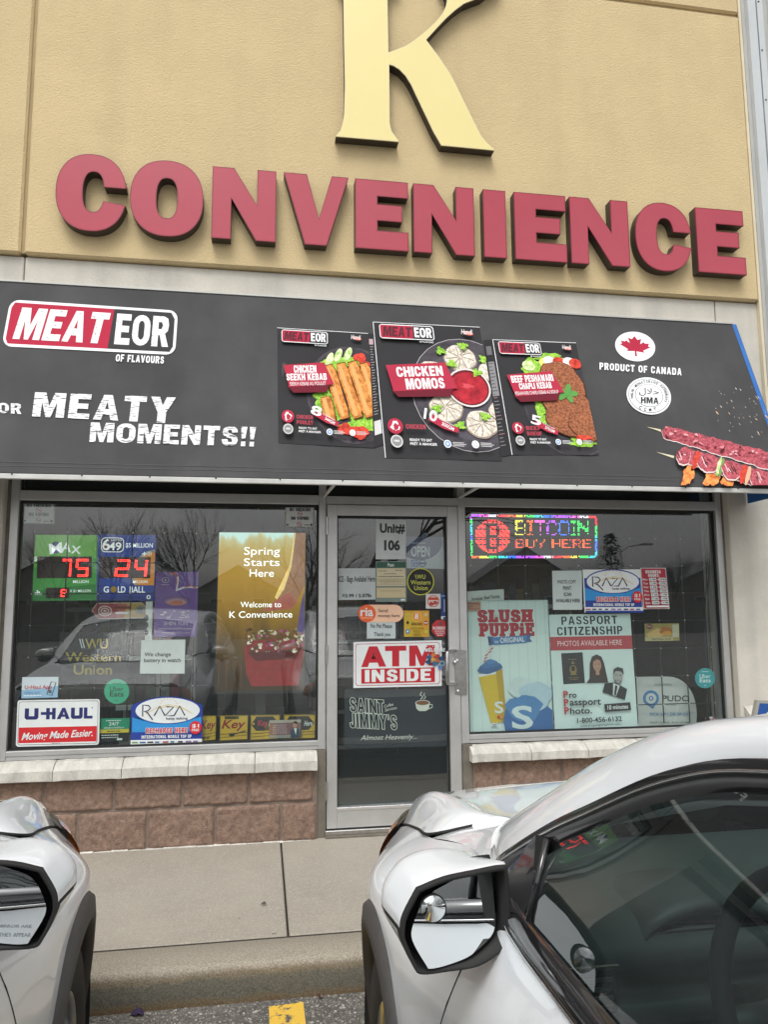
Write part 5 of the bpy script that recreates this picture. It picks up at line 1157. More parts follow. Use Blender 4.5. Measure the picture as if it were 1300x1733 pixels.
P.poly(oct_, ink('#b0453c')); P.poly([(12.5+(x-12.5)*.88, 12.5+(y-12.5)*.88) for x, y in oct_], ink('#d8c2bc')); P.rect(4.5, 6, 20.5, 10.5, ink('#bf4a34')); blob(P, 9, 17, 4, 3.4, ink('#b0453c'), w=.3, seed=2); blob(P, 16, 15, 4, 3, ink('#b0453c'), w=.3, seed=4); done(P)
P = on_door('blue_strip_sticker', ((746, 1004), (758, 1004), (758, 1048), (747, 1048)), 12, 44, '#26427c', 'narrow upright blue sticker on the door edge', Y=YO)
P.rect(0, 39, 12, 44, WHP); P.ell(6, 42, 3, 1.8, ink('#26427c')); P.rect(1.5, 3, 10.5, 6, ink('#7d97c4')); P.line([(6, 10), (6, 32)], 1.4, ink('#b9c6de')); done(P)
P = Print([at(*q, YO) for q in q4(606, 1023.4, 683, 1053)], 77, 30); P.name = 'transfer_label'; P.par = None; P.meta = ('peach and orange pill shaped send money label', 'sticker', None)
P.rrect(0, 0, 77, 30, 14.9, ink('#eec3a4')); P.ell(15, 15, 15, 15, ink('#e2622f'), n=36); P.text('ria', 4, 5, 25.5, 20, WH, bold=.05); P.rect(5, 22, 25, 23.5, ink('#f0b08c')); P.text('Send', 34, 7, 50, 13, ink('#5a4638'), bold=.015); P.text('money here', 34, 16, 70.5, 23, ink('#5a4638'), bold=.015); done(P)
P = on_door('pet_notice', ((621, 1050), (669.6, 1051), (669.6, 1080.6), (621, 1080.6)), 49, 30, '#bcc8c8', 'small white paper asking for no pets', 'notice', Y=-.0022)
P.text('No Pet Please', 6, 5, 43, 12.5, BK, bold=.03); P.text('Thank you', 12, 19.5, 40, 28, BK, bold=.03); done(P)
P = on_door('bitcoin_sticker', ((684, 1033.4), (726.4, 1033.4), (726.4, 1077.6), (684, 1077.6)), 42, 44, '#c79a2a', 'square orange yellow cryptocurrency sticker', Y=YO)
C_ = Clip(P, 0, 0, 42, 44); P.ell(8, 30, 22, 26, ink('#c7a832')); P.ell(36, 12, 16, 18, ink('#cf9a34')); C_.off()
P.ell(21, 10, 7.6, 8, ink('#e6c48c')); P.ell(21, 10, 7, 7.4, ink('#d98a2a')); P.text('B', 18.3, 6, 24.4, 14, WH, bold=.05, rot=10); P.rect(19.5, 4.5, 20.3, 6.2, WH); P.rect(22, 4.5, 22.8, 6.2, WH)
P.poly([(6, 16.5), (8.6, 20.6), (6, 23.4), (3.4, 20.6)], BK); P.ell(36.5, 20.5, 3.6, 3.8, ink('#b04a38')); P.rect(33.6, 20, 39.4, 21.4, WH); P.ell(5.8, 35, 3.6, 3.8, ink('#4a86b8')); P.ell(5.8, 35, 1.6, 1.7, WH); P.ell(36.6, 35.5, 3, 3.2, ink('#b8b84a')); P.ell(5.8, 6.5, 3, 3.2, ink('#c0b04a')); P.ell(36.4, 6.8, 3, 3.2, ink('#c4b882'))
P.text('bitcoin', 12, 19, 30.5, 24.5, ink('#5a3c18'), bold=.03, shear=.15); P.text('ALTCOINS', 10, 28, 32.5, 31.5, ink('#7a5a20'), bold=.02); P.text('SOLD', 15, 33, 27.5, 36.8, ink('#7a5a20'), bold=.02); P.text('HERE', 15, 38.5, 27.5, 42.3, ink('#7a5a20'), bold=.02); done(P)
P = disc('security_sticker', 745.4, 1063.4, 15, YO, 'small red octagonal robbery warning sticker')
P.poly([(15+15.4*math.cos(R(22.5+45*i)), 15+15.4*math.sin(R(22.5+45*i))) for i in range(8)], ink('#b52f38')); P.rrect(12.3, 4, 17.7, 10, 1.5, ink('#6a4a44')); P.text('ROBBERY', 2.5, 12, 27, 17, WHP, bold=.03)
lines(P, 6, 19, 24, 1, 2, 1.2, WHP, 3); lines(P, 7, 22.4, 23, 1, 2, 1.2, WHP, 4); lines(P, 9.5, 25.8, 20, 1, 2, 1.2, WHP, 5); done(P)
P = on_door('cash_machine_sign', ((598.2, 1086.5), (747.7, 1083.6), (748, 1160.8), (598.2, 1164.4)), 150, 78, '#dde5e6', 'big white and red cash machine sign across the door', 'sign', Y=YO)
CR = ink('#b8202f'); P.rrect(3.2, 3.2, 146.8, 74.8, 5, CR); P.rrect(4.2, 4.2, 145.8, 73.8, 4.4, WH); P.rrect(4.8, 4.8, 145.2, 73.2, 4.2, WH)
P.poly([(13,43),(26,8),(40,8),(55,43),(43,43),(40.5,36),(26.5,36),(24,43)], CR, up=False); P.poly([(30,29.5),(37.5,29.5),(33.5,18)], WH)
P.poly([(53,8),(89,8),(89,16.5),(77,16.5),(77,43),(65,43),(65,16.5),(53,16.5)], CR, up=False)
P.poly([(94,43),(94,8),(108,8),(116,27),(124,8),(138,8),(138,43),(127,43),(127,22),(119,43),(113,43),(105,22),(105,43)], CR)
P.rect(13, 46, 138, 71, CR); P.heavy('INSIDE', 19, 48, 131, 68.5, WH, gap=.17); done(P)
P = on_door('welcome_sticker', q4(719, 1096, 754, 1130), 35, 34, None, 'colourful flower and swirl welcome sticker by the door handle', Y=YO-.004); P.k = 8
P.heavy('WELCOME', 0, 1, 34.5, 7, WHP, gap=.18)
for i in range(6): P.ell(4+5*i, -2+2*(i % 2), .9, .9, WHP, up=False)
P.k += 1
for i, (x, y, c) in enumerate(((8, 16, '#2c5a86'), (15, 13, '#c87a3a'), (21, 15, '#a83a3a'), (14, 21, '#c89a4a'), (22, 22, '#b4603a'), (28, 18, '#2c4a6a'), (6, 24, '#23486e'), (29, 26, '#5f8ea0'), (17, 27, '#3a6a8a'))): blob(P, x, y, 4.4, 3.8, ink(c), w=.5, n=20, seed=i)
P.ell(29, 26.5, 4.6, 4.6, ink('#7fa3ac')); P.ell(29, 26.5, 2.6, 2.6, ink('#2d4f6a')); P.rect(22, 30, 28, 36, ink('#5a7fc0')); done(P)
# coffee poster: lettering and cup only
P = on_door('coffee_poster', ((583, 1167), (760, 1165), (760, 1262.8), (582.4, 1265.5)), 177, 98, '#2c3138', 'dark coffee poster with white outlined lettering and a cup', 'poster')
SJ = ink('#e2e2d8'); DK = ink('#23272d')
for s, x0, y0, x1, y1 in (('SAINT', 9, 16, 66, 40), ("JIMMY'S", 9, 42, 88, 67)):
    P.heavy(s, x0, y0, x1, y1, SJ, gap=.14, shear=-.06, dy=5, grow=.6); P.heavy(s, x0, y0, x1, y1, DK, gap=.14, shear=-.06, dy=5, grow=-.45)
P.text('Coffee', 66, 25, 82, 30, SJ, bold=.01, shear=.3, rot=-14); P.text('Services', 67, 31, 88, 36, SJ, bold=.01, shear=.3, rot=-12)
P.text('Almost Heavenly...', 27, 77, 122, 88, SJ, bold=.0, shear=.3, dy=-1)
P.poly([(119, 24), (144, 23), (142, 35), (137, 38), (126, 38), (121, 34)], SJ); P.ell(131.5, 24, 12.6, 4.8, SJ); P.ell(131.5, 24, 11, 3.8, ink('#8a5a3a')); P.line([(143, 27), (148, 27), (148, 32), (142, 34)], 1.5, SJ)
P.line([(128, 18), (132, 14), (127, 10), (130, 5)], 1.8, SJ); P.line([(133, 18), (137, 14), (133, 11), (135, 7)], 1.5, SJ); done(P)

# ---- right window
LB = Print([at(*q, .12) for q in ((795.4, 870), (1011.7, 873), (1011.7, 944.5), (796, 945))], 98, 34); LB.mb.hexa(LB.c+[q+Vector((0, .04, 0)) for q in LB.c], mat('led_board', (.055, .055, .058), rough=.5, nscale=10, namt=.2))
LB.name = 'led_sign'; LB.par = None; LB.meta = ('multicoloured lit dot matrix board hanging at the top of the right window', 'led sign', None)
LC = {k: mat('led_%s' % k, c, emis=e) for k, c, e in (('red', (1, .03, .06), 1.7), ('orange', (1, .17, .03), 1.7), ('yellow', (1, .85, .10), 1.6), ('green', (.05, 1, .18), 1.5), ('cyan', (.05, .8, .9), 1.5), ('blue', (.05, .18, 1), 2.2), ('violet', (.55, .10, 1), 2.0), ('magenta', (1, .15, .75), 1.8), ('white', (1, .9, 1), 1.6))}
def dot(x, y, c): LB.mb.add([LB.p(x+a, y+b) for a, b in ((.14, .14), (.86, .14), (.86, .86), (.14, .86))], [(0, 1, 2, 3)], LC[c])
hue = ['violet', 'magenta', 'white', 'red', 'orange', 'yellow', 'green', 'cyan', 'blue', 'violet']
for x in range(1, 97):
    for y in (0, 1):
        k = (x//7) % 10
        if (x*7+y*3) % 11: dot(x, y, hue[(k+0) % 10])
        if (x*5+y) % 13: dot(x, 32+y, hue[(k+4) % 10])
for y in range(2, 32):
    for x in (0, 1):
        k = y//4
        if (y*3+x) % 7: dot(x, y, ('violet', 'green', 'cyan', 'cyan', 'blue', 'green', 'green', 'green')[k % 8])
        if (y*5+x) % 7: dot(96+x, y, ('red', 'red', 'green', 'green', 'cyan', 'blue', 'blue', 'cyan')[k % 8])
for y in range(3, 31):
    for x in range(3, 31):
        dx, dy = x-16.5, (y-16.5)*1.02; r = (dx*dx+dy*dy)**.5
        inB = (11 < x < 15 and 7 < y < 26) or (y in (7, 8, 16, 17, 25, 26) and 11 < x < 20) or (19 < x < 22 and (8 < y < 16 or 17 < y < 25)) or (x in (13, 17) and (4 < y < 8 or 25 < y < 29))
        if r < 13.4 and not inB and (y % 4 != 3 or (x*y) % 3 == 0): dot(x, y, 'orange' if (x*3+y*5) % 4 == 0 else 'red')
F57 = {'B': ('11110','10001','10001','11110','10001','10001','11110'), 'I': ('111','010','010','010','010','010','111'), 'T': ('11111','00100','00100','00100','00100','00100','00100'), 'C': ('01110','10001','10000','10000','10000','10001','01110'), 'O': ('01110','10001','10001','10001','10001','10001','01110'), 'N': ('10001','11001','11101','10111','10011','10001','10001'), 'U': ('10001','10001','10001','10001','10001','10001','01110'), 'Y': ('10001','10001','01010','00100','00100','00100','00100'), 'H': ('10001','10001','10001','11111','10001','10001','10001'), 'E': ('11111','10000','10000','11110','10000','10000','11111'), 'R': ('11110','10001','10001','11110','10100','10010','10001'), ' ': ('000',)*7}
def dotword(s, x0, y0, sx, sy, cols, gap):
    x = x0
    for i, ch in enumerate(s):
        b = F57[ch]
        for r_, row in enumerate(b):
            for c_, v in enumerate(row):
                if v == '1':
                    for a in range(sx):
                        for d in range(sy):
                            if rnd.random() > .07: dot(x+c_*sx+a, y0+r_*sy+d, cols[i % len(cols)])
        x += len(b[0])*sx+gap
dotword('BITCOIN', 34, 4, 1.6 and 2, 1, ['yellow', 'red', 'magenta', 'violet', 'blue', 'green', 'green'], 0) if 0 else None
x = 34
for i, (ch, c, w) in enumerate((('B', 'yellow', 8), ('I', 'orange', 5), ('T', 'magenta', 8), ('C', 'violet', 8), ('O', 'blue', 9), ('I', 'green', 4), ('N', 'green', 9))):
    b = F57[ch]; n_ = len(b[0])
    for yy in range(12):
        for xx in range(w):
            if b[min(6, yy*7//12)][min(n_-1, xx*n_//w)] == '1' and rnd.random() > .06 and yy % 5 != 4 or (b[min(6, yy*7//12)][min(n_-1, xx*n_//w)] == '1' and yy in (4,) and xx % 2): dot(x+xx, 4+yy, c)
    x += w+1
x = 34
for i, (ch, w) in enumerate((('B', 7), ('U', 7), ('Y', 7), (' ', 3), ('H', 7), ('E', 7), ('R', 7), ('E', 7))):
    b = F57[ch]; n_ = len(b[0])
    for yy in range(7):
        for xx in range(w):
            if b[yy][min(n_-1, xx*n_//w)] == '1' and rnd.random() > .08: dot(x+xx, 19+yy, 'red' if (xx+i) % 3 == 0 else 'orange')
    x += w+1
LB.k += 1; done(LB)
P = sheet('patty_notice', ((789.6, 1001), (853, 997), (854, 1030), (790, 1034)), YI+.004, 64, 32, '#c9d1cf', 'white paper for beef patties sticking up behind the slush poster', 'notice')
P.text('Jamaican Beef Patties', 8, 9, 57, 17, BK, bold=.04, dy=-2); lines(P, 25, 19, 46, 1, 2, 1, BK); done(P)
P = sheet('slush_poster', ((790, 1016), (927, 1015), (936.7, 1239.2), (794.8, 1242.8)), YI, 140, 226, mat('poster_pale_boards', '#d0e2de', rough=.5, nscale=3, namt=.05), 'tall pale poster of a yellow cup of blue slush with red lettering', 'poster')
for i in range(9): P.line([(6+16*i, 0), (6+16*i, 226)], .5, ink('#a6bab8'), up=False)
P.k += 1; SR, SK = ink('#b8303e'), ink('#e4eae8')
for s, x0, y0, x1, y1 in (('SLUSH', 18, 17, 113, 38), ('PUPPiE', 20, 40, 114, 62)):
    slab(P, s, x0, y0, x1, y1, SK, 1.7); slab(P, s, x0, y0, x1, y1, ink('#7e2030'), .7); slab(P, s, x0, y0, x1, y1, SR, 0)
P.poly([(34, 62), (44, 63), (44, 76), (36, 78), (40, 70)], ink('#2e5f95')); P.poly([(100, 60), (110, 59), (106, 66), (110, 72), (99, 73)], ink('#2e5f95')); P.poly([(42, 64), (102, 61), (100, 74), (44, 77)], ink('#3b78b2')); P.text('ORIGINAL', 55, 64, 97, 73, WH, bold=.04, dy=-2); P.text('THE', 45, 70, 52, 74, WH, bold=.03)
P.line([(28, 106), (31, 94), (42, 78)], 4.2, ink('#d6cfcc'))
for i in range(5): t = i/5; a = (28+3*t*5 if t > .4 else 28+1.5*i, 104-5.2*i); P.line([(a[0]-2.2, a[1]+1.5), (a[0]+2.4, a[1]-1.5)], 1.7, SR, up=False)
P.k += 1
C_ = Clip(P, 0, 0, 140, 226)
P.poly([(16, 126), (57, 118), (62, 205), (36, 210)], ink('#d2b428')); P.poly([(16, 126), (57, 118), (57, 124), (17, 131)], WH); P.poly([(46, 120), (57, 118), (62, 205), (53, 207)], ink('#b89a20'))
blob(P, 36, 116, 21, 9, ink('#2f5f92'), rot=-10, w=.08, seed=1); blob(P, 37, 110, 15, 6, ink('#3a70a6'), rot=-10, w=.12, seed=2); blob(P, 38, 105, 8, 4, ink('#4a82b6'), w=.15, seed=3); P.text('S', 42, 172, 57, 192, WH, bold=.05)
blob(P, 100, 206, 46, 36, ink('#2d66a2'), w=.10, seed=7); blob(P, 86, 150, 20, 16, ink('#c9d8d8'), w=.15, seed=8); blob(P, 112, 164, 28, 24, ink('#b3cbd6'), w=.14, seed=9); blob(P, 92, 184, 30, 22, ink('#4b84b8'), w=.15, seed=10)
P.text('S', 70, 180, 106, 219, ink('#cfdedf'), bold=.05); P.rect(36, 208, 46, 213, WH); P.text('VISA', 37, 209.3, 45, 212, ink('#2a3f8c'), bold=.04); P.ell(49, 198, 3, 3, RED); P.ell(53, 198, 3, 3, ink('#d89a2a')); C_.off()
P.frame(0, 0, 140, 226, .8, ink('#8ea4a4')); done(P)
P = sheet('warning_notice', q4(790, 1018, 814, 1034), .006, 24, 16, '#b98c74', 'tiny orange warning notice on the corner of the slush poster', 'notice')
P.text('WARNING', 1, 2, 22, 5.5, ink('#7a3a2c'), bold=.04); P.text('NICO', 1, 7, 11, 10, ink('#7a3a2c'), bold=.04); lines(P, 1, 12, 22, 1, 2, 1, ink('#7a3a2c')); done(P)
P = sheet('copy_notice', ((934.8, 966), (985.2, 965.5), (986, 1032), (936.7, 1032)), YO, 50, 66, '#bccac7', 'white notice listing photo copy and scan services', 'notice')
for s, x0, x1, y in (('PHOTO COPY', 9, 40, 16), ('PRINT', 17.5, 31.5, 26.5), ('SCAN', 18.5, 31.5, 37), ('AVAILABLE HERE', 5, 46, 47.5)): P.text(s, x0, y, x1, y+6, ink('#2c3234'), bold=.035)
done(P)
P = sheet('hours_sign', ((1084.5, 961), (1127.5, 961), (1134, 1030.5), (1090, 1031)), YO-.003, 43.5, 70, '#cfd2d2', 'red business hours card with white time slots', 'sign')
HR = ink('#a8283c'); P.rrect(1, 1, 42.5, 69, 2, HR); P.heavy('BUSINESS', 8, 4, 34, 9.5, WH, gap=.2); P.heavy('HOURS:', 12, 10.5, 31, 15.5, WH, gap=.2)
for i, (d, a, b) in enumerate((('Mon', '9 AM', '10PM'), ('Tue', '9 AM', '10PM'), ('Wed', '9 AM', '10PM'), ('Thu', '9 AM', '10PM'), ('Fri', '9 AM', '11PM'), ('Sat', '9 AM', '11PM'), ('Sun', '10AM', '9 PM'))):
    y = 17+6.6*i; P.text(d, 2, y+1, 10, y+4.6, WH, bold=.03); P.rect(13, y, 25, y+5.2, WH); P.rect(29, y, 41, y+5.2, WH); P.text(a, 14.5, y+1, 23.5, y+4.2, BK, bold=.02); P.text(b, 30.5, y+1, 39.5, y+4.2, BK, bold=.02); P.text('to', 25.6, y+1.6, 28.4, y+4, WH)
P.rect(3, 64, 40, 67, WH); done(P)
P = sheet('passport_poster', ((929.4, 1040.4), (1067.2, 1038), (1080.5, 1234), (939.7, 1238.8)), YI+.003, 139, 197, mat('poster_pale_green', '#d2e4e1', rough=.5, nscale=3, namt=.05), 'pale green passport photo poster with a red band', 'poster')
P.p = (lambda f: lambda x, y, lift=None: f(x, y-(6 if y < 130 else 5), lift))(P.p); DT = ink('#23292c'); P.heavy('PASSPORT', 20, 9, 116, 24, DT, gap=.14, grow=-.45); P.heavy('CITIZENSHIP', 12, 27, 124, 42, DT, gap=.16, grow=-.45); P.rect(0, 44, 139, 67, ink('#b83a44')); P.text('PHOTOS AVAILABLE HERE', 12, 51, 121, 60, ink('#ecd9d8'))
P.poly([(17, 72), (53, 71), (54, 123), (18, 124)], ink('#1e2226')); GD = ink('#8f7a44'); P.rect(28, 82, 42, 83, GD); P.ell(35.5, 100, 6, 8, GD); P.ell(35.5, 98, 3.4, 4.4, ink('#1e2226')); P.poly([(32, 90), (35.5, 85), (39, 90)], GD); P.rect(30, 107, 41, 109, GD); P.rect(27, 113, 44, 114, GD); P.rect(29, 116, 42, 117, GD)
HA, SKN = ink('#33241f'), ink('#b58c74')
P.poly([(57, 123), (62, 116), (64, 90), (68, 79), (76, 75), (84, 79), (88, 90), (92, 116), (93, 123)], HA); P.ell(76, 93, 7, 11, SKN); P.rect(73, 102, 79, 110, SKN); P.poly([(56, 123), (64, 113), (73, 109), (76, 116), (79, 109), (88, 113), (93, 123)], ink('#332a2c')); P.poly([(68, 88), (70, 82), (76, 79), (82, 82), (84, 88), (77, 83)], HA); P.rect(71.5, 91, 74.5, 92, HA); P.rect(77.5, 91, 80.5, 92, HA); P.rect(74, 99, 78, 100, ink('#8a5048'))
P.poly([(87, 124), (104, 123), (124, 134), (119, 152), (82, 138)], ink('#202427')); P.poly([(101, 124), (112, 129), (104, 146), (99, 143)], ink('#d2dcda')); P.poly([(104, 128), (108, 129), (104, 145), (101, 143)], ink('#202427')); P.ell(110, 113, 8, 12, ink('#a9a7a4'), rot=8); P.poly([(102, 111), (103, 101), (110, 97), (119, 100), (120, 111), (115, 105), (106, 104)], ink('#2e2e2e')); P.rect(105, 110, 108.5, 111.2, ink('#3a3a3a')); P.rect(112, 110.5, 115.5, 111.7, ink('#3a3a3a')); P.poly([(103, 116), (109, 125), (117, 118), (114, 124), (109, 127), (105, 123)], ink('#6a6866')); P.rect(107, 119, 112, 120, ink('#5a5654'))
for i, s in enumerate(('ro', 'assport', 'hoto.')):
    y = 134+13.4*i; P.text('P', 16, y, 24, y+12, ink('#b5303c'), bold=.07); P.text(s, 25.5, y+3+(2 if i == 0 else -1.5), (38, 78, 62)[i], y+12+(3 if i == 1 else 0), DT, bold=.05)
P.poly([(83, 158), (127, 156), (128, 169), (84, 171)], ink('#1c2022')); P.text('10 minutes', 88, 159.5, 123, 167, WH, bold=.04, dy=-1); P.text('1-800-456-6132', 36, 179, 111, 187.5, DT, bold=.035, dy=-1); P.text('www.propassportphoto.com', 40, 190.5, 108, 195, DT, bold=.015, dy=-1); done(P)
P = sheet('food_picture', ((1091.6, 1055.5), (1150, 1054.8), (1150.8, 1084.2), (1092.3, 1085)), YI, 59, 30, '#9a8a4c', 'small yellow picture of a filled patty', 'picture')
P.poly([(2, 18), (22, 8), (34, 14), (30, 22), (8, 26)], ink('#c8a86a')); blob(P, 36, 13, 11, 7, ink('#a8662e'), w=.2, seed=1); blob(P, 38, 17, 9, 4, ink('#c89038'), w=.2, seed=2); P.rect(47, 2, 58, 24, ink('#b7b49a')); P.ell(8, 5, 5.5, 4.6, ink('#7a3a34')); P.text('Patty', 4.5, 3.4, 11.5, 6.6, WH); P.rect(0, 23, 48, 30, ink('#b3a974')); P.text('Beef Patties $2.50', 12, 25, 44, 28.4, BK, bold=.02); done(P)
# parcel point board with a rounded shoulder
P = Print([at(*q, .16) for q in q4(1074, 1144, 1180, 1232)], 106, 88); P.name = 'parcel_sign'; P.par = None; P.meta = ('white board with a rounded right shoulder, parcel pick up lettering and a blue pin', 'sign', None)
sh = [(0, 1)]+[(56+50*math.sin(R(90*i/10))**.9, 1+64*(1-math.cos(R(90*i/10)))) for i in range(11)]+[(105, 87), (0, 87)]; P.poly(sh, ink('#cfd3d0')); P.poly([(88, 58), (105, 62), (105, 87), (92, 87)], ink('#b9bebc'))
BL = ink('#3f83ba'); P.ell(28, 38, 13.5, 13.5, BL, n=36); P.poly([(16, 44), (36, 49), (31, 56), (33, 54)], BL); P.poly([(15, 40), (24, 51), (32, 55), (20, 48)], BL); P.ell(28, 38, 9, 9, ink('#cfd3d0'), n=30); P.ell(28, 38, 4, 4, BL); P.ell(28, 38, 1.8, 1.8, WH)
P.text('PUDO', 47, 33, 93, 43, ink('#33383a'), bold=.02); P.text('POINT', 54, 47, 71, 50, ink('#4a5052')); P.text('AUTHORISED', 34, 13, 63, 16.5, ink('#5a6062')); P.text('PICK UP | DROP OFF', 26, 62, 95, 69, BL, bold=.01); P.text('SHOP ONLINE - PICK UP HERE', 26, 77, 95, 80, ink('#5a6062')); done(P)

# ---- security grilles: thin rods with white clips at the crossings
ROD = mat('black_rod', (.018, .02, .02), rough=.5); CLIPM = mat('white_clip', (.6, .62, .62), rough=.5)
def grille(pxs, pys, Y, x0, x1, z0, z1, label, skip=()):
    t = tag(empty('security_grille', ((x0+x1)/2, Y, z0)), label, 'grille', 'rod grilles behind the windows'); c0 = Vector(t.location)
    m = MB()
    for x in pxs: m.tube([Vector((x, Y, z0))-c0, Vector((x, Y, z1))-c0], .0042, ROD, n=6)
    for z in pys: m.tube([Vector((x0, Y+.009, z))-c0, Vector((x1, Y+.009, z))-c0], .0034, ROD, n=6)
    m.build('rods', t); first = None
    for x in pxs:
        for z in pys:
            if rnd.random() < .88:
                if first is None: m = MB(); m.lathe([(0, .009), (.004, .007), (.0048, 0)], (0, 0, 0), (0, -1, 0), CLIPM, n=8); o = first = m.build('clip', t)
                else: o = first.copy(); COL.objects.link(o); o.parent = t
                o.location = Vector((x, Y-.004, z))-c0
YGR = .10
px0 = at(110, 1000, YGR).x; dx = at(166, 1000, YGR).x-px0; zz0 = at(110, 1005, YGR).z; dz = zz0-at(110, 1058, YGR).z
grille([px0+dx*k for k in range(-1, 8)], [zz0+dz*k for k in range(-4, 3)], YGR, xWL+.02, xWR-.02, zWB+.01, zWT-.01, 'black rod grille with white clips behind the left window')
px0 = at(843, 957, YGR).x; dx = at(889, 957, YGR).x-px0; dz = at(889, 910, YGR).z-at(889, 957, YGR).z; zz0 = at(843, 957, YGR).z
grille([px0+dx*k for k in range(-1, 9)], [zz0+dz*k for k in range(-6, 2)], YGR, xRL+.02, xRR-.02, zRB+.01, zWT-.01, 'black rod grille with white clips behind the right window')
# ---- shelving and goods inside
for i, (x, y, w, lab) in enumerate(((-1.15, .75, .5, 'pale grey shelf end in the left window behind the screen'), (1.9, 1.6, 1.0, 'grey shop shelf deep behind the right window'), (.5, 2.6, .9, 'grey shop shelf deep behind the door glass'), (-1.7, 2.2, .8, 'grey shop shelf deep behind the lottery signs'))):
    t = tag(empty('shop_shelf', (x, y, -.04)), lab, 'shelf', 'shop shelving'); m = MB(); m.box((-w/2, 0, 0), (w/2, .04, 1.5), SHELF); m.box((-w/2, -.02, 0), (-w/2+.03, .0, 1.55), ALU); m.box((w/2-.03, -.02, 0), (w/2, 0, 1.55), ALU); m.build('upright', t)
    m = MB()
    for k in range(5): m.box((-w/2, -.3, .1+.33*k), (w/2, 0, .125+.33*k), SHELF); m.box((-w/2, -.305, .10+.33*k), (w/2, -.30, .135+.33*k), WHP)
    m.build('shelf_board', t); m = MB()
    for k in range(5):
        xx = -w/2+.02
        while xx < w/2-.12:
            ww = rnd.uniform(.05, .11); hh = rnd.uniform(.12, .26); m.box((xx, -.26, .127+.33*k), (xx+ww, -.05, .127+.33*k+hh), ink(rnd.choice(('#7a3030', '#8a7a40', '#3a4a6a', '#6a6a68', '#40583e', '#8a8a86', '#2e2e30')))); xx += ww+.008
    m.build('goods', t)
# flowers by the right jamb, hanging cords
m = MB(); c = at(1209, 1226, .08)
m.tube([c+Vector((0, 0, -.06)), c], .02, ink('#8a9a6a'), n=8)
for i in range(34):
    d = Vector((rnd.gauss(0, .03), rnd.gauss(0, .02), rnd.uniform(-.01, .05))); bm = bmesh.new(); bmesh.ops.create_icosphere(bm, subdivisions=1, radius=rnd.uniform(.006, .012))
    for v in bm.verts: v.co += c+d
    m.bm(bm, ink(rnd.choice(('#b05a68', '#d8c0c4', '#a83c4c', '#7a8a5a', '#c9d0cc'))), True)
tag(m.build('flower_bunch'), 'little pink and white flower bunch at the right foot of the right window', 'flowers')
m = MB()
for k, pxx in enumerate((1196, 1201)):
    pts = [at(pxx+2*math.sin(i*.9+k), 880+i*34, .06) for i in range(11)]; m.tube(pts, .004, DARKER, n=5)
tag(m.build('hanging_cord'), 'pair of loose dark cords hanging by the right jamb', 'cord')
# blue sign frame beside the stone pier
bs = tag(empty('blue_sign', (0, 0, 0)), 'blue sign in a grey frame by the stone pier, mostly hidden by the car roof', 'sign')
q = [at(x, y, -.45) for x, y in ((1282.5, 1185), (1368, 1190), (1352, 1300), (1262, 1290))]; c = sum(q, Vector())/4; bs.location = c
P = Print([v-c for v in q], 86, 110); P.n = Vector((0, -1, 0)); P.mb.hexa([v-c for v in q]+[v-c+Vector((0, .03, 0)) for v in q], mat('sign_frame_grey', (.33, .32, .28), rough=.5)); P.rect(5, 5, 81, 105, ink('#1f4f95')); P.line([(12, 36), (22, 22), (40, 18), (60, 26)], 5, WH); P.line([(14, 28), (24, 40), (44, 44)], 4, WH); P.build('sign_panel', bs)
m = MB()
for x in (-.12, .12): m.tube([Vector((x, .015, -.2)), Vector((x, .015, -.05-c.z+.01))], .012, ALU, n=8)
m.build('sign_legs', bs)
# ------------------------------------------------------------------ parked crossovers
CW = mat('white_car_paint', (0.78, 0.81, 0.83), rough=0.35, nscale=1.2, namt=0.02, coat=1.0, coatrough=0.02)
CLAD = mat('grey_plastic_cladding', (0.062, 0.058, 0.056), rough=0.6, nscale=30, namt=0.15, bump=0.15, bscale=300)
CBLK = mat('black_gloss_trim', (0.012, 0.012, 0.013), rough=0.12, coat=0.6)
CRUB = mat('black_rubber', (0.014, 0.014, 0.014), rough=0.75, nscale=20, namt=0.2)
CTYR = mat('tyre_rubber', (0.022, 0.022, 0.022), rough=0.8, nscale=25, namt=0.3, bump=0.3, bscale=60)
CRIM = mat('alloy_rim', (0.42, 0.43, 0.44), rough=0.3, metal=0.9, nscale=6, namt=0.1)
CINT = mat('cabin_plastic', (0.045, 0.055, 0.056), rough=0.5, nscale=14, namt=0.2)
CSEAT = mat('seat_leather', (0.05, 0.052, 0.055), rough=0.55, nscale=10, namt=0.2)
CLIN = mat('headliner_cloth', (0.12, 0.12, 0.115), rough=0.9, nscale=10, namt=0.1)
CCHR = mat('bright_trim', (0.6, 0.6, 0.6), rough=0.18, metal=1.0)
CMIR = mat('mirror_silver', (0.82, 0.85, 0.86), rough=0.0, metal=1.0)
CLENS = mat('headlight_lens', (0.22, 0.225, 0.23), rough=0.1, metal=0.4, nscale=18, namt=0.6, coat=1.0)
CAMB = mat('amber_lens', (0.55, 0.17, 0.03), rough=0.15, nscale=20, namt=0.3, coat=1.0)
CTAIL = mat('red_lens', (0.30, 0.01, 0.012), rough=0.15, nscale=20, namt=0.3, coat=1.0)
CGLS = glass_mat('car_glass', (0.62, 0.82, 0.79), base=0.11, haze=0.012)
CWS = glass_mat('windscreen_glass', (0.62, 0.70, 0.66), base=0.07, haze=0.01)

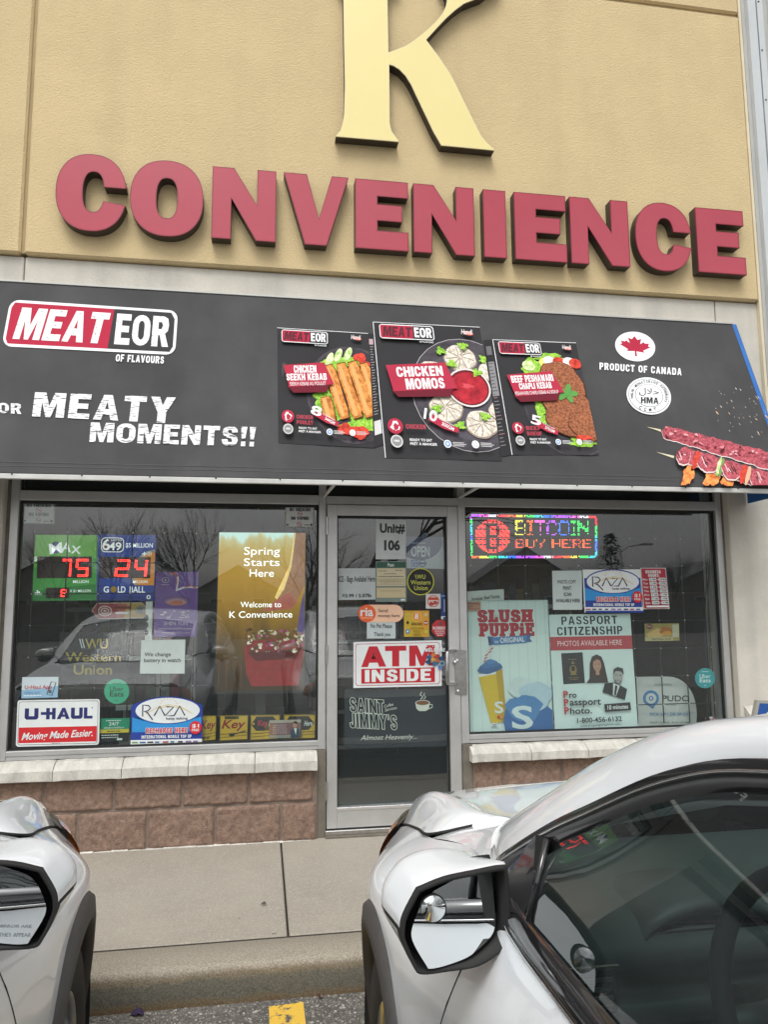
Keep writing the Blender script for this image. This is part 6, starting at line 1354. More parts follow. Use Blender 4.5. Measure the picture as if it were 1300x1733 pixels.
def cr(P, n):
    """Catmull-Rom through the rows of P, n steps a span"""
    P = np.asarray(P, float); k = len(P); out = []
    for i in range(k-1):
        p0, p1, p2, p3 = P[max(i-1, 0)], P[i], P[i+1], P[min(i+2, k-1)]
        if i == 0: p0 = 2*p1-p2
        if i == k-2: p3 = 2*p2-p1
        for s in range(n):
            t = s/n; out.append(.5*(2*p1+(p2-p0)*t+(2*p0-5*p1+4*p2-p3)*t*t+(3*p1-p0-3*p2+p3)*t**3))
    out.append(P[-1]); return np.array(out)
def dense(G, nu, nv):
    G = cr(np.asarray(G, float), nu); return np.swapaxes(cr(np.swapaxes(G, 0, 1), nv), 0, 1)
def prof(y, ws, crest, top):
    return [(w, y, z) for w, z in zip(ws, (.20, .27, .45, .62, .77))]+[(crest[0], y, crest[1]), top]
BAND = [
 [(0,.82,.2),(0,.88,.27),(0,.90,.45),(0,.90,.62),(0,.885,.74),(0,.85,.85),(0,.80,.935)],
 [(.35,.80,.2),(.35,.86,.27),(.355,.885,.45),(.355,.885,.62),(.35,.865,.74),(.35,.83,.85),(.35,.775,.93)],
 [(.60,.73,.2),(.62,.78,.27),(.63,.81,.45),(.63,.81,.62),(.625,.795,.74),(.615,.77,.83),(.58,.735,.905)],
 [(.72,.60,.2),(.76,.64,.27),(.78,.66,.45),(.785,.66,.62),(.78,.65,.74),(.768,.64,.80),(.732,.625,.855)],
 [(.79,.42,.2),(.845,.44,.27),(.868,.45,.45),(.873,.45,.62),(.868,.44,.745),(.848,.43,.815),(.752,.42,.908)],
 prof(.22, (.82,.885,.910,.915,.913), (.893,.850), (.762,.22,.953)),
 prof(.0, (.84,.905,.925,.930,.926), (.902,.868), (.770,0,.994)),
 prof(-.3, (.84,.90,.918,.922,.917), (.888,.905), (.75,-.3,1.062)),
 prof(-.58, (.83,.89,.910,.913,.907), (.877,.94), (.785,-.58,1.102)),
 prof(-.85, (.83,.885,.905,.910,.905), (.875,.96), (.822,-.85,1.106)),
 prof(-1.5, (.83,.885,.905,.910,.906), (.880,.965), (.825,-1.5,1.108)),
 prof(-2.2, (.83,.887,.908,.913,.910), (.885,.975), (.822,-2.2,1.122)),
 prof(-2.75, (.84,.905,.925,.930,.930), (.900,.98), (.80,-2.75,1.155)),
 prof(-3.15, (.80,.86,.890,.905,.905), (.875,.99), (.755,-3.15,1.19)),
 prof(-3.42, (.72,.78,.820,.840,.840), (.815,1.0), (.70,-3.40,1.20)),
 [(.56,-3.52,.2),(.60,-3.58,.27),(.63,-3.62,.45),(.64,-3.63,.62),(.64,-3.62,.77),(.62,-3.59,1.0),(.56,-3.52,1.205)],
 [(.28,-3.60,.2),(.30,-3.66,.27),(.31,-3.69,.45),(.31,-3.70,.62),(.31,-3.69,.77),(.30,-3.66,1.0),(.28,-3.58,1.205)],
 [(0,-3.62,.2),(0,-3.68,.27),(0,-3.71,.45),(0,-3.72,.62),(0,-3.71,.77),(0,-3.68,1.0),(0,-3.60,1.205)]]
HOOD = [
 [(.732,.625,.857),(.660,.705,.926),(.57,.745,.925),(.35,.778,.932),(.18,.79,.936),(0,.80,.938)],
 [(.752,.42,.911),(.672,.46,.998),(.57,.48,.982),(.36,.51,.987),(.18,.52,.997),(0,.53,1.0)],
 [(.762,.22,.956),(.668,.24,1.034),(.56,.25,1.010),(.36,.26,1.022),(.18,.27,1.032),(0,.27,1.037)],
 [(.768,.03,.996),(.668,.03,1.054),(.56,.03,1.036),(.36,.03,1.050),(.18,.03,1.062),(0,.04,1.067)],
 [(.675,-.06,1.038),(.61,-.085,1.062),(.53,-.07,1.050),(.36,-.03,1.068),(.18,0,1.080),(0,.01,1.086)]]
LOW = [(.782,-.585,1.113),(.79,-.68,1.165),(.755,-.81,1.248),(.727,-.917,1.306),(.690,-1.08,1.387),(.668,-1.257,1.437),(.655,-1.6,1.475),(.652,-2.1,1.485),(.66,-2.6,1.46),(.69,-3.0,1.38),(.715,-3.25,1.26)]
UPP = [(.622,-.21,1.083),(.615,-.34,1.145),(.605,-.56,1.250),(.600,-.70,1.322),(.590,-.92,1.410),(.582,-1.15,1.466),(.57,-1.55,1.523),(.565,-2.1,1.543),(.57,-2.65,1.522),(.58,-3.1,1.44),(.60,-3.36,1.30)]
MIDC = [(0,-.05,1.085),(0,-.22,1.165),(0,-.52,1.305),(0,-.72,1.39),(0,-1.0,1.475),(0,-1.22,1.52),(0,-1.6,1.568),(0,-2.1,1.585),(0,-2.65,1.562),(0,-3.15,1.475),(0,-3.45,1.30)]

class Car:
    def __init__(s, loc, rz, label, group):
        s.t = tag(empty('parked_car', loc, rz), label, 'car', group); s.half = []
    def mirror(s, fn):
        """fn(sign, meshbuilder) called for both sides"""
        m = MB()
        for sg in (1, -1): fn(sg, m)
        return m
def flipw(G, sg): return [[(sg*p[0], p[1], p[2]) for p in r] for r in G]

def make_car(loc, rz, label, group, extras):
    car = tag(empty('parked_car', loc, rz), label, 'car', group)
    NU, NV = 14, 10
    B = dense(BAND, NU, NV); nu, nv = B.shape[:2]
    flat = B.reshape(-1, 3)
    def wat(y, z):
        d = (flat[:, 1]-y)**2+(flat[:, 2]-z)**2+np.where(flat[:, 0] < .5, 9, 0); i = np.argsort(d)[:4]; w = 1/(d[i]+1e-5); return float((flat[i, 0]*w).sum()/w.sum())
    parts = {k: MB() for k in ('body_shell', 'lower_cladding', 'front_grille', 'tail_panel')}
    lamps = {(k, sg): MB() for k in ('tail_light',) for sg in (1, -1)}
    AXR = -2.755
    for sg in (1, -1):
        for i in range(nu-1):
            for j in range(nv-1):
                q = B[[i, i+1, i+1, i], [j, j, j+1, j+1]]; c = q.mean(0); u = i/NU; v = j/NV
                if c[0] > .45 and min(math.hypot(c[1], c[2]-.36), math.hypot(c[1]-AXR, c[2]-.36)) < .425: continue
                m = parts['body_shell']; mm = CW
                if 1.75 <= u < 3.0 and 4.05 <= v < 5.5 and c[2] > .70: m = parts['front_grille']; mm = CBLK
                elif 13.3 <= u < 15.2 and 4.0 <= v < 5.3: m = lamps['tail_light', sg]; mm = CTAIL
                elif u < 1.9 and 1.7 <= v < 4.1: m = parts['front_grille']; mm = CBLK
                elif c[2] < .335+(.05 if -2.2 < c[1] < -.5 else 0): m = parts['lower_cladding']; mm = CLAD
                vs = [(sg*(p[0]+(.013 if mm in (CLENS, CAMB) else 0)), p[1]+(.013 if mm in (CLENS, CAMB) else 0), p[2]) for p in q]; m.add(vs, [(0, 1, 2, 3) if sg > 0 else (3, 2, 1, 0)], mm, True)
    # cowl corner of the wing, pillars and roof belong to the painted shell
    sh = parts['body_shell']
    COR = [[(.770,0,.994),(.72,-.03,1.017),(.675,-.062,1.036)],[(.757,-.13,1.026),(.70,-.135,1.05),(.645,-.135,1.058)],[(.75,-.3,1.062),(.70,-.27,1.082),(.632,-.222,1.084)],[(.768,-.45,1.087),(.74,-.43,1.105),(.70,-.41,1.108)],[(.785,-.58,1.102),(.783,-.582,1.108),(.782,-.585,1.113)]]
    Ld, Ud, Md = cr(LOW, 6), cr(UPP, 6), cr(MIDC, 6)
    PIL = []
    for a, b in zip(Ld, Ud):
        row = []
        for t in np.linspace(0, 1, 9):
            p = a*(1-t)+b*t; k = math.sin(math.pi*t)**.8
            row.append(p+np.array([.022*k, -.006*k, .022*k]))
        PIL.append(row)
    r0 = 4*6; ROOF = []
    for a, b in zip(Ud[r0:], Md[r0:]):
        row = []
        for t in np.linspace(0, 1, 10):
            p = b*(1-(1-t)**2)+a*(1-t)**2; p = np.array([a[0]*(1-t), a[1]+(b[1]-a[1])*(1-(1-t)**2), a[2]+(b[2]-a[2])*(1-(1-t)**2.2)]); row.append(p)
        ROOF.append(row)
    liner = MB()
    for sg in (1, -1):
        sh.grid(flipw(dense(COR, 5, 4), sg), CW, flip=sg < 0)
        sh.grid(flipw(PIL, sg), CW, flip=sg > 0); sh.grid(flipw(ROOF, sg), CW, flip=sg > 0)
        inn = [[(p[0]-.02, p[1]-.01, p[2]-.03) for p in r] for r in PIL]; liner.grid(flipw(inn, sg), CLIN); inr = [[(p[0], p[1]-.01, p[2]-.035) for p in r] for r in ROOF]; liner.grid(flipw(inr, sg), CLIN)
    body = sh.build('body_shell', car, weld=3e-4)
    parts['lower_cladding'].build('lower_cladding', car, weld=3e-4); parts['front_grille'].build('front_grille', car, weld=3e-4)
    for (k, sg), m in lamps.items(): m.build(k, car, weld=3e-4)
    liner.build('headliner', car)
    HL = [[(.60,.775,.885),(.68,.705,.890),(.733,.635,.888),(.760,.57,.876)],[(.62,.80,.84),(.71,.725,.845),(.772,.645,.842),(.798,.57,.836)],[(.64,.805,.78),(.735,.725,.785),(.797,.645,.785),(.826,.56,.786)],[(.63,.79,.735),(.735,.70,.74),(.797,.61,.745),(.826,.53,.75)]]
    HLd = dense(HL, 6, 6)
    for sg in (1, -1):
        m = MB()
        for i in range(HLd.shape[0]-1):
            for j in range(HLd.shape[1]-1):
                q = HLd[[i, i+1, i+1, i], [j, j, j+1, j+1]]; c = q.mean(0); m.add([(sg*p[0], p[1], p[2]) for p in q], [(0, 1, 2, 3) if sg > 0 else (3, 2, 1, 0)], CAMB if c[2] < .872 and c[1] < .69 else CLENS, True)
        m.build('headlight', car, weld=3e-4)
    H = dense(HOOD, 8, 8); m = MB()
    for sg in (1, -1): m.grid(flipw(H, sg), CW, flip=sg < 0)
    # turned-down rear edge and thickness of the bonnet
    for sg in (1, -1): m.grid(flipw([H[-1], [(p[0], p[1]-.004, p[2]-.02) for p in H[-1]]], sg), CW)
    hood = m.build('bonnet', car, weld=3e-4)
    for sg in (1, -1):
        m = MB(); edge = [(sg*p[0], p[1], p[2]-.0005) for p in H[:, 0]]; m.tube(edge, .0042, CRUB, n=6); m.build('shut_line', hood)
    m = MB(); cw = []
    for sg in (1, -1):
        m.grid(flipw([[(.66,.02,1.015),(.4,.03,1.035),(0,.05,1.05)],[(.635,-.2,1.045),(.4,-.14,1.05),(0,-.06,1.06)],[(.63,-.27,1.06),(.4,-.24,1.07),(0,-.15,1.08)]], sg), CRUB)
    m.build('scuttle', car)
    # seams
    for sg in (1, -1):
        m = MB(); m.tube([(sg*p[0], p[1], p[2]) for p in cr([(.632,-.215,1.087),(.675,-.36,1.108),(.735,-.5,1.113),(.785,-.59,1.11)], 4)], .0018, CRUB, n=5); m.build('pillar_seam', body)
        for line in ([(-.70, 1.10), (-.672, 1.0), (-.645, .93), (-.61, .85), (-.575, .75), (-.56, .6), (-.56, .42), (-.57, .34)], [(-1.79, 1.11), (-1.80, .9), (-1.80, .6), (-1.79, .34)], [(-2.72, 1.15), (-2.66, 1.0), (-2.52, .86), (-2.40, .7), (-2.32, .5), (-2.3, .34)]):
            m = MB(); m.tube([(sg*(wat(y, z)+.0003), y, z) for y, z in np.array(cr(line, 5))], .0014, CRUB, n=5); m.build('door_seam', body)
    # door handles
    for sg in (1, -1):
        for y in (-1.62, -2.42):
            m = MB(); w = wat(y, .93); m.tube([(sg*(w-.005), y-.10, .935), (sg*(w+.028), y-.08, .935), (sg*(w+.03), y+.06, .932), (sg*(w-.005), y+.09, .93)], .011, CW, n=10); m.build('door_handle', body)
    # glass
    Lf = np.array(Ld)
    def ltop(y): return np.interp(-y, -Lf[:, 1], Lf[:, 0]), np.interp(-y, -Lf[:, 1], Lf[:, 2])
    for sg in (1, -1):
        for y0, y1 in ((-.845, -1.74), (-1.84, -2.56), (-2.62, -3.05)):
            G = []
            for y in np.linspace(y0, y1, 16):
                w, z = ltop(y); zt = z-.034; wt = w+.008; zb = 1.112+max(0, -y-2.0)*.05; zt = max(zt, zb+.02)
                G.append([(sg*(.808*(1-t)+wt*t+.006*math.sin(math.pi*t)), y, zb*(1-t)+zt*t) for t in np.linspace(0, 1, 7)])
            m = MB(); m.grid(G, CGLS); m.build('side_window', car)
    m = MB(); WSG = []
    for a, b in zip(Ud[:r0+2], Md[:r0+2]):
        row = []
        for t in np.linspace(-1, 1, 21):
            s_ = 1-abs(t)**2.2; row.append((a[0]*t*.985, a[1]+(b[1]-a[1])*s_, a[2]-.004+(b[2]-a[2])*s_))
        WSG.append(row)
    m.grid(WSG, CWS); m.build('windscreen', car)
    m = MB(); RW = [[(t*.60, -3.36-.10*(1-t*t), 1.30) for t in np.linspace(-1, 1, 15)], [(t*.64, -3.45-.13*(1-t*t), 1.205) for t in np.linspace(-1, 1, 15)]]; m.grid(RW, CGLS)
    m.build('rear_window', car)
    # black window surround, belt moulding, sail panel, B pillars
    for sg in (1, -1):
        m = MB(); T = []
        for p in Ld[4:]: T.append([(p[0]+.003, p[1], p[2]+.004), (p[0]+.010, p[1], p[2]-.008), (p[0]+.012, p[1]-.006, p[2]-.022), (p[0]+.004, p[1]-.012, p[2]-.038)])
        m.grid(flipw(T, sg), CBLK)
        br = [(sg*(p[0]+.010), p[1]-.001, p[2]-.010) for p in Ld[5:]]; m.tube(br, .0028, CCHR, n=5)
        m.build('window_surround', car)
        m = MB(); T = []; yy = np.linspace(-.66, -3.0, 30)
        for y in yy:
            zb = 1.108+max(0, -y-2.0)*.05; w0 = .824 if y < -.85 else np.interp(-y, [.66, .85], [.80, .824]); w0 -= max(0, -y-2.4)*.06
            T.append([(w0+.004, y, zb-.028), (w0+.010, y, zb-.022), (w0+.008, y, zb-.002), (w0-.004, y, zb+.012), (w0-.016, y, zb+.014)])
        m.grid(flipw(T, sg), CBLK); m.tube([(sg*(q[1][0]+.0005), q[1][1], q[1][2]+.004) for q in T], .0022, CCHR, n=5)
        m.build('belt_moulding', car)
        m = MB(); m.add([(sg*x, y, z) for x, y, z in ((.795, -.655, 1.14), (.772, -.795, 1.232), (.764, -.832, 1.238), (.806, -.852, 1.115), (.822, -.80, 1.104), (.81, -.69, 1.106))], [(0, 1, 2, 3, 4, 5)], CBLK)
        m.tube([(sg*.810, -.850, 1.112), (sg*.767, -.833, 1.236)], .0062, CBLK, n=8)
        m.build('sail_panel', car)
        m = MB()
        for y0, y1 in ((-1.73, -1.85), (-2.55, -2.63)):
            w0, z0 = ltop(y0); w1, z1 = ltop(y1); m.add([(sg*.812, y0, 1.11), (sg*.812, y1, 1.11), (sg*(w1+.012), y1, z1-.02), (sg*(w0+.012), y0, z0-.02)], [(0, 1, 2, 3)], CBLK)
        m.build('door_pillar_trim', car)
    # arches, wells, wheels
    for ax in (0.0, AXR):
        for sg in (1, -1):
            m = MB(); ring = []
            for k in range(41):
                a = R(-14+208*k/40); row = []
                for r, dw in ((.385, -.11), (.385, -.012), (.392, .012), (.415, .017), (.452, .014), (.462, .0)):
                    y, z = ax+r*math.cos(a), .36+r*math.sin(a); row.append((sg*(wat(y, z)+dw), y, z))
                ring.append(row)
            m.grid(ring, CLAD, flip=sg < 0); m.build('arch_cladding', car)
            m = MB(); well = []
            for k in range(25):
                a = R(-20+220*k/24); well.append([(sg*w, ax+.40*math.cos(a), .36+.40*math.sin(a)) for w in (.90, .5)])
            m.grid(well, CRUB); m.add([(sg*.5, ax+.40*math.cos(R(9*k)), .36+.40*math.sin(R(9*k))) for k in range(40)], [tuple(range(40))], CRUB); m.build('wheel_well', car)
            wt = empty('wheel', (sg*.79, ax, .35)); wt.parent = car
            m = MB(); pr = [(.225, .095), (.25, .105), (.30, .112), (.335, .104), (.349, .085), (.352, .06), (.352, -.06), (.349, -.085), (.335, -.104), (.25, -.105), (.225, -.095)]
            m.lathe(pr, (0, 0, 0), (1, 0, 0), CTYR, n=48)
            for gx in (-.05, -.018, .018, .05): m.lathe([(.3528, gx-.004), (.3535, gx), (.3528, gx+.004)], (0, 0, 0), (1, 0, 0), CRUB, n=48)
            m.build('tyre', wt)
            m = MB(); m.lathe([(.226, .098), (.220, .10), (.212, .085), (.205, .03), (.20, -.09)], (0, 0, 0), (sg, 0, 0), CRIM, n=48)
            m.lathe([(0, .062), (.035, .066), (.062, .060), (.066, .03)], (0, 0, 0), (sg, 0, 0), CRIM, n=32)
            for k in range(5):
                for d in (-11, 11):
                    a = R(72*k+d); a2 = R(72*k+d*1.25); p0 = (sg*.055, .05*math.cos(a), .05*math.sin(a)); p1 = (sg*.075, .213*math.cos(a2), .213*math.sin(a2)); pm = (sg*.07, .13*math.cos(a), .13*math.sin(a)); m.tube([p0, pm, p1], [.018, .013, .015], CRIM, n=8)
            m.lathe([(0, -.02), (.2, -.02)], (0, 0, 0), (sg, 0, 0), CRUB, n=32)
            m.build('rim', wt)
    # underbody and cabin
    m = MB(); m.box((-.82, -3.45, .19), (.82, .72, .24), CRUB); m.box((-.48, -3.4, .24), (.48, .7, .55), CRUB); m.build('underbody', car)
    m = MB(); m.box((-.80, -3.3, .40), (.80, -.5, .43), CINT)
    for sg in (1, -1): m.add([(sg*.79, -.55, .42), (sg*.79, -3.1, .42), (sg*.785, -3.1, 1.15), (sg*.79, -2.0, 1.105), (sg*.79, -.62, 1.09)], [(0, 1, 2, 3, 4)], CINT); m.cbox((sg*.79, -1.6, .86), (sg*.70, -.95, .91), CINT, .02)
    m.build('door_cards', car)
    m = MB(); D = []
    for x in np.linspace(-.78, .78, 27): D.append([(x*.70, -.20, 1.030), (x*.80, -.40, 1.036), (x*.93, -.58, 1.022), (x, -.66, .995), (x, -.685, .96), (x, -.66, .91), (x, -.70, .88), (x, -.66, .72), (x, -.58, .45)])
    m.grid(dense(D, 1, 5), CINT)
    hood_ = []                                             # instrument cowl
    for x in np.linspace(-.52, -.22, 17):
        u = (x+.37)/.15; k = math.cos(u*math.pi/2)**.6 if abs(u) < 1 else 0; hood_.append([(x, -.42, 1.02+.012*k), (x, -.52, 1.015+.040*k), (x, -.64, 1.0+.058*k), (x, -.665, .99+.056*k), (x, -.66, .98+.05*k), (x, -.62, .97+.04*k)])
    m.grid(hood_, mat('cowl_plastic', (.045, .048, .05), rough=.5, nscale=30, namt=.2)); m.cbox((-.50, -.655, .93), (-.24, -.645, 1.01), CBLK, .008)
    m.cbox((-.14, -.73, .93), (.16, -.715, 1.085), CBLK, .006)
    for x0, x1 in ((-.775, -.60), (.60, .775), (-.13, .13)):
        y_ = -.715
        m.cbox((x0, y_+.02, .90), (x1, y_-.004, .975), CBLK, .006)
        for k in range(4): m.box((x0+.012, y_-.008, .912+.015*k), (x1-.012, y_-.003, .918+.015*k), CINT)
        m.box((x0, y_-.009, .978), (x1, y_-.003, .983), CCHR); m.box((x0+.02, y_-.012, .93), (x0+.026, y_-.004, .962), CCHR)
    m.box((-.60, -.713, .868), (.60, -.706, .874), CCHR)
    m.cbox((-.13, -1.7, .5), (.13, -.75, .74), CINT, .03); m.tube([(0, -1.1, .74), (0, -1.08, .86)], [.02, .032], CRUB, n=10)
    m.build('dashboard', car)
    m = MB(); c = Vector((-.37, -.97, 1.015)); axs = Vector((0, -.90, .42)).normalized(); a = Vector((1, 0, 0)); b = axs.cross(a)
    m.tube([c+(a*math.cos(R(10*k))+b*math.sin(R(10*k)))*.185 for k in range(37)], .016, CRUB, n=10, cap=False)
    m.lathe([(0, .02), (.06, .018), (.075, -.01), (.06, -.03)], c-axs*.02, axs, CINT, n=24)
    for ang in (0, 180, 270): m.tube([c-axs*.02+(a*math.cos(R(ang))+b*math.sin(R(ang)))*.06, c+(a*math.cos(R(ang))+b*math.sin(R(ang)))*.18], [.022, .014], CINT, n=8)
    m.tube([c-axs*.03, c-axs*.3], .03, CINT, n=10); m.build('steering_wheel', car)
    for x in (-.37, .37):
        m = MB(); S = []
        for y, z, w in ((-1.28, .62, .23), (-1.24, .66, .25), (-1.5, .66, .26), (-1.74, .63, .25), (-1.80, .68, .25), (-1.86, .95, .25), (-1.93, 1.16, .22), (-1.97, 1.24, .17), (-2.0, 1.20, .17), (-1.97, .9, .24), (-1.9, .55, .24)):
            S.append([(x+w*t, y-(.03 if abs(t) > .8 and y < -1.78 else 0)*-1, z+(.04*abs(t)**3 if y > -1.8 else 0)) for t in np.linspace(-1, 1, 9)])
        m.grid(dense(S, 3, 2), CSEAT); hr = []
        for k in range(9):
            t = math.pi*k/8; rr_ = math.sin(t); hr.append([(x+.125*rr_**.5*math.cos(q)*1.0, -2.0+.05*rr_**.6*math.sin(q), 1.37+.085*-math.cos(t)) for q in np.linspace(0, 2*math.pi, 17)])
        m.grid(hr, CSEAT)
        for dx in (-.05, .05): m.tube([(x+dx, -1.99, 1.2), (x+dx, -2.0, 1.32)], .007, CCHR, n=6)
        m.build('front_seat', car)
    m = MB(); m.cbox((-.66, -2.75, .5), (.66, -2.25, .68), CSEAT, .06); m.hexa([(-.64,-2.72,1.2),(.64,-2.72,1.2),(.66,-2.62,.62),(-.66,-2.62,.62),(-.64,-2.86,1.2),(.64,-2.86,1.2),(.66,-2.8,.62),(-.66,-2.8,.62)], CSEAT); m.build('rear_seat', car)
    m = MB(); m.tube([(0, -.78, 1.36), (0, -.70, 1.40)], .012, CRUB, n=8); m.cbox((-.12, -.83, 1.315), (.12, -.80, 1.375), CRUB, .012); m.build('cabin_mirror', car)
    # door mirrors
    RIM = [(-.975,1.160),(-.93,1.174),(-.88,1.181),(-.834,1.186),(-.823,1.178),(-.821,1.12),(-.823,1.072),(-.835,1.058),(-.876,1.037),(-.925,1.033),(-.969,1.032),(-.983,1.044),(-1.000,1.082),(-1.002,1.100),(-.997,1.122)]
    GLS = [(-.945,1.152),(-.90,1.164),(-.843,1.174),(-.836,1.167),(-.834,1.12),(-.835,1.086),(-.846,1.068),(-.884,1.049),(-.925,1.043),(-.958,1.043),(-.966,1.050),(-.988,1.087),(-.986,1.109),(-.966,1.14)]
    cx0, cz0 = -.912, 1.108
    for sg in (-1, 1):
        mr = empty('door_mirror', (0, 0, 0)); mr.parent = car
        cl = lambda P_, n_: cr(np.array(P_+[P_[0]]), n_)[:-1]
        ro = cl([(x, 0, z) for x, z in RIM], 4)
        secs = []
        for y, k, up_ in [(-.800, 1.0, 0), (-.791, 1.015, .001), (-.781, 1.03, .002)]+[(-.781+.19*math.sin(R(5+85*q/13)), 1.03+.02*math.sin(R(180*min(1, q/7)))*(q < 7)-(.94*(1-math.cos(R(90*max(0, q-3)/10)))), .002) for q in range(1, 14)]:
            bl = min(1, max(0, (-.781-y)/-.10)); row = []
            for p in ro:
                a_ = math.atan2((p[2]-cz0)/.072, (p[0]-cx0)/.099); ex, ez = cx0-.004+.099*math.cos(a_), cz0-.004+.072*math.sin(a_); X = p[0]*(1-bl*.8)+ex*bl*.8; Z = p[2]*(1-bl*.8)+ez*bl*.8
                row.append((-sg*(cx0+(X-cx0)*k), y, cz0+up_+(Z-cz0)*min(k, 1.0)))
            secs.append(row)
        m = MB(); n_ = len(ro)
        for i in range(len(secs)-1):
            for j in range(n_):
                j2 = (j+1) % n_; q = [secs[i][j], secs[i+1][j], secs[i+1][j2], secs[i][j2]]; c = np.mean(np.array(q), 0); outer = -sg*c[0]
                zb = 1.093+.10*max(0, outer+.93); zb2 = 1.070
                if i < 1 or (i < 2 and c[2] < zb): mm = CRUB
                elif c[2] > zb+.008: mm = CW
                elif c[2] > zb: mm = CRUB
                elif c[2] > zb2-.02 and outer < -.955: mm = CW
                else: mm = CRUB
                m.add(q, [(0, 1, 2, 3)], mm, True)
        m.build('mirror_housing', mr, weld=1e-4)
        gi = cl([(x, 0, z) for x, z in GLS], 4); m = MB(); rows = []
        ang = R(15)
        def gp(x, z, off=0.0):
            dx = x-cx0; return (-sg*(cx0+dx*math.cos(ang)), -.785+dx*math.sin(ang)+(z-cz0)*math.sin(R(9))-off, z)
        # black bezel from the rim to the glass, then the silvered glass
        m.grid([[(-sg*p[0], -.800, p[2]) for p in ro]+[(-sg*ro[0][0], -.800, ro[0][2])], [(-sg*(cx0+(p[0]-cx0)*.94), -.803, cz0+(p[2]-cz0)*.93) for p in list(ro)+[ro[0]]], [(-sg*(cx0+(p[0]-cx0)*.925), -.745, cz0+(p[2]-cz0)*.92) for p in list(ro)+[ro[0]]]], CRUB)
        m.add([(-sg*(cx0+(p[0]-cx0)*.94), -.722, cz0+(p[2]-cz0)*.94) for p in ro], [tuple(range(n_))], CRUB)
        m.build('mirror_bezel', mr)
        m = MB(); m.add([gp(p[0], p[2]) for p in gi], [tuple(range(len(gi)))], CMIR); mg = m.build('mirror_glass', mr)
        if extras == 'blind_spot' and sg == -1:
            m = MB(); bc = (-.950, 1.128); r_ = .0205; pr = []
            o = Vector(gp(bc[0], bc[1], .002)); nn = (Vector(gp(bc[0], bc[1], 1))-Vector(gp(bc[0], bc[1]))).normalized()
            m.lathe([(r_+.0015, -.002), (r_+.0015, .0035), (r_, .004)], o, nn, CRUB, n=36); m.lathe([(r_*k/8, .0035+.005*(1-(k/8)**2)) for k in range(8, -1, -1)], o, nn, CMIR, n=36); m.build('blind_spot_mirror', mr)
        if sg == 1:
            m = MB(); a_, b_ = (-.958, 1.074), (-.838, 1.052)
            for k, s_ in enumerate(('OBJECTS IN MIRROR ARE', 'CLOSER THAN THEY APPEAR')):
                v, f = text_mesh(s_, .005); z0 = 1.066-.0125*k; vs = []
                for (u, w_) in v: vs.append(gp(-.848-.118*(u), z0+.0062*w_-.0, .0012))
                m.add(vs, f, mat('etched_grey', (.22, .25, .27), rough=.6))
            m.build('etched_warning', mr)
            m = MB(); m.lathe([(.022, .012), (.026, 0), (.022, -.018), (.012, -.026), (0, -.028)], (-sg*-.93, -.72, 1.035), (0, 0, 1), CRUB, n=20); m.build('view_camera', mr)
        m = MB(); m.tube([(-sg*-.87, -.69, 1.075), (-sg*-.82, -.695, 1.08), (-sg*-.785, -.71, 1.10)], [.02, .022, .028], CRUB, n=12); m.build('mirror_arm', mr)
    return car
CARS = 'white crossovers parked nose to the kerb'
make_car((.80, -2.95, ZA), 0, 'white crossover on the right with a round blind spot mirror on its door mirror', CARS, 'blind_spot')
make_car((-1.82, -2.80, ZA), R(3.3), 'white crossover at the left edge with warning words on its door mirror', CARS, None)
# ------------------------------------------------------------------ what the shop glass mirrors: the street behind the viewer
BARK = mat('grey_bark', (0.075, 0.062, 0.052), rough=.9, nscale=12, namt=.3)
CONIF = mat('conifer_green', (0.03, 0.05, 0.03), rough=.9, nscale=3, namt=.5)
def bare_tree(x, y, h, label, seed, spread=.55, dmax=5, group='bare trees across the street'):
    r = random.Random(seed); t = tag(empty('bare_tree', (x, y, ZA)), label, 'tree', group)
    tr, br = MB(), MB()
    def grow(p, d, L_, rad, depth):
        n = 4; pts = [p]; q = p; dd = d
        for i in range(n):
            dd = (dd+Vector((r.gauss(0, .10), r.gauss(0, .10), r.gauss(.03, .05)))).normalized(); q = q+dd*L_/n; pts.append(q)
        (tr if depth == 0 else br).tube(pts, [rad*(1-.45*i/n) for i in range(n+1)], BARK, n=6 if depth < 2 else 3, cap=False)
        if depth >= dmax: return
        k = 3 if depth < 3 else 2
        for j in range(k+(depth == 0)):
            a = r.uniform(0, 6.28); s = spread*(1.0+r.uniform(-.3, .3)); o = dd.orthogonal().normalized(); o2 = dd.cross(o); nd = (dd*math.cos(s)+(o*math.cos(a)+o2*math.sin(a))*math.sin(s)).normalized()
            i = r.choice((2, 3, 4)) if depth else r.choice((3, 4)); grow(pts[i], nd, L_*r.uniform(.62, .82), rad*.50, depth+1)
        if depth < dmax: grow(pts[-1], dd, L_*.7, rad*.55, depth+1)
    grow(Vector((0, 0, 0)), Vector((0, 0, 1)), h*.33, h*.02, 0)
    tr.build('trunk', t); br.build('crown', t); return t
def mx(px, d): return at(px, 950, d).x          # the shop glass mirrors what stands d metres in front of it
for i, (px, d, h, lab) in enumerate(((604, 14, 9.5, 'tall bare tree standing straight behind the viewer'), (185, 30, 6.4, 'bare tree across the lane, left of the near one'), (345, 27, 6.0, 'spreading bare tree across the lane facing the lit screen'), (520, 24, 5.6, 'low bare tree across the lane by the slim one'), (95, 42, 6.6, 'bare tree at the left end of the street'), (1130, 52, 6.2, 'bare tree right of the conifer'), (1200, 46, 6.0, 'bare tree at the right end of the street'), (1260, 56, 6.4, 'farthest bare tree on the right'), (985, 60, 5.6, 'bare tree left of the conifer'))):
    bare_tree(mx(px, d), -d, h, lab, i+3, dmax=6 if i == 0 else 5)
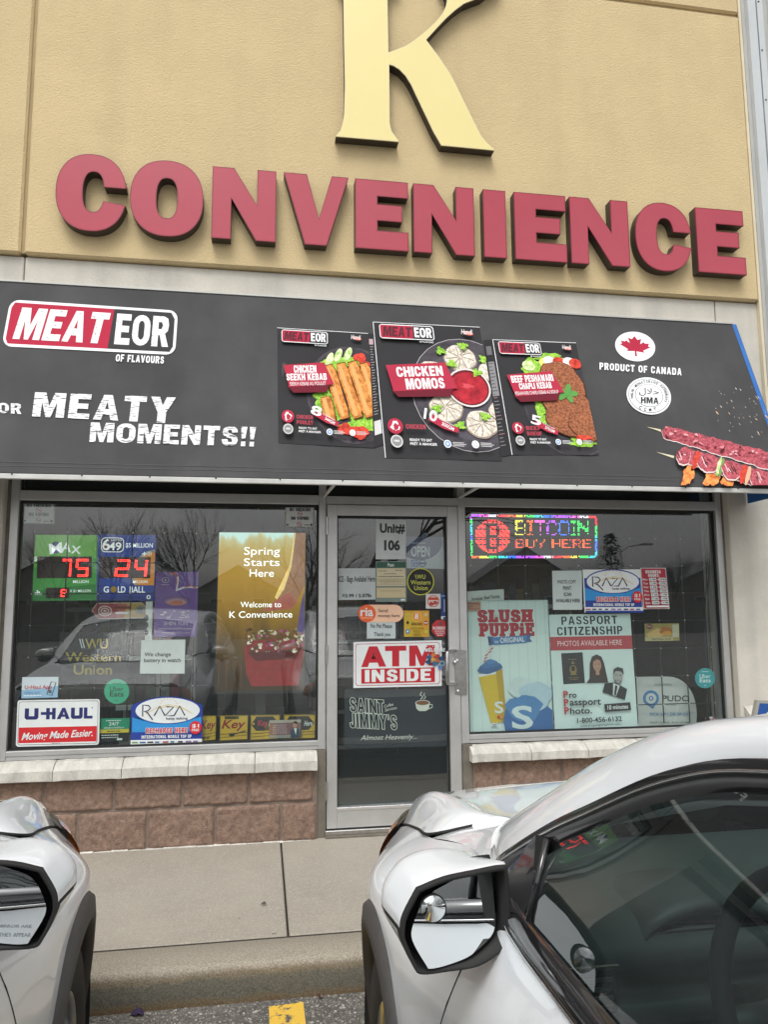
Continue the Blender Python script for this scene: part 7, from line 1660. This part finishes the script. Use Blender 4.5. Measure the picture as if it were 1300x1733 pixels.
def house(x, y, w, d, h, rh, wallc, label, rz=0):
    t = tag(empty('house', (x, y, ZA), rz), label, 'house', 'houses across the street'); wm = mat('house_wall_%s' % wallc, wallc, rough=.9, nscale=1.5, namt=.2)
    m = MB(); m.box((-w/2, -d/2, 0), (w/2, d/2, h), wm); m.add([(-w/2, d/2, h), (w/2, d/2, h), (0, d/2, h+rh), (-w/2, -d/2, h), (w/2, -d/2, h), (0, -d/2, h+rh)], [(0, 1, 2), (5, 4, 3)], wm); m.build('wall', t)
    m = MB(); rf = mat('dark_shingles', (.17, .165, .16), rough=.9, nscale=6, namt=.3)
    for s in (-1, 1): m.hexa([(s*(w/2+.4), d/2+.3, h-.3), (0, d/2+.3, h+rh+.1), (0, -d/2-.3, h+rh+.1), (s*(w/2+.4), -d/2-.3, h-.3)]+[(s*(w/2+.4), d/2+.3, h-.5), (0, d/2+.3, h+rh-.1), (0, -d/2-.3, h+rh-.1), (s*(w/2+.4), -d/2-.3, h-.5)], rf)
    m.build('roof', t)
    for k, (wx, wz) in enumerate(((-w*.25, 1.0), (w*.25, 1.0), (-w*.2, 3.6), (w*.2, 3.6))):
        if wz+1.4 < h+.3:
            m = MB(); m.box((wx-.75, d/2, wz), (wx+.75, d/2+.06, wz+1.4), mat('white_trim', (.7, .7, .68), rough=.6)); f = m.build('window', t); m = MB(); m.box((wx-.62, d/2+.061, wz+.1), (wx+.62, d/2+.08, wz+1.3), mat('dark_window', (.03, .035, .04), rough=.1)); m.build('window_glass', f)
    return t
house(mx(872, 78), -78, 11, 9, 4.3, 3.4, '#a89886', 'brown gabled house facing the right window', R(4))
house(mx(405, 84), -84, 9, 9, 3.4, 2.6, '#b4aea2', 'pale gabled house facing the lit screen'); house(mx(275, 96), -96, 10, 9, 3.4, 2.4, '#c0b8a8', 'cream house left of the pale gabled one'); house(mx(1190, 90), -90, 14, 9, 4.2, 3.0, '#988a82', 'dull brick house right of the conifer'); house(mx(110, 86), -86, 13, 9, 4.2, 3.0, '#aaa092', 'beige house at the left end of the street')
t = tag(empty('conifer_tree', (mx(1035, 58), -58, ZA)), 'dark green conifer between the houses across the street', 'tree'); m = MB(); m.tube([(0, 0, 0), (0, 0, 7.5)], [.16, .02], BARK, n=8); m.build('trunk', t); m = MB(); r = random.Random(5)
for i in range(900):
    z = r.uniform(.8, 7.8); R0 = 2.7*(1-z/8.3)**.65; a = r.uniform(0, 6.28); q = R0*r.uniform(.25, 1); c = Vector((q*math.cos(a), q*math.sin(a), z)); s = r.uniform(.18, .42); d = Vector((math.cos(a), math.sin(a), -.35)); o = d.cross(Vector((0, 0, 1))).normalized(); m.add([c-o*s*.4, c+d*s, c+o*s*.4, c+Vector((0, 0, .08))], [(0, 1, 2), (0, 2, 3)], CONIF)
m.build('crown', t)
t = tag(empty('street_lamp', (mx(1052, 40), -40, ZA)), 'tall grey street lamp with one arm across the lane', 'street lamp'); m = MB(); m.tube([(0, 0, 0), (0, 0, 4.9)], [.09, .055], GPANEL, n=10); m.tube([(0, 0, 4.85), (.5, 0, 5.2), (1.5, 0, 5.4)], .035, GPANEL, n=8); m.build('pole', t); m = MB(); m.cbox((1.4, -.15, 5.32), (2.2, .15, 5.46), GPANEL, .04); m.build('lamp_head', t)
t = tag(empty('board_fence', (0, -33, ZA)), 'grey board fence along the far side of the lane', 'fence'); m = MB(); fm = mat('fence_boards', (.26, .23, .19), rough=.9, nscale=3, namt=.3)
for k in range(300): m.box((-36+.24*k, -.02, 0), (-36+.24*k+.225, .02, 1.75+.04*math.sin(k*1.7)), fm)
m.build('boards', t)
gm = MB(); gm.add([(-60, -33.2, ZA+.01), (60, -33.2, ZA+.01), (60, -100, ZA+.01), (-60, -100, ZA+.01)], [(0, 1, 2, 3)], mat('dull_lawn', (.07, .08, .04), rough=.95, nscale=1.2, namt=.4)); tag(gm.build('lawn'), kind='structure')
# ---- small litter on the paving and by the kerb
def scrap(name, px, py, z, n, sz, col, label, cat, th=.004):
    m = MB(); c = gz(px, py, z); r = random.Random(int(px)); pts = []
    for i in range(n): a = 2*math.pi*i/n; k = sz*r.uniform(.6, 1.1); pts.append(c+Vector((k*math.cos(a), k*.6*math.sin(a), r.uniform(.001, th))))
    m.add(pts+[c+Vector((0, 0, th*1.6))], [(i, (i+1) % n, n) for i in range(n)], ink(col)); tag(m.build(name), label, cat)
scrap('dead_leaf', 447, 1532, -.041, 7, .016, '#3a3128', 'curled dark leaf alone on the middle slab', 'leaf', .012)
scrap('dead_leaf', 404, 1554, -.041, 6, .006, '#4a4438', 'tiny dark leaf crumb left of the curled leaf', 'leaf')
scrap('gum_spot', 463, 1578, -.0425, 9, .013, '#b8b0a2', 'flattened pale gum by the slab joint', 'gum', .001)
for gx, gy in ((250, 1460), (300, 1500), (342, 1478), (520, 1460), (560, 1520), (215, 1560), (385, 1590), (330, 1555), (575, 1445)):
    m = MB(); c = gz(gx, gy, -.0375-.014*(gy-1420)/180); m.add([c+Vector((rnd.uniform(.006, .011)*math.cos(q*.7), rnd.uniform(.006, .011)*math.sin(q*.7), .001)) for q in range(9)], [tuple(range(9))], ink('#6e675b')); tag(m.build('gum_spot'), 'small dark trodden gum spot on the pavement slabs', 'gum', 'gum spots on the pavement')
scrap('plastic_scrap', 232, 1718, ZA+.002, 9, .035, '#3c3050', 'crumpled purple plastic scrap in the gutter', 'litter', .02)
scrap('dead_leaf', 543, 1689, ZA+.004, 7, .015, '#4a2c1e', 'reddish brown leaf against the kerb', 'leaf', .012)
# loose stones of the worn asphalt, uncountable
m = MB(); r = random.Random(21); GR = [mat('gravel_%d' % k, c, rough=.9) for k, c in enumerate(((.36, .34, .30), (.20, .19, .17), (.10, .095, .085), (.42, .40, .36)))]
for i in range(3200):
    x = r.uniform(-1.3, .25); y = -1.66-abs(r.gauss(0, .16)) if i % 2 else r.uniform(-3.2, -1.66); s = abs(r.gauss(.002, .002))+.001; c = Vector((x, y, ZA+s*.3)); a = r.uniform(0, 6.28); k = r.uniform(.5, 1)
    p = [c+Vector((s*math.cos(a+q*1.57)*(k if q % 2 else 1), s*math.sin(a+q*1.57)*(k if q % 2 else 1), 0)) for q in range(4)]; b = [v+Vector((0, 0, -s*.6)) for v in p]; m.add(p+b+[c+Vector((0, 0, s*.5))], [(0, 1, 8), (1, 2, 8), (2, 3, 8), (3, 0, 8), (0, 4, 5, 1), (1, 5, 6, 2), (2, 6, 7, 3), (3, 7, 4, 0)], GR[r.randrange(4)])
tag(m.build('loose_grit'), 'loose grey grit on the worn asphalt by the kerb', 'grit', kind='stuff')
